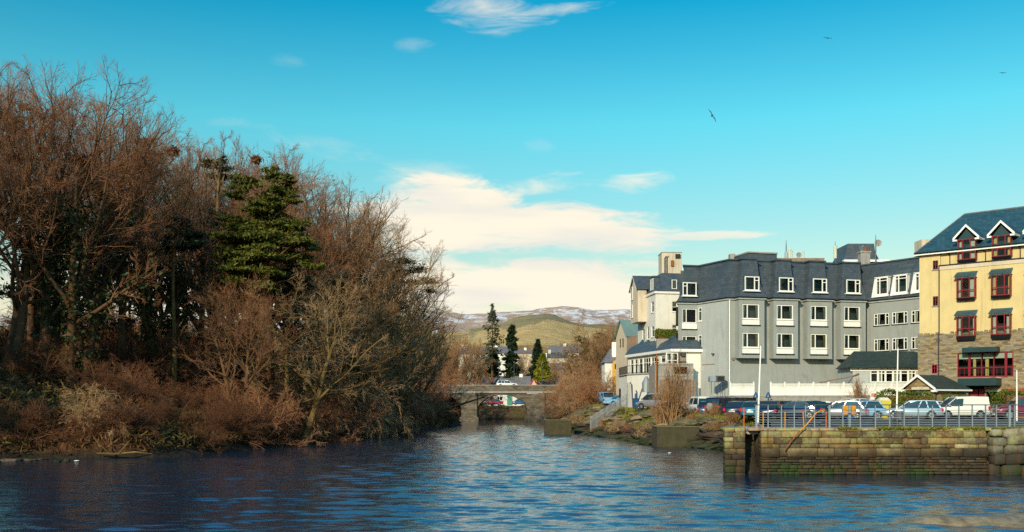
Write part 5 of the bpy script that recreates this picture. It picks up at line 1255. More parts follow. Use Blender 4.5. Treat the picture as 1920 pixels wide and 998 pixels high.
m = MB(); gx0, gx1 = px2(993, 244) - sc_.x, px2(1009, 244) - sc_.x; za_, zb3 = pz2(725, 244), pz2(708, 244); gm = (gx0+gx1)/2
for s2 in (gx0, gx1):
    q = [(s2, -2, za_ - .5), (gm, -2, zb3 - .55), (gm, -2, zb3 + .1), (s2 + (-.3 if s2 < gm else .3), -2, za_ - .2)]; m.add(q + [(p[0], -1.8, p[2]) for p in q], [(0, 1, 2, 3), (7, 6, 5, 4), (3, 2, 6, 7), (0, 4, 5, 1)])
sc_.part('red_bargeboard', m, [REDG]); m = MB(); m.add([(gx0, -1.9, za_ - .4), (gx1, -1.9, za_ - .4), (gm, -1.9, zb3 - .3)], [(0, 1, 2)]); m.box(gx0 + .1, gx1 - .1, -1.89, 0, 2, za_ - .4); m.add([(gx0, -1.9, za_), (gm, -1.9, zb3), (gm, 3, zb3), (gx0, 3, za_), (gx1, -1.9, za_), (gx1, 3, za_)], [(0, 1, 2, 3), (1, 4, 5, 2)]); sc_.part('gable_porch', m, [CREAMW])
simple_house('hillside_house', 'white house with broad grey roof half hidden behind the dark conical tree', 1022, 1094, 330, 661, 647, 14, WHITEW, SLATEL, 9, wins=((1030, 1034, 664, 669),), chim=((1060, 643),), hipped=2)
simple_house('blue_roofed_house', 'low house with shiny blue-grey roof in front of the hillside house', 1028, 1064, 300, 671, 661, 11, CREAMW, SLATEB, 7, chim=((1031, 655),), cm=CREAMW)
simple_house('grey_bungalow', 'grey bungalow behind the yellow-green conical tree', 1034, 1068, 275, 692, 680, 7, CONC, SLATEL, 7, chim=())
simple_house('white_bungalow', 'long white bungalow behind bare trees left of the tall larch', 858, 928, 290, 664, 650, 10, WHITEW, SLATEL, 8, wins=((870, 876, 668, 675), (890, 896, 668, 675), (908, 914, 668, 675)), chim=((868, 645), (918, 645)))
simple_house('white_terrace_house', 'white terrace house with grey roof between the larch and the dark pine', 926, 962, 280, 662, 648, 9, WHITEW, SLATEL, 8, wins=((931, 936, 668, 674), (942, 947, 668, 674)), chim=((930, 643), (958, 643)))
simple_house('far_grey_house', 'long grey-roofed house low behind the larch, partly hidden by twigs', 940, 1010, 340, 663, 655, 15, CREAMW, SLATEL, 8, chim=((985, 651),))
simple_house('cream_cottage', 'cream cottage glimpsed through the bushes left of the bridge pier', 826, 852, 255, 742, 732, 3.4, CREAMW, SLATEL, 7, wins=((832, 837, 746, 752), (843, 848, 746, 752)))
# retaining wall right of bridge
tw2 = thing('lane_wall', 'low grey block wall among bushes right of the bridge', 'wall', (px2(1103, 175), 175, 3)); q = MB(); q.box(-.5, 8, 0, .4, 0, pz2(716, 175) - 3); q.build('wall_face', CONCD, tw2)
# concrete blocks standing in the shallows
for p0x, p1x, yt, yb, lab in ((1022, 1072, 789, 815, 'dark mossy concrete block at the water edge near the bridge'), (1232, 1312, 802, 838, 'mossy olive concrete block in the shallows left of the stone quay')):
    Y = yw(yb); o = thing('concrete_block', lab, 'concrete block', (px2(p0x, Y), Y, 0)); w = px2(p1x, Y) - px2(p0x, Y); h = pz2(yt, Y)
    MB().box(0, w, 0, 3.2, -1.2, h, bev=.06).build('block', CONCD, o); MB().box(-.04, w + .04, -.04, 3.3, h + .002, h + .10, bev=.03).build('capping', mat('mossy_capping', (.13, .11, .05), .9, var=.3), o)
# ================================================================ vehicles
PAINT = {}
def paint(n, c, metal=.0):
    if n not in PAINT: PAINT[n] = mat('paint_' + n, c, .28, metal, .5, coat=.6)
    return PAINT[n]
def loft(stations, side, mb, mi=0):
    """stations: list of rings (same count); closes ends"""
    n = len(stations[0]); vs = [p for r in stations for p in r]; fs = []
    for i in range(len(stations) - 1):
        for k in range(n): j = (k+1) % n; fs.append((i*n + k, (i+1)*n + k, (i+1)*n + j, i*n + j))
    fs += [tuple(range(n)), tuple(range(len(stations)*n - 1, (len(stations)-1)*n - 1, -1))]
    mb.add(vs, fs, mi)
KIND = {
 # body: (x, z_low, z_shoulder, half width) ; cabin: A windscreen foot, B windscreen top, C roof end, D rear window foot ; zr roof
 'hatch': dict(L=4.1, body=[(0, .34, .72, .70), (.12, .26, .88, .80), (.7, .22, .92, .85), (2.0, .20, .92, .87), (2.9, .20, .92, .86), (3.7, .22, .80, .82), (4.0, .28, .68, .74), (4.1, .36, .56, .62)], cab=(3.05, 2.25, .62, .16), zb=.88, zr=1.45, wh=(.78, 3.28), r=.31),
 'saloon': dict(L=4.5, body=[(0, .36, .82, .70), (.12, .27, .92, .80), (.9, .22, .93, .86), (2.2, .20, .90, .88), (3.1, .20, .90, .87), (4.0, .22, .78, .83), (4.4, .28, .66, .74), (4.5, .36, .55, .62)], cab=(3.25, 2.45, 1.25, .55), zb=.88, zr=1.41, wh=(.9, 3.62), r=.32),
 'suv': dict(L=4.6, body=[(0, .45, 1.0, .78), (.1, .38, 1.12, .86), (.8, .34, 1.14, .90), (2.2, .32, 1.14, .91), (3.2, .32, 1.14, .90), (4.2, .34, 1.02, .88), (4.5, .42, .88, .82), (4.6, .5, .75, .74)], cab=(3.45, 2.85, .32, .10), zb=1.1, zr=1.84, wh=(.9, 3.7), r=.39),
 'van': dict(L=4.3, body=[(0, .36, 1.02, .82), (.06, .30, 1.10, .88), (.8, .26, 1.10, .90), (2.2, .25, 1.08, .90), (3.1, .25, 1.05, .89), (3.8, .27, .90, .85), (4.2, .33, .74, .77), (4.3, .40, .60, .66)], cab=(3.55, 2.65, .16, .03), zb=1.04, zr=1.80, wh=(.8, 3.45), r=.32),
 'estate': dict(L=4.6, body=[(0, .36, .85, .74), (.1, .27, .94, .82), (.9, .22, .95, .86), (2.2, .20, .93, .88), (3.2, .20, .92, .87), (4.1, .22, .80, .83), (4.5, .28, .68, .74), (4.6, .36, .56, .62)], cab=(3.3, 2.5, .5, .12), zb=.9, zr=1.48, wh=(.9, 3.68), r=.32)}
def vehicle(kind, name, cat, lab, px, Y, z, heading, pm, group='cars parked along the quay', panelvan=False, spare=False, roofrack=False, sc=1.0):
    """heading: direction of the nose in degrees, 0 = +X, 90 = away from the viewer"""
    K = KIND[kind]; L = K['L']; o = thing(name, lab, cat, (px2(px, Y), Y, z), R(heading), group); o.scale = (sc, sc, sc)
    mk = kind + pm.name + str(panelvan) + str(spare)
    def body():
        b = MB(); S = []
        for x, zl, zs, w in K['body']:
            x -= L/2; ring = [(x, -w*.82, zl), (x, -w*.97, zl + .08), (x, -w, zl + (zs-zl)*.45), (x, -w*.985, zs - .12), (x, -w*.88, zs - .01), (x, -w*.45, zs + .02), (x, w*.45, zs + .02), (x, w*.88, zs - .01), (x, w*.985, zs - .12), (x, w, zl + (zs-zl)*.45), (x, w*.97, zl + .08), (x, w*.82, zl)]
            S.append(ring)
        loft(S, 0, b)
        for wx in K['wh']:      # wheel arches
            for s2 in (-1, 1):
                wy = K['body'][3][3]*s2; n = 14; r = K['r'] + .06; vs = [(wx - L/2, wy*1.006, K['r'])]
                for i in range(n + 1): a = math.pi*1.16*i/n - .08*math.pi; vs.append((wx - L/2 + r*math.cos(a), wy*1.006, K['r'] + r*math.sin(a)))
                b.add(vs, [(0, i+1, i+2) if s2 < 0 else (0, i+2, i+1) for i in range(n)], 1)
        return b.mesh('body', [pm, BLACK], True)
    bd = link('body', proto('b' + mk, body), o)
    A, B_, C_, D = [v - L/2 for v in K['cab']]; zb, zr = K['zb'], K['zr']; wb_ = K['body'][3][3]
    wl, wr = wb_*.93, wb_*(.78 if kind not in ('van', 'suv') else .86)
    def cabin():
        b = MB(); S = []
        for x, z0, z1, w0, w1 in ((D, zb, zb + .03, wl*.92, wl*.9), (D + (C_-D)*.5, zb, (zb + zr)/2 + .02, wl*.96, (wl+wr)/2*.97), (C_, zb, zr - .035, wl, wr), ((B_+C_)/2, zb, zr - .01, wl, wr), (B_, zb, zr - .045, wl, wr*.98), ((A+B_)/2, zb, (zb+zr)/2 + .03, wl*.97, (wl+wr)/2*.97), (A, zb, zb + .02, wl*.86, wl*.84)):
            S.append([(x, -w0, z0), (x, -w1, z1 - .01), (x, -w1*.6, z1 + .01), (x, w1*.6, z1 + .01), (x, w1, z1 - .01), (x, w0, z0)])
        loft(S, 0, b); return b.mesh('windows', CARGLASS)
    if True: link('windows', proto('c' + kind, cabin), o)
    def roof():
        b = MB(); S = []; 
        for x, dz in ((C_ - .04, -.05), (C_ + .15, -.012), ((B_+C_)/2, .012), (B_ - .12, -.015), (B_ + .03, -.06)):
            z = zr + dz; S.append([(x, -wr*1.03, z - .15), (x, -wr*.98, z + .0), (x, -wr*.6, z + .035), (x, wr*.6, z + .035), (x, wr*.98, z), (x, wr*1.03, z - .15)])
        loft(S, 0, b)
        def pil(x0, x1, t_, y0=1.02, y1=1.02):
            for s2 in (-1, 1):
                a = (x0, s2*wl*y0, zb); c = (x1, s2*wr*y1, zr - .03)
                b.hexa([(a[0]-t_, a[1]-.025, a[2]), (a[0]+t_, a[1]-.025, a[2]), (a[0]+t_, a[1]+.025, a[2]), (a[0]-t_, a[1]+.025, a[2]), (c[0]-t_, c[1]-.025, c[2]), (c[0]+t_, c[1]-.025, c[2]), (c[0]+t_, c[1]+.025, c[2]), (c[0]-t_, c[1]+.025, c[2])])
        pil(A, B_, .035, .96, 1.0); pil((A + D)/2 + .15, (B_+C_)/2 + .1, .04); pil(D + .08, C_ + .02, .065, 1.0, 1.0)
        if kind in ('estate', 'suv'): pil(D + 1.0, C_ + .75, .035)
        if panelvan:
            for s2 in (-1, 1):
                b.hexa([(D, s2*wl*.99 - .02, zb - .02), (B_ - .45, s2*wl*.99 - .02, zb - .02), (B_ - .45, s2*wl*.99 + .02, zb - .02), (D, s2*wl*.99 + .02, zb - .02), (C_, s2*wr*1.02 - .02, zr - .02), (B_ - .55, s2*wr*1.02 - .02, zr - .02), (B_ - .55, s2*wr*1.02 + .02, zr - .02), (C_, s2*wr*1.02 + .02, zr - .02)])
            b.hexa([(D - .03, -wl, zb), (D + .03, -wl, zb), (D + .03, wl, zb), (D - .03, wl, zb), (C_ - .03, -wr, zr), (C_ + .03, -wr, zr), (C_ + .03, wr, zr), (C_ - .03, wr, zr)])
        return b.mesh('roof', pm, )
    link('roof', proto('r' + mk, roof), o)
    r = K['r']
    def tyre(): b = MB(); b.tube([(0, -.10, 0), (0, -.085, 0), (0, .085, 0), (0, .10, 0)], [r*.9, r, r, r*.9], 20); return b.mesh('tyre', TYRE, )
    def rim():
        b = MB(); b.tube([(0, -.112, 0), (0, -.10, 0)], [r*.60, r*.62], 16)
        for k in range(5): a = 2*math.pi*k/5; b.box(-.0, .0, 0, 0, 0, 0) if 0 else b.tube([(0, -.125, 0), (r*.58*math.cos(a), -.118, r*.58*math.sin(a))], [.05, .03], 4)
        return b.mesh('rim', RIM)
    for wx in K['wh']:
        for s2 in (-1, 1):
            w = link('wheel', proto('ty%s' % kind, tyre), o, T(wx - L/2, s2*(wb_ - .09), r, 0 if s2 < 0 else math.pi)); link('rim', proto('ri%s' % kind, rim), w)
    hb = K['body']; zt = hb[1][2]; ww = hb[0][3]
    for s2 in (-1, 1):
        q = MB(); q.box(-L/2 - .012, -L/2 + .16, s2*ww*.98 - .10, s2*ww*.98 + .10, zt - .34 if kind != 'van' else zt - .4, zt - .08, 0, None, bev=.03); q.build('tail_light', LAMPR, o)
        q = MB(); zf_ = hb[-2][2]; wf = hb[-2][3]; q.box(L/2 - .30, L/2 - .035, s2*wf*.84 - .13, s2*wf*.84 + .13, zf_ - .16, zf_ - .01, 0, None, bev=.04); q.build('headlight', LAMPW, o)
        q = MB(); q.box(A - .32, A - .14, s2*(wb_ + .10) - .08, s2*(wb_ + .10) + .08, zb - .0, zb + .15, 0, None, bev=.04); q.build('wing_mirror', pm, o)
    q = MB(); q.box(-L/2 - .03, -L/2 + .02, -.26, .26, .52, .63); q.build('number_plate', PLATE, o)
    q = MB(); q.box(L/2 - .04, L/2 + .02, -.26, .26, .40, .51); q.build('number_plate', PLATE, o)
    q = MB(); q.box(-L/2 - .035, -L/2 + .1, -ww*.9, ww*.9, .33, .50, 0, None, bev=.03); q.build('rear_bumper', BLACK if kind in ('suv', 'van') else pm, o)
    if spare: q = MB(); q.tube([(-L/2 - .22, .1, .95), (-L/2 - .19, .1, .95), (-L/2 - .02, .1, .95), (-L/2, .1, .95)], [.30, .36, .36, .3], 18); q.tube([(-L/2 - .24, .1, .95), (-L/2 - .21, .1, .95)], .2, 14); q.build('spare_wheel', CONC, o)
    if spare or kind == 'suv' and roofrack:
        for s2 in (-1, 1): MB().tube([(C_ + .2, s2*wr*.9, zr + .08), (B_ - .2, s2*wr*.9, zr + .08)], .02, 5).build('roof_rail', BLACK, o)
    return o
navy = paint('navy', (.006, .014, .045)); black = paint('black', (.008, .009, .012)); white = paint('white', (.72, .71, .66)); cream = paint('cream_white', (.78, .75, .64))
blue = paint('blue', (.015, .10, .26)); silver = paint('silver', (.34, .35, .36), .5); grey = paint('grey', (.12, .12, .13), .4); lblue = paint('light_blue', (.22, .42, .60)); palesil = paint('pale_silver_blue', (.36, .46, .52), .3)
maroon = paint('maroon', (.12, .012, .03)); red = paint('red', (.42, .015, .02)); wine = paint('wine', (.16, .008, .025)); teal = paint('teal', (.01, .13, .20)); dteal = paint('dark_teal', (.008, .035, .05))
Gz = 2.36
vehicle('suv', 'jeep', 'jeep', 'light blue jeep parked nose-out beyond the palisade fence', 1138, 148, 3.45, -80, lblue)
vehicle('estate', 'parked_car', 'car', 'pale blue car half hidden behind the palisade fence', 1162, 139, 3.3, -160, lblue)
vehicle('van', 'parked_van', 'van', 'silver-grey van with rear windows parked above the rocky bank', 1229, 112, 2.98, 142, silver)
vehicle('van', 'parked_van', 'van', 'white van seen from behind at the foot of the grey side wall', 1313, 104, 2.42, 96, white, sc=1.06)
vehicle('hatch', 'parked_car', 'car', 'small blue car squeezed between the white van and the navy jeep', 1327, 99.5, 2.36, 75, blue)
vehicle('suv', 'jeep', 'jeep', 'navy jeep with a round spare wheel on its back door', 1362, 98, 2.36, 40, navy, spare=True)
vehicle('saloon', 'parked_car', 'car', 'dark blue saloon parked just right of the navy jeep', 1384, 88, 2.36, 64, navy)
vehicle('suv', 'parked_car', 'car', 'black four-wheel drive behind the saloons next to the navy jeep', 1396, 100, 2.36, 40, black)
vehicle('saloon', 'parked_car', 'car', 'black saloon with bright red tail light behind the railing end post', 1416, 83, 2.36, 66, teal)
vehicle('estate', 'parked_car', 'car', 'maroon estate car parked behind the blue cars near the first flagpole', 1444, 97, 2.36, 50, maroon)
vehicle('hatch', 'parked_car', 'car', 'dark navy hatchback above the second orange post', 1450, 81, 2.36, 60, navy)
vehicle('hatch', 'parked_car', 'car', 'dark green hatchback in the back row right of the maroon car', 1479, 95, 2.42, 62, dteal)
vehicle('saloon', 'parked_car', 'car', 'navy car nose left over the third orange post', 1489, 79.5, 2.36, 152, navy)
vehicle('hatch', 'parked_car', 'car', 'black hatchback in the back row left of the tall white car', 1513, 94, 2.42, 55, black)
vehicle('hatch', 'parked_car', 'car', 'dark teal hatchback with a red tail light over the slanting handrail', 1527, 80, 2.36, 30, dteal)
vehicle('estate', 'parked_car', 'car', 'white car low behind the teal hatchback, left of the yellow box', 1548, 98, 2.36, 10, white)
vehicle('hatch', 'parked_car', 'car', 'tall white car with dark side windows under the bare sapling', 1592, 94, 2.36, 195, white, sc=1.16)
vehicle('hatch', 'parked_car', 'car', 'silver hatchback right behind the yellow and blue box', 1576, 80, 2.36, 155, silver)
vehicle('hatch', 'parked_car', 'car', 'pale blue hatchback with red tail light right of the yellow box', 1611, 81, 2.36, 170, lblue)
vehicle('estate', 'parked_car', 'car', 'dark grey car in the back row right of the tall white car', 1636, 95, 2.36, 15, grey)
vehicle('estate', 'parked_car', 'car', 'pale silver-blue estate car behind the bench', 1708, 80, 2.36, 165, palesil)
vehicle('hatch', 'parked_car', 'car', 'white hatchback with red tail light left of the white panel van', 1737, 87, 2.36, 175, white)
vehicle('van', 'panel_van', 'van', 'cream-white panel van parked side-on in front of the gatehouse', 1798, 82, 2.36, 180, cream, panelvan=True)
vehicle('estate', 'parked_car', 'car', 'teal blue car between the panel van and the wine-red car', 1873, 88, 2.36, 185, teal)
vehicle('suv', 'parked_car', 'car', 'wine-red four-wheel drive cut off by the right edge of the photo', 1921, 76, 2.36, 172, wine, sc=.97)
vehicle('estate', 'parked_car', 'car', 'silver-white estate car driving over the bridge', 951, BY + 2.6, ROADZ, 0, white, group='cars by the bridge')
vehicle('saloon', 'parked_car', 'car', 'red car seen through the bridge arch below the cottage window', 926, 241.5, 3.25, 180, red, group='cars by the bridge')
vehicle('saloon', 'parked_car', 'car', 'blue car seen through the right part of the main bridge arch', 977, 241.5, 3.25, 0, blue, group='cars by the bridge')
vehicle('hatch', 'parked_car', 'car', 'bright blue car seen under the right-hand bridge arch', 1030, 241, 3.25, 100, blue, group='cars by the bridge')
# ================================================================ trees
BARK = mat('bark_brown', (.10, .052, .026), .95, spec=.1, var=.45, vscale=1.5, tint=(.19, .105, .052))
BARKY = mat('bark_mossy', (.10, .072, .028), .95, spec=.1, var=.45, vscale=1.2, tint=(.26, .17, .06))
TWIGR = mat('twigs_reddish', (.35, .165, .082), .95, spec=.05, var=.3, vscale=.15)
TWIGG = mat('twigs_grey_brown', (.38, .215, .10), .95, spec=.05, var=.3, vscale=.15)
TWIGP = mat('twigs_pale', (.46, .29, .145), .95, spec=.05, var=.3, vscale=.3)
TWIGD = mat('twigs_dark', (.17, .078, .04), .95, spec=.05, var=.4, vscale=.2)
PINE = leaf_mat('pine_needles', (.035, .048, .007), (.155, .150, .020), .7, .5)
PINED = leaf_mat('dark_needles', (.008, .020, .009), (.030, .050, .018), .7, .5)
PINER = leaf_mat('rusty_foliage', (.05, .028, .010), (.13, .070, .022), .8, .6)
IVY = leaf_mat('ivy_leaves', (.012, .022, .006), (.055, .062, .014), .5, .8)
GOLDC = leaf_mat('golden_conifer', (.09, .10, .005), (.26, .23, .012), .7, .8)
HEDGE = leaf_mat('hedge_leaves', (.035, .065, .008), (.16, .20, .02), .6, 2.0)
LARCH = leaf_mat('larch_needles', (.035, .045, .022), (.10, .10, .05), .8, .4)

def rnd_perp(D, rs):
    a = rs.normal(size=D.shape); a -= (a*D).sum(1, keepdims=True)*D; return a/np.linalg.norm(a, axis=1, keepdims=True)
def grow(P, D, L, Rr, K, wig, trop, rs, tip=.25, tv=(0, 0, 1)):
    """grow N paths of K steps; trop pulls towards tv"""
    N = len(P); pts = np.zeros((N, K+1, 3)); dirs = np.zeros((N, K+1, 3)); pts[:, 0] = P; dirs[:, 0] = D; d = D.copy(); tv = np.array(tv, float)
    for k in range(K):
        d = d + rs.normal(size=d.shape)*wig + tv*trop; d /= np.linalg.norm(d, axis=1, keepdims=True)
        pts[:, k+1] = pts[:, k] + d*(L/K)[:, None]; dirs[:, k+1] = d
    rad = Rr[:, None]*(1 - (1 - tip)*np.linspace(0, 1, K+1)[None, :])
    return pts, dirs, rad
def sprout(pts, dirs, rad, L, n, t0, ang, lr, rs, rr=.55, lpow=.5, tend=1.0, angv=.25):
    """n children per path between t0 and the tip"""
    N, K1, _ = pts.shape; K = K1 - 1
    t = t0 + (tend - t0)*(np.arange(n)[None, :] + rs.uniform(0, 1, (N, n)))/n; t = np.clip(t, 0, .999)
    f = t*K; i = f.astype(int); u = f - i; I = np.arange(N)[:, None]
    P = pts[I, i]*(1-u)[..., None] + pts[I, i+1]*u[..., None]; D = dirs[I, i+1]; r = rad[I, i]*(1-u) + rad[I, i+1]*u
    P = P.reshape(-1, 3); D = D.reshape(-1, 3); r = r.ravel()*rr
    a = ang + rs.normal(size=len(P))*angv
    Dn = D*np.cos(a)[:, None] + rnd_perp(D, rs)*np.sin(a)[:, None]
    Lc = (np.repeat(L, n).reshape(N, n)*lr*(1 - (t - t0)/(1.001 - t0)*lpow)).ravel()*rs.uniform(.7, 1.15, len(P))
    return P, Dn/np.linalg.norm(Dn, axis=1, keepdims=True), Lc, r
def tubes(pts, rad, S):
    N, K1, _ = pts.shape
    tan = np.gradient(pts, axis=1); tan /= np.linalg.norm(tan, axis=2, keepdims=True) + 1e-9
    up = np.where(np.abs(tan[..., 2:3]) < .9, np.array([0, 0, 1.0]), np.array([1.0, 0, 0]))
    a = np.cross(tan, up); a /= np.linalg.norm(a, axis=2, keepdims=True) + 1e-9; b = np.cross(tan, a)
    th = 2*np.pi*np.arange(S)/S
    V = pts[:, :, None] + rad[:, :, None, None]*(a[:, :, None]*np.cos(th)[None, None, :, None] + b[:, :, None]*np.sin(th)[None, None, :, None])
    V = V.reshape(-1, 3); n = np.arange(N)[:, None, None]*K1*S; k = np.arange(K1-1)[None, :, None]*S; s = np.arange(S)[None, None, :]; s2 = (s+1) % S
    Fq = np.stack([n+k+s, n+k+s2, n+k+S+s2, n+k+S+s], -1).reshape(-1, 4)
    return V, Fq
def merge(parts):
    Vs, Fs, o = [], [], 0
    for V, F_ in parts: Vs.append(V); Fs.append(F_ + o); o += len(V)
    return np.concatenate(Vs), np.concatenate(Fs)
def leaves(C, size, rs, stretch=1.0, up=0.0):
    """one small quad leaf/needle tuft at every point"""
    N = len(C); a = rs.normal(size=(N, 3)); a[:, 2] *= (1 - up); a /= np.linalg.norm(a, axis=1, keepdims=True); b = rnd_perp(a, rs)
    s = size*rs.uniform(.5, 1.3, N)[:, None]; a = a*s*stretch; b = b*s*.5
    V = np.stack([C - a*.5 - b*.3, C + b*.6, C + a*.7, C - b*.6], 1).reshape(-1, 3)
    return V, np.arange(4*N).reshape(N, 4)
def bare_tree(seed, stems=1, H=1.0, spread=.5, fork=.28, nl=10, nb=9, nt=8, ntt=6, limb_ang=.7, up=.16, lean=(0, 0), tw=.0080, tr=.024, umbrella=False, limblen=.46):
    """a tree of unit height (scaled when placed). returns trunk+limb mesh arrays and twig mesh arrays, and limb paths"""
    rs = np.random.RandomState(seed)
    P = np.zeros((stems, 3)); D = np.zeros((stems, 3)); D[:, 2] = 1
    for i in range(stems):
        a = rs.uniform(-.5, .5) + 6.28*i/stems; k = 0 if stems == 1 else rs.uniform(.10, .42); D[i, 0] = math.cos(a)*k + lean[0]; D[i, 1] = math.sin(a)*k + lean[1]; P[i] = (math.cos(a)*.012*stems, math.sin(a)*.012*stems, -.02)
    D /= np.linalg.norm(D, axis=1, keepdims=True)
    L = np.full(stems, .66)*rs.uniform(.9, 1, stems)*(H)
    r0 = np.full(stems, tr if stems == 1 else tr*.75)
    ec = np.array([lean[0]*.5, lean[1]*.5, .57]); er = np.array([.36, .36, .43])*np.array([1 + .25*spread, 1 + .25*spread, 1.0])
    def ell(P, D):      # distance along D to the domed outline of the crown
        p = (P - ec)/er; d = D/er; A = (d*d).sum(1); B = (p*d).sum(1); C_ = np.minimum((p*p).sum(1) - 1, -.02)
        return (-B + np.sqrt(B*B - A*C_))/A
    p0, d0, q0 = grow(P, D, L, r0, 10, .05, .03, rs, .22)
    q0[:, 0] *= 1.5
    P, D, L1, r = sprout(p0, d0, q0, L, nl, fork, limb_ang, limblen*(1 + spread*.4), rs, .58, .30)
    L1 = np.minimum(L1*1.6, ell(P, D)*rs.uniform(.78, 1.0, len(P))); L1 = np.maximum(L1, .06)
    p1, d1, q1 = grow(P, D, L1, r, 8, .10, up, rs, .25)
    P, D, L2, r = sprout(p1, d1, q1, L1, nb, .22, .72, .46, rs, .6, .45)
    L2 = np.clip(ell(P, D)*rs.uniform(.7, 1.02, len(P)), .02, L2*1.15)
    p2, d2, q2 = grow(P, D, L2, np.maximum(r, .0012), 6, .13, up*.55, rs, .3)
    P, D, L3, r = sprout(p2, d2, q2, L2, nt, .15, .65, .46, rs, .6, .4)
    L3 = np.clip(ell(P, D)*1.03, .012, L3)
    p3, d3, q3 = grow(P, D, L3, np.clip(r, .0005, .0016), 4, .15, .05, rs, .4)
    P, D, L4, r = sprout(p3, d3, q3, np.maximum(L3, .03), ntt, .12, .6, .52, rs, .6, .3)
    p4, d4, q4 = grow(P, D, L4, np.full(len(P), tw/25), 2, .15, .03, rs, .5)
    trunk = merge([tubes(p0, q0, 9), tubes(p1, q1, 6), tubes(p2, q2, 4)])
    tw_ = merge([tubes(p3, q3, 3), tubes(p4, q4, 3)])
    return trunk, tw_, (p0, p1, p2)
def ivy_pts(paths, rs, n, rad, zmax, lo=0.0):
    out = []
    for p, w in paths:
        f = p.reshape(-1, 3); f = f[(f[:, 2] < zmax) & (f[:, 2] > lo)]
        if len(f) == 0: continue
        i = rs.randint(0, len(f), int(n*w)); out.append(f[i] + rs.normal(size=(int(n*w), 3))*np.array([rad, rad, rad*1.6]))
    return np.concatenate(out)
def place(name, lab, cat, trunk_me, crown_me, x, y, h, rz=0, group=None, extra=(), z=None, crown='crown', sx=1.0, tilt=0):
    z = float(height(x, y)) if z is None else z
    o = thing(name, lab, cat, (x, y, z - .1), rz, group)
    o.scale = (h*sx, h*sx, h)
    if tilt: o.rotation_euler = (0, tilt, rz)
    if trunk_me: link('trunk', trunk_me, o)
    if crown_me: link(crown, crown_me, o)
    for n, m_ in extra: link(n, m_, o)
    return o
def mk(seed, bm=None, tm=None, ivy=None, **kw):
    tr, tw, paths = bare_tree(seed, **kw)
    zz = np.sort(tw[0][:, 2]); k_ = 1/zz[int(len(zz)*.999)]; tr = (tr[0]*k_, tr[1]); tw = (tw[0]*k_, tw[1]); paths = tuple(p*k_ for p in paths)
    res = dict(trunk=np_mesh('trunk', *tr, bm or BARK, smooth=True), crown=np_mesh('crown', *tw, tm or TWIGG), paths=paths)
    if ivy:
        rs = np.random.RandomState(seed + 99); n, rad, zm = ivy
        res['ivy'] = np_mesh('ivy', *leaves(ivy_pts([(paths[0], .5), (paths[1], .5)], rs, n, rad, zm, .02), .014, rs), IVY)
    return res
V1 = mk(1, BARK, TWIGR, (7000, .016, .55), stems=4, nl=9, nb=8, nt=8, ntt=7, up=.075, fork=.28, limb_ang=.62, spread=1.0, limblen=.42)
V2 = mk(2, BARK, TWIGR, None, stems=3, nl=9, nb=8, nt=8, ntt=7, up=.07, fork=.34, limb_ang=.66, spread=1.0, limblen=.42)
V3 = mk(3, BARKY, TWIGG, (5000, .014, .5), stems=2, nl=12, nb=8, nt=8, ntt=7, up=.05, fork=.36, limb_ang=.9, spread=1.0, limblen=.42)
V4 = mk(4, BARK, TWIGG, None, stems=1, nl=14, nb=9, nt=8, ntt=7, up=.06, fork=.46, limb_ang=.85, spread=1.1, limblen=.46)
V5 = mk(5, BARKY, TWIGP, None, stems=3, nl=9, nb=8, nt=8, ntt=7, up=.03, fork=.3, limb_ang=.8, spread=1.0, limblen=.42)
V6 = mk(6, BARK, TWIGR, None, stems=2, nl=12, nb=8, nt=8, ntt=7, up=.07, fork=.40, limb_ang=.75, spread=1.1, limblen=.44)
def gz(x, y): return float(height(x, y))
def put_tree(V, px, Y, top, lab, group=None, ivy=False, sx=1.0, rz=None, name='bare_tree', k=.965, cat='tree', lean=0):
    x = px2(px, Y); z = gz(x, Y); h = (pz2(top, Y) - z)*k
    rz = rz if rz is not None else (px*7.3) % 6.28
    return place(name, lab, cat, V['trunk'], V['crown'], x, Y, h, rz, group, (('ivy', V['ivy']),) if ivy and 'ivy' in V else (), sx=sx)
GL = 'bare winter trees of the wood on the left bank'
T_ = [
 (V1, 118, 80, 90, 'huge many-stemmed bare tree with ivied trunk, tallest at the left', True, 1.0),
 (V2, 8, 78, 88, 'tall bare tree cut off by the left edge of the photo', False, .9),
 (V6, 212, 88, 150, 'tall reddish bare tree just right of the huge ivied tree', False, .9),
 (V3, 300, 92, 225, 'ivy-clad bare tree right of the rounded dark evergreen top', True, .85),
 (V4, 372, 96, 245, 'straight-trunked bare tree left of the big pine', False, .8),
 (V2, 465, 112, 244, 'fine-twigged bare tree showing its rounded top above the big pine', False, .9),
 (V6, 560, 112, 290, 'bare tree with black rooks in it, immediately right of the big pine', False, .9),
 (V4, 625, 116, 305, 'bare tree with wide arching limbs against the pale cloud', False, 1.0),
 (V5, 690, 118, 372, 'golden-barked bare tree with forked leaning stems near the right end of the wood', False, .9),
 (V3, 745, 128, 462, 'bare tree with drooping outer limbs at the right end of the wood', False, .85),
 (V5, 768, 146, 560, 'low spreading bare tree at the tip of the wood above the river bend', False, .8)]
for V, px, Y, top, lab, iv, sx in T_: put_tree(V, px, Y, top, lab, GL, iv, sx)
LB_ = 'bare brown tree standing deep in the wood behind the front row'
FR = 'bare trees in front of the big pine'
for V, px, Y, top, lab in ((V5, 560, 92, 470, 'pale low bare tree in front of the foot of the large pine'), (V6, 452, 87, 500, 'low reddish bare tree left of the large pine trunk'), (V3, 640, 104, 520, 'ivied low bare tree below the arching tree by the pale cloud'), (V5, 700, 116, 560, 'low bare tree in front of the golden-barked stems')):
    put_tree(V, px, Y, top, lab, None, V is V3, 1.15)
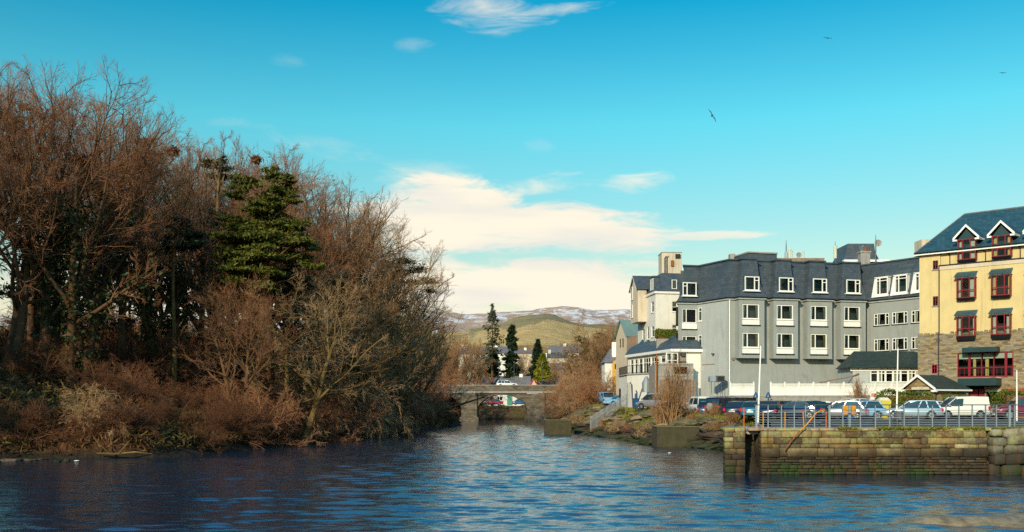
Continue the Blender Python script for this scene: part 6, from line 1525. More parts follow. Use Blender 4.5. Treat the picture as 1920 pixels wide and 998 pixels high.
back = [(-70, 96, 90, V2), (60, 104, 125, V6), (170, 106, 150, V4), (262, 112, 205, V2), (335, 116, 238, V6), (405, 124, 258, V4), (440, 120, 245, V1), (495, 122, 250, V6), (535, 124, 268, V2), (585, 132, 312, V3), (655, 136, 345, V6), (700, 142, 400, V2), (745, 150, 480, V4), (700, 152, 440, V6), (785, 172, 605, V4)]
for px, Y, top, V in back: put_tree(V, px, Y, top, LB_, 'bare trees deep in the left wood', V is V3, .95)
# trees of the same wood further down the bank, out of frame to the left
for x, y, h, V in ((-50, 62, 29, V1), (-60, 48, 26, V4), (-68, 66, 28, V2)):
    place('bare_tree', 'bare tree on the left bank beyond the left edge of the photo', 'tree', V['trunk'], V['crown'], x, y, h, x, 'trees beyond the left edge', (('ivy', V['ivy']),) if 'ivy' in V else ())

# ---- conifers
def pads(cents, sizes, n, leaf, rs, flat=.45, stretch=1.6, up=.3):
    C = []
    for c, s in zip(cents, sizes):
        s = np.array(s); m_ = int(12 + 5*rs.rand()); d = rs.normal(size=(m_, 3)); d /= np.linalg.norm(d, axis=1, keepdims=True)
        sub_ = d*(rs.uniform(.45, 1.05, m_)[:, None])*s; sub_[:, 2] = np.where(sub_[:, 2] < 0, sub_[:, 2]*.35, sub_[:, 2]); tot = int(n*s[0]*s[0]); k = max(6, tot//m_)
        r0 = max(s[0], s[2])*.26
        for j in range(m_):
            w = rs.normal(size=(k, 3))*r0*np.array([1, 1, .5])*rs.uniform(.6, 1.2); w[:, 2] = np.abs(w[:, 2])*.9 - .1*r0
            C.append(np.array(c) + sub_[j] + w)
    return leaves(np.concatenate(C), leaf, rs, stretch, up)
def big_pine(name, lab, px, Y, blobs, mt, trunkpx, top, base=None, leafs=.32, dens=150, depth=.8, bm=None, group=None, hk=1.0):
    """blobs in picture columns/rows at the tree's own distance: (px, py, half width px, half height px)"""
    rs = np.random.RandomState(int(px)); x0 = px2(px, Y); z0 = gz(x0, Y) - .1; k = Y/F
    o = thing(name, lab, 'tree', (x0, Y, z0), 0, group)
    cents, sizes = [], []
    for bx, by, w, h in blobs:
        if len(blobs) > 20: bx += rs.uniform(-6, 6); by += rs.uniform(-4, 6)
        n = 3 if w > 26 else 1
        for j in range(n):
            dy = rs.uniform(-1, 1)*depth*w*k*1.1; dx = rs.uniform(-.3, .3)*w*k if n > 1 else 0
            cents.append((px2(bx, Y) - x0 + dx, dy, pz2(by, Y) - z0 + rs.uniform(-.2, .2)*h*k)); sizes.append((w*k*(.75 if n > 1 else 1)*rs.uniform(.8, 1.2), w*k*.8, h*k*hk*rs.uniform(.8, 1.2)))
    V, F_ = pads(cents, sizes, dens, leafs, rs); link('crown', np_mesh('crown', V, F_, mt), o)
    b = MB(); zt = pz2(top, Y) - z0; n = 9; pts = []; rad = []
    for i in range(n + 1):
        t_ = i/n; pts.append(((px2(trunkpx[0] + (trunkpx[1]-trunkpx[0])*t_, Y) - x0) + math.sin(t_*7)*.12, math.sin(t_*5)*.2, zt*t_)); rad.append(.42*(1 - t_*.75)*zt/25)
    b.tube(pts, rad, 8)
    for c in cents:
        t_ = max(.15, min(.97, (c[2]/zt - .07))); i = min(n - 1, int(t_*n)); a = Vector(pts[i]).lerp(Vector(pts[i+1]), t_*n - i); e = Vector(c); md = a.lerp(e, .5) + Vector((0, 0, -.06*(e - a).length + rs.uniform(-.2, .2)))
        b.tube([a, md, e], [.11, .08, .03], 5)
    b.build('trunk', bm or BARKY, o, None, True)
    return o
big_pine('pine_tree', 'large dark green pine with layered clumps in the middle of the wood', 500, 90,
  [(505, 332, 26, 14), (540, 340, 16, 12), (470, 352, 26, 14), (520, 358, 30, 14), (452, 372, 22, 14), (500, 378, 36, 16), (545, 375, 16, 14), (478, 396, 34, 16), (440, 424, 30, 14), (478, 428, 40, 16), (425, 410, 14, 10), (528, 424, 30, 14), (565, 430, 22, 14), (455, 452, 42, 16), (505, 452, 40, 16), (556, 456, 34, 14), (588, 470, 18, 12), (440, 482, 36, 16), (490, 484, 42, 16), (545, 488, 34, 12), (468, 512, 40, 14), (515, 512, 34, 12), (450, 535, 30, 12), (500, 540, 26, 10), (580, 496, 20, 9)],
  PINE, (470, 515), 325, leafs=.24, dens=460, bm=BARK, hk=1.5)
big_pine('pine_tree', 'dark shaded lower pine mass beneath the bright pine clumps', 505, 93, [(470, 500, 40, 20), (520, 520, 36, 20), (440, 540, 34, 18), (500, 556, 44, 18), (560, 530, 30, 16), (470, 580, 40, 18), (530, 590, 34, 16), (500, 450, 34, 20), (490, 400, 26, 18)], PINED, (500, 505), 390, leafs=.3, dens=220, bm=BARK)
big_pine('pine_tree', 'small dark pine crown poking out left of the large pine', 412, 104, [(412, 302, 16, 9), (400, 314, 20, 10), (424, 318, 14, 8), (395, 330, 10, 7), (415, 332, 14, 7)], PINED, (402, 412), 302, leafs=.3, dens=260)
big_pine('pine_tree', 'rounded olive evergreen top a third of the way along the wood', 272, 99, [(272, 272, 18, 12), (258, 292, 24, 16), (288, 296, 20, 14), (266, 318, 28, 16), (242, 330, 16, 14), (300, 326, 18, 12)], PINED, (262, 270), 266, leafs=.3, dens=170)
big_pine('pine_tree', 'dark flat-layered evergreen at mid height between the bare trunks', 335, 88, [(325, 420, 28, 12), (352, 440, 30, 12), (300, 446, 22, 10), (362, 462, 26, 10), (320, 470, 24, 9), (290, 478, 20, 9), (275, 500, 24, 10)], PINED, (322, 330), 418, leafs=.3, dens=200)
big_pine('pine_tree', 'ragged dark conifer mass between the huge ivied tree and the dark layered evergreen', 185, 96, [(180, 400, 22, 12), (200, 420, 26, 14), (170, 440, 26, 14), (205, 455, 26, 12), (178, 480, 30, 14), (210, 500, 26, 14)], PINED, (185, 190), 398, leafs=.26, dens=140, bm=BARK)
big_pine('pine_tree', 'shadowy narrow conifer between the layered evergreen and the large pine', 396, 100, [(392, 400, 14, 12), (402, 425, 20, 14), (388, 450, 22, 14), (404, 478, 24, 14), (392, 505, 26, 14)], PINED, (394, 396), 392, leafs=.26, dens=140, bm=BARK)
big_pine('pine_tree', 'rusty brown round-topped tree behind the huge ivied bare tree', 58, 92, [(52, 204, 26, 14), (34, 220, 22, 14), (72, 220, 24, 16), (90, 240, 16, 14), (25, 238, 14, 12)], PINER, (55, 58), 200, leafs=.22, dens=90, bm=BARK)
big_pine('pine_tree', 'dark drooping pine fan hanging over the river at the end of the wood', 755, 124, [(752, 492, 26, 7), (775, 508, 24, 8), (794, 528, 22, 8), (806, 546, 16, 6), (770, 530, 22, 8), (745, 515, 22, 8), (730, 500, 16, 6)], PINED, (735, 748), 490, leafs=.25, dens=130)
rs_ = np.random.RandomState(4)
for px, Y, top, w, py0, lab in ((60, 96, 500, 60, 560, 'dark evergreen mass low behind the trunks at the far left'), (150, 92, 470, 50, 600, 'broad dark holly behind the trunk of the huge ivied tree'), (245, 90, 500, 44, 640, 'bushy dark green holly between the left trunks above the shore'),
        (335, 92, 520, 36, 640, 'upright dark holly under the flat-layered evergreen'), (545, 100, 560, 44, 640, 'dark laurel under the large pine'), (420, 94, 560, 40, 640, 'shadowy laurel left of the large pine trunk'), (650, 112, 600, 34, 660, 'dark ivy-covered bush in the pale thicket')):
    big_pine('holly_tree', lab, px, Y, [(px + rs_.uniform(-.7, .7)*w, top + (py0 - top)*t_, w*.5, 17) for t_ in np.linspace(0, 1, 9)], [PINED, IVY][px % 2], (px, px), top, leafs=.26, dens=55, bm=BARK)

src = None
for i, (x, y, h) in enumerate(((-49, 38, 20), (-52, 50, 20))):  # unseen evergreens, added to deepen the shade on the left bank
    if src is None:
        rs = np.random.RandomState(77); cents = [(rs.uniform(-.16, .16), rs.uniform(-.16, .16), z) for z in np.linspace(.12, .93, 26)]; sizes = [(.17*(1.15 - c[2]), .17*(1.15 - c[2]), .07) for c in cents]
        V, F_ = pads(cents, sizes, 120000, .016, rs); src = np_mesh('crown', V, F_, PINED); b = MB(); b.tube([(0, 0, -.02), (0, 0, .95)], [.014, .004], 7); srct = b.mesh('trunk', BARK)
    place('shade_evergreen', 'unseen dense evergreen added off the left edge to shade the bank', 'tree', srct, src, x, y, h, i*1.3, 'added shade evergreens off the left edge', sx=1.25)
# ---- bushes and brush along both banks
def brush(seed, tm, n=26, hgt=1.0, ang=.75, droop=-.02, nb=9, nt=8, ntt=5, r=.012, twr=.0028):
    rs = np.random.RandomState(seed); P = np.zeros((n, 3)); P[:, :2] = rs.normal(size=(n, 2))*.10; P[:, 2] = -.05
    th = rs.uniform(0, 6.28, n); a = np.abs(rs.normal(size=n))*ang; D = np.stack([np.cos(th)*np.sin(a), np.sin(th)*np.sin(a), np.cos(a)], 1)
    L = rs.uniform(.7, 1.1, n); p0, d0, q0 = grow(P, D, L, np.full(n, r), 7, .14, droop, rs, .3)
    P, D, L1, r1 = sprout(p0, d0, q0, L, nb, .18, .6, .45, rs, .6, .4); p1, d1, q1 = grow(P, D, L1, np.maximum(r1, .003), 5, .16, droop*1.2, rs, .4)
    P, D, L2, r2 = sprout(p1, d1, q1, L1, nt, .12, .65, .48, rs, .6, .3); p2, d2, q2 = grow(P, D, L2, np.full(len(P), twr), 3, .16, droop*2, rs, .5)
    P, D, L3, r3 = sprout(p2, d2, q2, L2, ntt, .1, .6, .55, rs, .6, .3); p3, d3, q3 = grow(P, D, L3, np.full(len(P), twr*.62), 2, .12, 0, rs, .5)
    return np_mesh('stems', *merge([tubes(p0, q0, 5), tubes(p1, q1, 3)]), tm), np_mesh('twigs', *merge([tubes(p2, q2, 3), tubes(p3, q3, 3)]), tm)
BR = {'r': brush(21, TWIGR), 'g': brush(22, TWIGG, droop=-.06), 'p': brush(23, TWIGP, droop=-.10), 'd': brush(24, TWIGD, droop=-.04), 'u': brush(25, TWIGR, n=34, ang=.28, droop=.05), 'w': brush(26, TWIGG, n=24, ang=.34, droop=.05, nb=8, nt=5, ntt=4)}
def put_bush(k, px, Y, h, lab, group, z=None, sx=1.0, name='bare_shrub', x=None, rz=None):
    x = px2(px, Y) if x is None else x; z = gz(x, Y) if z is None else z
    o = thing(name, lab, 'shrub', (x, Y, z), (px*3.1 + Y) % 6.28 if rz is None else rz, group); o.scale = (h*sx, h*sx, h)
    link('stems', BR[k][0], o); link('twigs', BR[k][1], o); return o
rng = random.Random(17)
LS = {'r': 'reddish brown bare shrub in the thicket along the left bank', 'g': 'grey brown bare shrub in the thicket along the left bank', 'p': 'pale tan bare shrub in the thicket along the left bank', 'd': 'bare shrub with left-bank shade put into its dark twigs'}
GS = 'bare shrubs of the left bank thicket'
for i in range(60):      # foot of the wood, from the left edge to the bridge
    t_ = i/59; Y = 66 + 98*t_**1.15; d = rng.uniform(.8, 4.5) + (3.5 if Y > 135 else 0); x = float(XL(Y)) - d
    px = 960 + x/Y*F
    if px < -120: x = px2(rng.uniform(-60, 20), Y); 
    kk = rng.choice('rrgpd' if Y > 96 else 'rddd'); h = rng.uniform(1.6, 3.0) if Y < 80 else rng.uniform(2.6, 4.6) if Y < 100 else rng.uniform(3.5, 6.0)  # nearer shrubs take darker twigs: the bank's deep shade put into colour
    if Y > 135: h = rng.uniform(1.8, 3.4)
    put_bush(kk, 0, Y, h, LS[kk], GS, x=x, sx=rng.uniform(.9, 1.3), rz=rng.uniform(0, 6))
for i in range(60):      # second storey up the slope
    t_ = i/59; Y = 76 + 80*t_; d = rng.uniform(5, 17); x = float(XL(Y)) - d; kk = rng.choice('rgdrp' if Y > 100 else 'rddd')  # low bank shade again put into the darker twig kinds
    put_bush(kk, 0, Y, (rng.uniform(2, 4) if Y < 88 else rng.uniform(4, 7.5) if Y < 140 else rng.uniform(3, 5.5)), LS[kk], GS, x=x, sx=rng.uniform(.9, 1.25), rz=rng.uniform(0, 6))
for i in range(22):
    Y = rng.uniform(95, 135); x = float(XL(Y)) - rng.uniform(8, 34); kk = 'rdg'[i % 3]
    put_bush(kk, 0, Y, rng.uniform(4, 7), LS[kk], GS, x=x, rz=rng.uniform(0, 6), sx=1.1)
for i in range(16):
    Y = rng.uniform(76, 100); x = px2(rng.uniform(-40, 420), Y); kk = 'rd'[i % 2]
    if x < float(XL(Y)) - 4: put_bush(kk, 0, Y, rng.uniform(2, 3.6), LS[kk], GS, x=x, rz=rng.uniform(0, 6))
for px, Y, h, lab in ((600, 103, 10.5, 'large pale shrub catching the light in the middle of the thicket'), (655, 110, 10, 'tall pale shrub right of the large pale one in the thicket'), (560, 98, 8, 'pale arching shrub low under the large pine'), (700, 120, 9.5, 'pale twiggy shrub below the golden-barked tree')):
    put_bush('p', px, Y, h, lab, None, sx=.85)
o = put_bush('p', 175, 69, 3.4, 'bleached branches hanging over the gravel shore', None, z=1.4, sx=1.1)
# bridge-side and right bank
for px, Y, h, kk, sx in ((825, 172, 3, 'g', 1), (840, 184, 2.4, 'r', 1), (855, 215, 9, 'g', .9), (835, 225, 12, 'r', .9), (785, 200, 11, 'r', .9), (860, 240, 13, 'g', .8)):
    put_bush(kk, px, Y, h, 'bare grey-brown bush crowding the left end of the bridge', 'bushes at the left end of the bridge', sx=sx, z=max(.3, gz(px2(px, Y), Y)))
for px, Y, h, kk, sx in ((1062, 178, 4.5, 'g', 1.1), (1078, 165, 5.5, 'r', 1.1), (1092, 158, 5, 'p', 1.1), (1108, 150, 4.2, 'r', 1.1), (1068, 160, 3.2, 'p', 1.1), (1085, 178, 8, 'g', .8), (1120, 165, 5.5, 'g', .9), (1058, 196, 4.5, 'r', .9), (1110, 178, 7.5, 'r', .8), (1074, 200, 8.5, 'r', .8), (1092, 205, 9, 'g', .8), (1130, 190, 7, 'r', .8)):
    put_bush(kk, px, Y, h, 'reddish bare thicket bush between the bridge and the palisade fence', 'bushes right of the bridge', sx=sx)
put_bush('w', 1262, 93, 6.0, 'tall bare willow bush growing on the rocky right bank', None, sx=.55, name='willow_bush')
put_bush('w', 1243, 95, 3.6, 'small willow bush left of the tall one on the rocky bank', None, sx=.7, name='willow_bush')
put_bush('w', 1335, 88, 1.3, 'low dry weed clump on the bank below the blue car', None, sx=1.2, name='weed_clump')
put_bush('w', 1372, 84, 1.0, 'low dry weed clump on the bank below the navy jeep', None, sx=1.4, name='weed_clump')
put_bush('w', 1612, 104.5, 3.3, 'bare sapling in front of the long white fence', None, sx=.5, name='sapling')
for i, (px, Y) in enumerate(((1190, 98), (1215, 95), (1275, 90), (1300, 88), (1160, 108), (1135, 116), (1098, 128), (1085, 135), (1345, 84), (1390, 76), (1060, 150), (1290, 95), (1180, 104))):
    put_bush('rpg'[i % 3], px, Y, 0.7 + (i*37 % 10)/14, 'low dry brush on the rocky right bank', 'brush on the right bank', sx=1.2)

# ---- distant trees above the bridge
ghost = mk(41, BARK, TWIGG, None, stems=2, nl=9, nb=8, nt=7, ntt=5, up=.12, fork=.25, limb_ang=.7, tw=.03)
VI = mk(42, BARK, TWIGG, (9000, .03, .6), stems=3, nl=9, nb=8, nt=7, ntt=4, up=.1, fork=.2, limb_ang=.7, tw=.025)
for px, Y, top, k in ((845, 235, 612, .9), (870, 250, 620, .9), (893, 260, 632, .8), (905, 290, 640, .9), (975, 285, 664, .9), (860, 300, 630, 1), (880, 330, 636, 1), (985, 300, 650, 1), (830, 260, 605, .9), (1045, 255, 655, .8), (1060, 230, 640, .9), (1140, 215, 640, .9), (1125, 230, 625, .9), (1160, 250, 590, .9), (1180, 240, 596, .9), (1150, 300, 600, .9), (1000, 282, 682, .9), (1095, 215, 650, .9)):
    put_tree(ghost, px, Y, top, 'bare tree among the houses beyond the bridge', 'bare trees beyond the bridge', sx=k)
put_tree(VI, 1112, 200, 588, 'ivy-covered tree right of the bridge with bare upper limbs', None, True, 1.0)
put_tree(VI, 1135, 188, 596, 'second ivy-laden tree beside the beige gabled house', None, True, .9)
def cone_tree(name, lab, px, Y, top, bot, wpx, mt, dens=60, leaf=.5, tiers=14, power=.8, seedd=0, ragged=.35):
    rs = np.random.RandomState(int(px) + seedd); x = px2(px, Y); z = gz(x, Y); H_ = pz2(top, Y) - z; zb0 = pz2(bot, Y) - z; w = wpx*Y/F
    o = thing(name, lab, 'tree', (x, Y, z), 0); C = []
    for i in range(tiers*7):
        t_ = rs.uniform(0, 1); zz = H_ - (H_ - zb0)*t_; r = w*(t_**power)*rs.uniform(1 - ragged, 1 + ragged*.4) + .1; a = rs.uniform(0, 6.28)
        k = int(dens*(.4 + t_)); u = rs.uniform(.1, 1, k)**.7
        C.append(np.stack([np.cos(a)*r*u + rs.normal(size=k)*.12*r, np.sin(a)*r*u + rs.normal(size=k)*.12*r, zz - u*r*.22 + rs.normal(size=k)*H_*.008], 1))
    V, F_ = leaves(np.concatenate(C), leaf, rs, 1.5, .3); link('crown', np_mesh('crown', V, F_, mt), o)
    b = MB(); b.tube([(0, 0, -.2), (0, 0, H_*.6), (0, 0, H_*.99)], [.35, .2, .03], 6)
    b.build('trunk', BARK, o, None, True); return o
cone_tree('larch_tree', 'tall sparse larch standing highest above the bridge', 923, 245, 572, 680, 28, LARCH, 16, .55, 13, .75, ragged=.55)
cone_tree('pine_tree', 'narrow dark pine right of the tall larch', 960, 250, 609, 705, 15, PINED, 40, .8, 14, .45, ragged=.5)
cone_tree('spruce_tree', 'dark conical spruce behind the yellow-green conifer', 1008, 255, 637, 708, 15, PINED, 60, .7, 16, .75)
cone_tree('cypress_tree', 'yellow-green conical conifer just above the bridge', 1018, 244, 664, 711, 16, GOLDC, 70, .6, 16, .7, ragged=.25)
cone_tree('evergreen_bush', 'dark evergreen below the tall larch', 925, 250, 655, 706, 14, PINED, 50, .7, 10, .5)
for px, Y, w, top, bot, lab in ((1120, 210, 24, 630, 682, 'dark rounded evergreen below the ivy-covered trees'), (1098, 225, 18, 640, 672, 'small dark evergreen left of the rounded one behind the thicket')):
    big_pine('evergreen_bush', lab, px, Y, [(px + rs_.uniform(-.6, .6)*w, top + (bot-top)*t_, w*.6, 11) for t_ in np.linspace(0, 1, 6)], IVY, (px, px), top, leafs=.5, dens=22, bm=BARK)
# far woods on the low ground behind the town
fw = np.random.RandomState(9); C = []
for i in range(900):
    x = fw.uniform(-420, 420); y = fw.uniform(420, 620); h = fw.uniform(3, 8)
    if abs(x) < 60 and fw.rand() < .35: continue
    k = 26; d = fw.normal(size=(k, 3))*np.array([2.6, 2.6, h*.35]); C.append(np.array([x, y, float(np.interp(y, [300, 500, 800], [5, 16, 24])) + h*.55]) + d)
V, F_ = leaves(np.concatenate(C), 1.8, fw, 1.4, .2); tag(link('distant_woods', np_mesh('distant_woods', V, F_, leaf_mat('distant_woods', (.05, .04, .022), (.15, .11, .06), .9, .02))), kind='stuff')

# ---- hedges
def hedge(name, lab, x0, x1, y0, y1, z0, z1, n, leaf=.13, parent=None, mt=None):
    rs = np.random.RandomState(int(abs(x0*10))); o = thing(name, lab, 'hedge', ((x0+x1)/2, (y0+y1)/2, z0)) if parent is None else parent
    ox, oy, oz = o.location; P = rs.uniform(-1, 1, (n, 3)); k = np.argmax(np.abs(P), 1); P[np.arange(n), k] = np.sign(P[np.arange(n), k])*rs.uniform(.82, 1.06, n)
    P *= np.array([(x1-x0)/2, (y1-y0)/2, (z1-z0)/2]); P[:, 2] += vnoise(P[:, 0], P[:, 1], 1.1, 3, 2)*.22*(z1 - z0)
    P += np.array([(x0+x1)/2 - ox, (y0+y1)/2 - oy, (z0+z1)/2 - oz])
    link('leaves', np_mesh('leaves', *leaves(P, leaf, rs, 1.2), mt or HEDGE), o)
    MB().box(x0 - ox + .15, x1 - ox - .15, y0 - oy + .15, y1 - oy - .15, z0 - oz, z1 - oz - .18).build('inner_branches', TWIGD, o); return o
hedge('clipped_hedge', 'clipped green hedge under the gatehouse window, behind the pale cars', px2(1648, 87), px2(1746, 87), 86.4, 88.0, 2.35, pz2(738, 87), 9000)
hedge('low_hedge', 'low yellowish hedge along the gatehouse side behind the panel van', px2(1776, 86), px2(1830, 86), 86, 87.2, 2.35, pz2(744.5, 86), 4000)
hedge('rounded_hedge', 'green bush by the second entrance at the right edge', px2(1886, 85), px2(1960, 85), 85, 88, 2.35, pz2(737, 85), 6000)
hx = ht.location; hedge('x', None, px2(1231, 121), px2(1270, 121), 120.6, 122.4, pz2(636, 121), pz2(619, 121), 3500, .16, ht)
MB().box(px2(1230, 121) - hx.x, px2(1271, 121) - hx.x, -.6, .0, pz2(643, 121) - hx.z - 2, pz2(636, 121) - hx.z).build('planter', CONC, ht)
# ================================================================ flagpoles, fence, birds, furniture
def flagpole(px, top, Y, lab, tilt=0.0, r=.055):
    o = thing('flagpole', lab, 'flagpole', (px2(px, Y), Y, 2.35), 0, 'white poles in the car park'); h = pz2(top, Y) - 2.35
    MB().tube([(0, 0, 0), (tilt*.5, 0, h*.5), (tilt, 0, h)], [r*1.2, r, r*.7], 8).build('pole', WHITE, o)
    MB().tube([(tilt, 0, h), (tilt, 0, h + .08)], [r*1.3, r*.4], 8).build('finial', GALV, o); MB().cyl((0, 0, 0), r*2.6, .12, sides=10).build('base', GALVD, o)
flagpole(1421, 648, 58.5, 'white flagpole leaning slightly in front of the grey hotel', .17, .05)
flagpole(1681, 653, 64, 'white pole in front of the annex and clipped hedge', .09, .05)
flagpole(1906.5, 694, 66, 'shorter white pole near the right edge', 0, .05)
# palisade fence stepping down the bank
pf = thing('palisade_fence', 'galvanised palisade fence stepping down the bank to the river', 'fence', (px2(1106, 117), 117, 0))
pa, pb = (px2(1107, 116), 116.0), (px2(1184, 122), 122.0); n = 34; pfm = T(-px2(1106, 117), -117, 0)
for i in range(n):
    t_ = i/(n-1); px = 1107 + 76*t_; Y = 116 + 6*t_; x = px2(px, Y)
    if px < 1176: yt = 783 - (px - 1107)*(783 - 738)/69; yb = 812 - (px - 1107)*(812 - 763)/69
    else: yt, yb = 719, 765
    zt, zb = pz2(yt, Y), pz2(yb, Y) - .35; w = .042
    b = MB(); b.hexa([(x - w, Y - .02, zb), (x, Y - .045, zb), (x + w, Y - .02, zb), (x, Y + .01, zb), (x - w, Y - .02, zt), (x, Y - .045, zt), (x + w, Y - .02, zt), (x, Y + .01, zt)]); b.add([(x - w, Y - .02, zt), (x, Y - .045, zt), (x + w, Y - .02, zt), (x, Y + .01, zt), (x, Y - .02, zt + .14)], [(0, 1, 4), (1, 2, 4), (2, 3, 4), (3, 0, 4)])
    b.build('pale', PALE, pf, pfm)
    if px < 1135: MB().box(x - w - .003, x + w + .003, Y - .05, Y + .015, zb, zb + .75 - (px - 1107)/60).build('rusted_foot', RUST, pf, pfm)
for dz_ in (.35, .75):
    a = (px2(1107, 116), 116.02, pz2(783 + (29*dz_), 116)); c = (px2(1175, 121.5), 121.52, pz2(738 + 26*dz_, 121.5)); MB().tube([a, c], .035, 5).build('rail', PALE, pf, pfm)
MB().tube([(px2(1176, 121.6), 121.6, 2.6), (px2(1176, 121.6), 121.6, pz2(718, 121.6))], .08, 6).build('post', PALE, pf, pfm)
MB().tube([(px2(1187, 122), 122.1, 2.6), (px2(1185, 122), 122.1, pz2(722, 122)), (px2(1181, 122), 122.1, pz2(717, 122))], .09, 6).build('post', GALVD, pf, pfm)
# yellow and blue box on the walkway, bench, yellow container, sign
o = thing('lifebuoy_box', 'yellow and blue box standing at the railing behind a thick grey post', 'rescue box', (px2(1592, 53.2), 53.2, QZ + .02))
MB().box(-.36, .36, -.14, .16, .62, 1.14, bev=.05).build('yellow_case', ORANGE, o); MB().box(-.14, .18, -.10, .14, 0, .619).build('blue_stand', BLUEP, o); MB().box(-.12, .02, -.30, -.16, 0, 1.2, bev=.02).build('grey_post', GALV, o)
for j, (px, lab) in enumerate(((1660, 'grey bench on the quayside path left of the concrete plinth'),)):
    o = thing('park_bench', lab, 'bench', (px2(px, 56), 56, 2.36)); w = px2(1700, 56) - px2(1648, 56)
    for k in range(4): MB().box(-w*.5, w*.5, -.28 + k*.14, -.17 + k*.14, .43, .47).build('seat_slat', GALV, o)
    for s2 in (-.38, .38): MB().box(w*s2 - .04, w*s2 + .04, -.24, .24, 0, .429).build('leg', GALVD, o)
o = thing('litter_bin', 'dark slatted litter bin right of the bench behind the railing', 'bin', (px2(1686, 56.5), 56.5, 2.36))
MB().tube([(0, 0, .02), (0, 0, .75)], .28, 14).build('drum', GALVD, o); MB().tube([(0, 0, .75), (0, 0, .82)], [.31, .29], 14).build('rim', BLACK, o)
o = thing('yellow_container', 'yellow container with white top standing before the clipped hedge', 'container', (px2(1656, 84), 84, 2.36)); YP = mat('yellow_plastic', (.62, .50, .03), .5, var=.1)
MB().hexa([(-.4, -.35, 0), (.4, -.35, 0), (.4, .35, 0), (-.4, .35, 0), (-.52, -.45, 1.5), (.52, -.45, 1.5), (.52, .45, 1.5), (-.52, .45, 1.5)]).build('tub', YP, o); MB().hexa([(-.5, -.4, 1.503), (.5, -.4, 1.503), (.5, .4, 1.503), (-.5, .4, 1.503), (-.3, -.2, 1.75), (.3, -.2, 1.75), (.3, .2, 1.75), (-.3, .2, 1.75)]).build('lid', CURT, o)
o = thing('notice_sign', 'small pink and white notice on a post left of the clipped hedge', 'sign', (px2(1638, 103), 103, 2.36)); z = pz2(743, 103) - 2.36
MB().tube([(0, 0, 0), (0, 0, z + .3)], .04, 6).build('post', GALVD, o); MB().box(-.34, .34, -.06, -.04, z - .35, z + .35).build('sign_board', WHITE, o); MB().box(-.28, .28, -.065, -.061, z - .1, z + .3).build('sign_face', mat('pink_sign', (.65, .22, .18), .5), o)
# gulls and rooks
def bird(lab, px, py, Y, span, mt, bank=0.0, yaw=0.0, perched=False, group=None, name='gull', cat='bird'):
    o = thing(name, lab, cat, (px2(px, Y), Y, pz2(py, Y)), R(yaw), group); o.rotation_euler = (R(bank), R(0), R(yaw))
    b = MB(); s = span
    st = [(-.22, .004, -.01), (-.12, .035, 0), (0, .055, 0), (.10, .045, .005), (.16, .03, .015), (.20, .028, .02), (.235, .006, .015)]
    b.tube([(x*s, 0, z*s) for x, r, z in st], [r*s for x, r, z in st], 8)
    if not perched:
        for s2 in (-1, 1):
            P_ = [(.07, .03, .01), (.13, .22, .10), (.02, .54, .02), (-.01, .54, .02), (-.04, .23, .09), (-.08, .04, .0)]
            up = [(x*s, s2*y*s, z*s) for x, y, z in P_]; dn = [(x*s, s2*y*s, (z - .012)*s) for x, y, z in P_]
            b.add(up + dn, [(0, 1, 4, 5), (1, 2, 3, 4), (11, 10, 7, 6), (10, 9, 8, 7)] + [(i, i+6, (i+1) % 6 + 6, (i+1) % 6) for i in range(6)])
    b.add([(-.16*s, -.02*s, 0), (-.16*s, .02*s, 0), (-.30*s, .05*s, 0), (-.30*s, -.05*s, 0), (-.16*s, -.02*s, -.01*s), (-.16*s, .02*s, -.01*s), (-.30*s, .05*s, -.01*s), (-.30*s, -.05*s, -.01*s)], [(0, 1, 2, 3), (7, 6, 5, 4), (2, 6, 7, 3)])
    b.build('body', mt, o, None, True); MB().tube([(.23*s, 0, .018*s), (.275*s, 0, .008*s)], [.009*s, .003*s], 5).build('beak', ORANGE if name == 'gull' else BLACK, o); return o
GREYB = mat('gull_grey', (.10, .075, .07), .7, var=.3, vscale=8)
bird('brown-grey gull banking steeply, largest of the birds in the sky', 1335, 217, 75, 1.05, GREYB, 58, 95)
bird('small gull gliding high above the hotels', 1552, 72, 110, .95, GREYB, 12, 80)
bird('faint distant gull near the right edge of the sky', 1880, 137, 140, 1.0, GREYB, 4, 90)
for i, (px, py) in enumerate(((455, 281), (492, 280), (505, 279), (535, 292), (570, 327), (625, 322), (642, 340), (606, 378), (42, 153), (200, 232), (678, 344), (712, 357))):
    bird('black rook perched in the bare treetops', px, py + 16, 111 if px > 300 else 79, .85, GREYB if False else BLACK, 0, 20 + i*70, True, 'rooks in the treetops', 'rook')
for px, py, Y, lab in ((480, 300, 112, 'twig nest in the bare top above the large pine'), (22, 299, 78, 'twig nest low in the tree at the left edge'), (152, 300, 80, 'dark twig nest in a fork of the huge tree'), (325, 285, 92, 'twig nest right of the rounded evergreen top')):
    o = thing('rook_nest', lab, 'nest', (px2(px, Y), Y, pz2(py, Y))); rs = np.random.RandomState(px); C = rs.normal(size=(260, 3))*np.array([.22, .22, .14]); link('twigs', np_mesh('twigs', *leaves(C, .3, rs, 2.2), TWIGD), o)
for px, py, lab in ((143, 866, 'white scrap floating by the left shore'), (1255, 909/1 - 3, 'pale gull floating on the water below the olive concrete block')):
    Y = yw(py if px < 500 else 851); o = bird(lab, px, py if px < 500 else 851, Y, .7, WHITE, 0, 20, True); o.location.z = .06
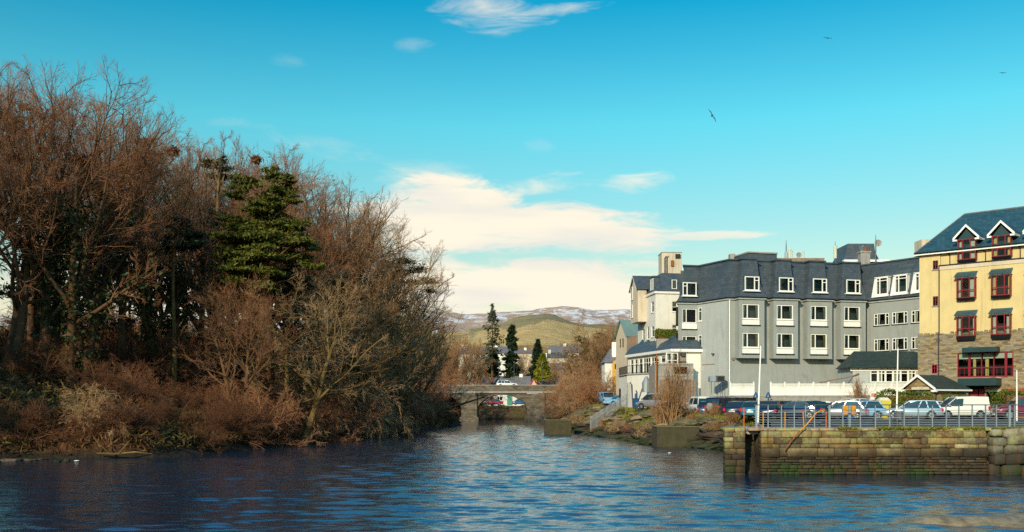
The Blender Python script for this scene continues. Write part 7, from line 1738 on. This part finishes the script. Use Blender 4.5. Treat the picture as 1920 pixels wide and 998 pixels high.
# gravel shore, drift wood, leaning trunk, stones
o = thing('driftwood', 'bleached driftwood branch lying at the end of the gravel shore', 'driftwood', (px2(215, 66), 66, .25)); b = MB()
b.tube([(-1.2, 0, .1), (0, .1, .05), (1.4, -.1, .18), (2.4, .1, .05)], [.04, .07, .05, .02], 6); b.tube([(.3, 0, .1), (.9, -.3, .7), (1.3, -.4, 1.1)], [.06, .04, .02], 5); b.tube([(-.4, .1, .1), (-1.0, -.3, .8), (-1.3, -.4, 1.3)], [.06, .04, .015], 5); b.build('branch', BARKY, o)
o = thing('leaning_trunk', 'mossy fallen trunk reaching out over the river in front of the bridge', 'fallen tree', (px2(815, 165), 165, gz(px2(815, 165), 165))); b = MB(); z0 = o.location.z
P_ = [(px2(p, 165) - o.location.x, 0, pz2(q, 165) - z0) for p, q in ((812, 772), (840, 766), (872, 756), (900, 747), (922, 739))]
b.tube(P_, [.28, .22, .17, .11, .03], 7); b.tube([P_[2], (P_[2][0] + 1.2, 0, P_[2][2] + 1.5), (P_[2][0] + 1.5, 0, P_[2][2] + 2.6)], [.09, .05, .02], 5); b.tube([P_[3], (P_[3][0] + 2, .2, P_[3][2] + .2)], [.07, .02], 5); b.build('trunk', BARKY, o)
tw = link('twigs', BR['g'][1], o, Matrix.Translation(P_[3]) @ Matrix.Diagonal((1.7, 1.7, 1.3, 1)))
def rock_mesh(seed, c):
    rs = random.Random(seed); b = MB(); n, mrows = 7, 4; vs = [(0, 0, -.5)]; 
    for j in range(1, mrows):
        ph = math.pi*j/mrows
        for i in range(n): a = 2*math.pi*i/n + j*.4; r = math.sin(ph)*rs.uniform(.75, 1.2)*.6; vs.append((r*math.cos(a)*1.5, r*math.sin(a), -math.cos(ph)*.42*rs.uniform(.8, 1.15)))
    vs.append((0, 0, .42)); fs = [(0, 1 + (i+1) % n, 1 + i) for i in range(n)]
    for j in range(mrows - 2):
        for i in range(n): a, b2 = 1 + j*n + i, 1 + j*n + (i+1) % n; fs.append((a, b2, b2 + n, a + n))
    e = len(vs) - 1; fs += [(e, e - n + i, e - n + (i+1) % n) for i in range(n)]
    b.add(vs, fs, 0, c); return b.mesh('rock', QSTONE)
RK = [rock_mesh(i, c) for i, c in enumerate([(.16, .12, .07), (.22, .17, .10), (.10, .085, .055), (.26, .19, .12), (.13, .12, .07)])]
rr = random.Random(31)
for i in range(280):
    py_ = rr.random(); Y = rr.uniform(76, 100) if i < 150 else rr.uniform(98, 150); d = rr.uniform(-.3, 4.0); x = float(XR(Y)) + d; s = rr.uniform(.5, 1.5)*(1 if d > 0 else .8)
    o = link('rock', RK[i % 5]); o.location = (x, Y, gz(x, Y) + .02*s); o.rotation_euler = (rr.uniform(-.25, .25), rr.uniform(-.25, .25), rr.uniform(-.5, .5)); o.scale = (s*1.15, s, s*.55)
    tag(o, 'brown slabby rock lying on the right bank between fence and quay', 'rock', 'rocks of the right bank')
for i in range(60):
    Y = rr.uniform(62, 72); x = px2(rr.uniform(-20, 130), Y); s = rr.uniform(.12, .4)
    o = link('rock', RK[i % 5]); o.location = (x, Y, max(.03, gz(x, Y))); o.rotation_euler = (0, 0, rr.uniform(0, 6)); o.scale = (s, s, s*.6); tag(o, 'small stone on the gravel shore at the far left', 'rock', 'stones of the gravel shore')
# gravel bar and weedy shoal
gb = grid_mesh(np.linspace(-40, px2(118, 64), 60), np.linspace(60.5, 68, 30), lambda x, y: -.15 + .42*np.clip(1 - ((y - 64.5)/3.4)**2, 0, 1)*np.clip((px2(125, 64) - x)/6, 0, 1) + vnoise(x, y, .6, 5, 3)*.07, 'gravel_shore', mat('gravel', (.20, .13, .075), .9, var=.6, vscale=5, bump=.6, bscale=9)); tag(link('gravel_shore', gb), kind='structure')
SX = px2(1900, 31.5)
sh = grid_mesh(np.linspace(SX - 5, SX + 12, 90), np.linspace(27, 33.5, 60), lambda x, y: -.13 + .36*np.clip(1 - ((y - 30.4)/(.4 + .22*np.clip(x - SX + 5, 0, 9)))**2, -1, 1)*np.clip((x - SX + 5)/2, 0, 1) + vnoise(x, y, .9, 15, 4)*.05, 'shoal', mat('weedy_shoal', (.22, .17, .09), .5, var=.5, vscale=3, bump=.5, bscale=7)); tag(link('shoal', sh), kind='structure')
# grass: tufts on the quay top and bank crest
gr = np.random.RandomState(2); C = []
for i in range(26000):
    if i < 9000: x = gr.uniform(XE0, 44); y = QY + gr.uniform(-.12, .3); z = QZ - .02
    elif i < 20000: y = gr.uniform(60, 108); x = float(XR(y)) + gr.uniform(2.6, 6.0); z = None
    else: y = gr.uniform(100, 150); x = float(XR(y)) + gr.uniform(1.5, 5); z = None
    C.append((x, y, z if z is not None else np.nan))
C = np.array(C); k = np.isnan(C[:, 2]); C[k, 2] = height(C[k, 0], C[k, 1]) + .02
inpark = (C[:, 1] > 54) & (C[:, 1] < 104) & (C[:, 0] > np.interp(C[:, 1], [55, 68, 86, 98, 104], [14.2, 17.3, 20.4, 21.8, 23.8]))
msk = ~inpark & (vnoise(C[:, 0], C[:, 1]*.6, 1.3, 44, 3) > -.02); C = C[msk]; N = len(C); hgt = np.where(C[:, 1] < 53, gr.uniform(.05, .18, N), gr.uniform(.15, .45, N)); dx_ = gr.normal(size=(N, 2))*.1; wv = gr.normal(size=(N, 2)); wv /= np.linalg.norm(wv, axis=1, keepdims=True)
w3 = np.concatenate([wv*.03, np.zeros((N, 1))], 1); tip = C + np.concatenate([dx_, hgt[:, None]], 1)
V = np.stack([C - w3, C + w3, tip], 1).reshape(-1, 3)
tag(link('grass', np_mesh('grass', V, np.arange(3*N).reshape(N, 3), leaf_mat('grass_blades', (.10, .11, .012), (.30, .27, .04), .8, 1.0))), kind='stuff')
# leaf litter and brambles of the wood floor
C = []
for i in range(70000):
    y = gr.uniform(62, 175); x = float(XL(y)) - abs(gr.normal())*14 - .6; C.append((x, y, 0))
C = np.array(C); C[:, 2] = height(C[:, 0], C[:, 1]) + gr.uniform(0, .9, len(C))
tag(link('undergrowth', np_mesh('undergrowth', *leaves(C, .22, gr, 2.4, .1), leaf_mat('undergrowth', (.20, .085, .032), (.06, .075, .018), .9, .16))), kind='stuff')
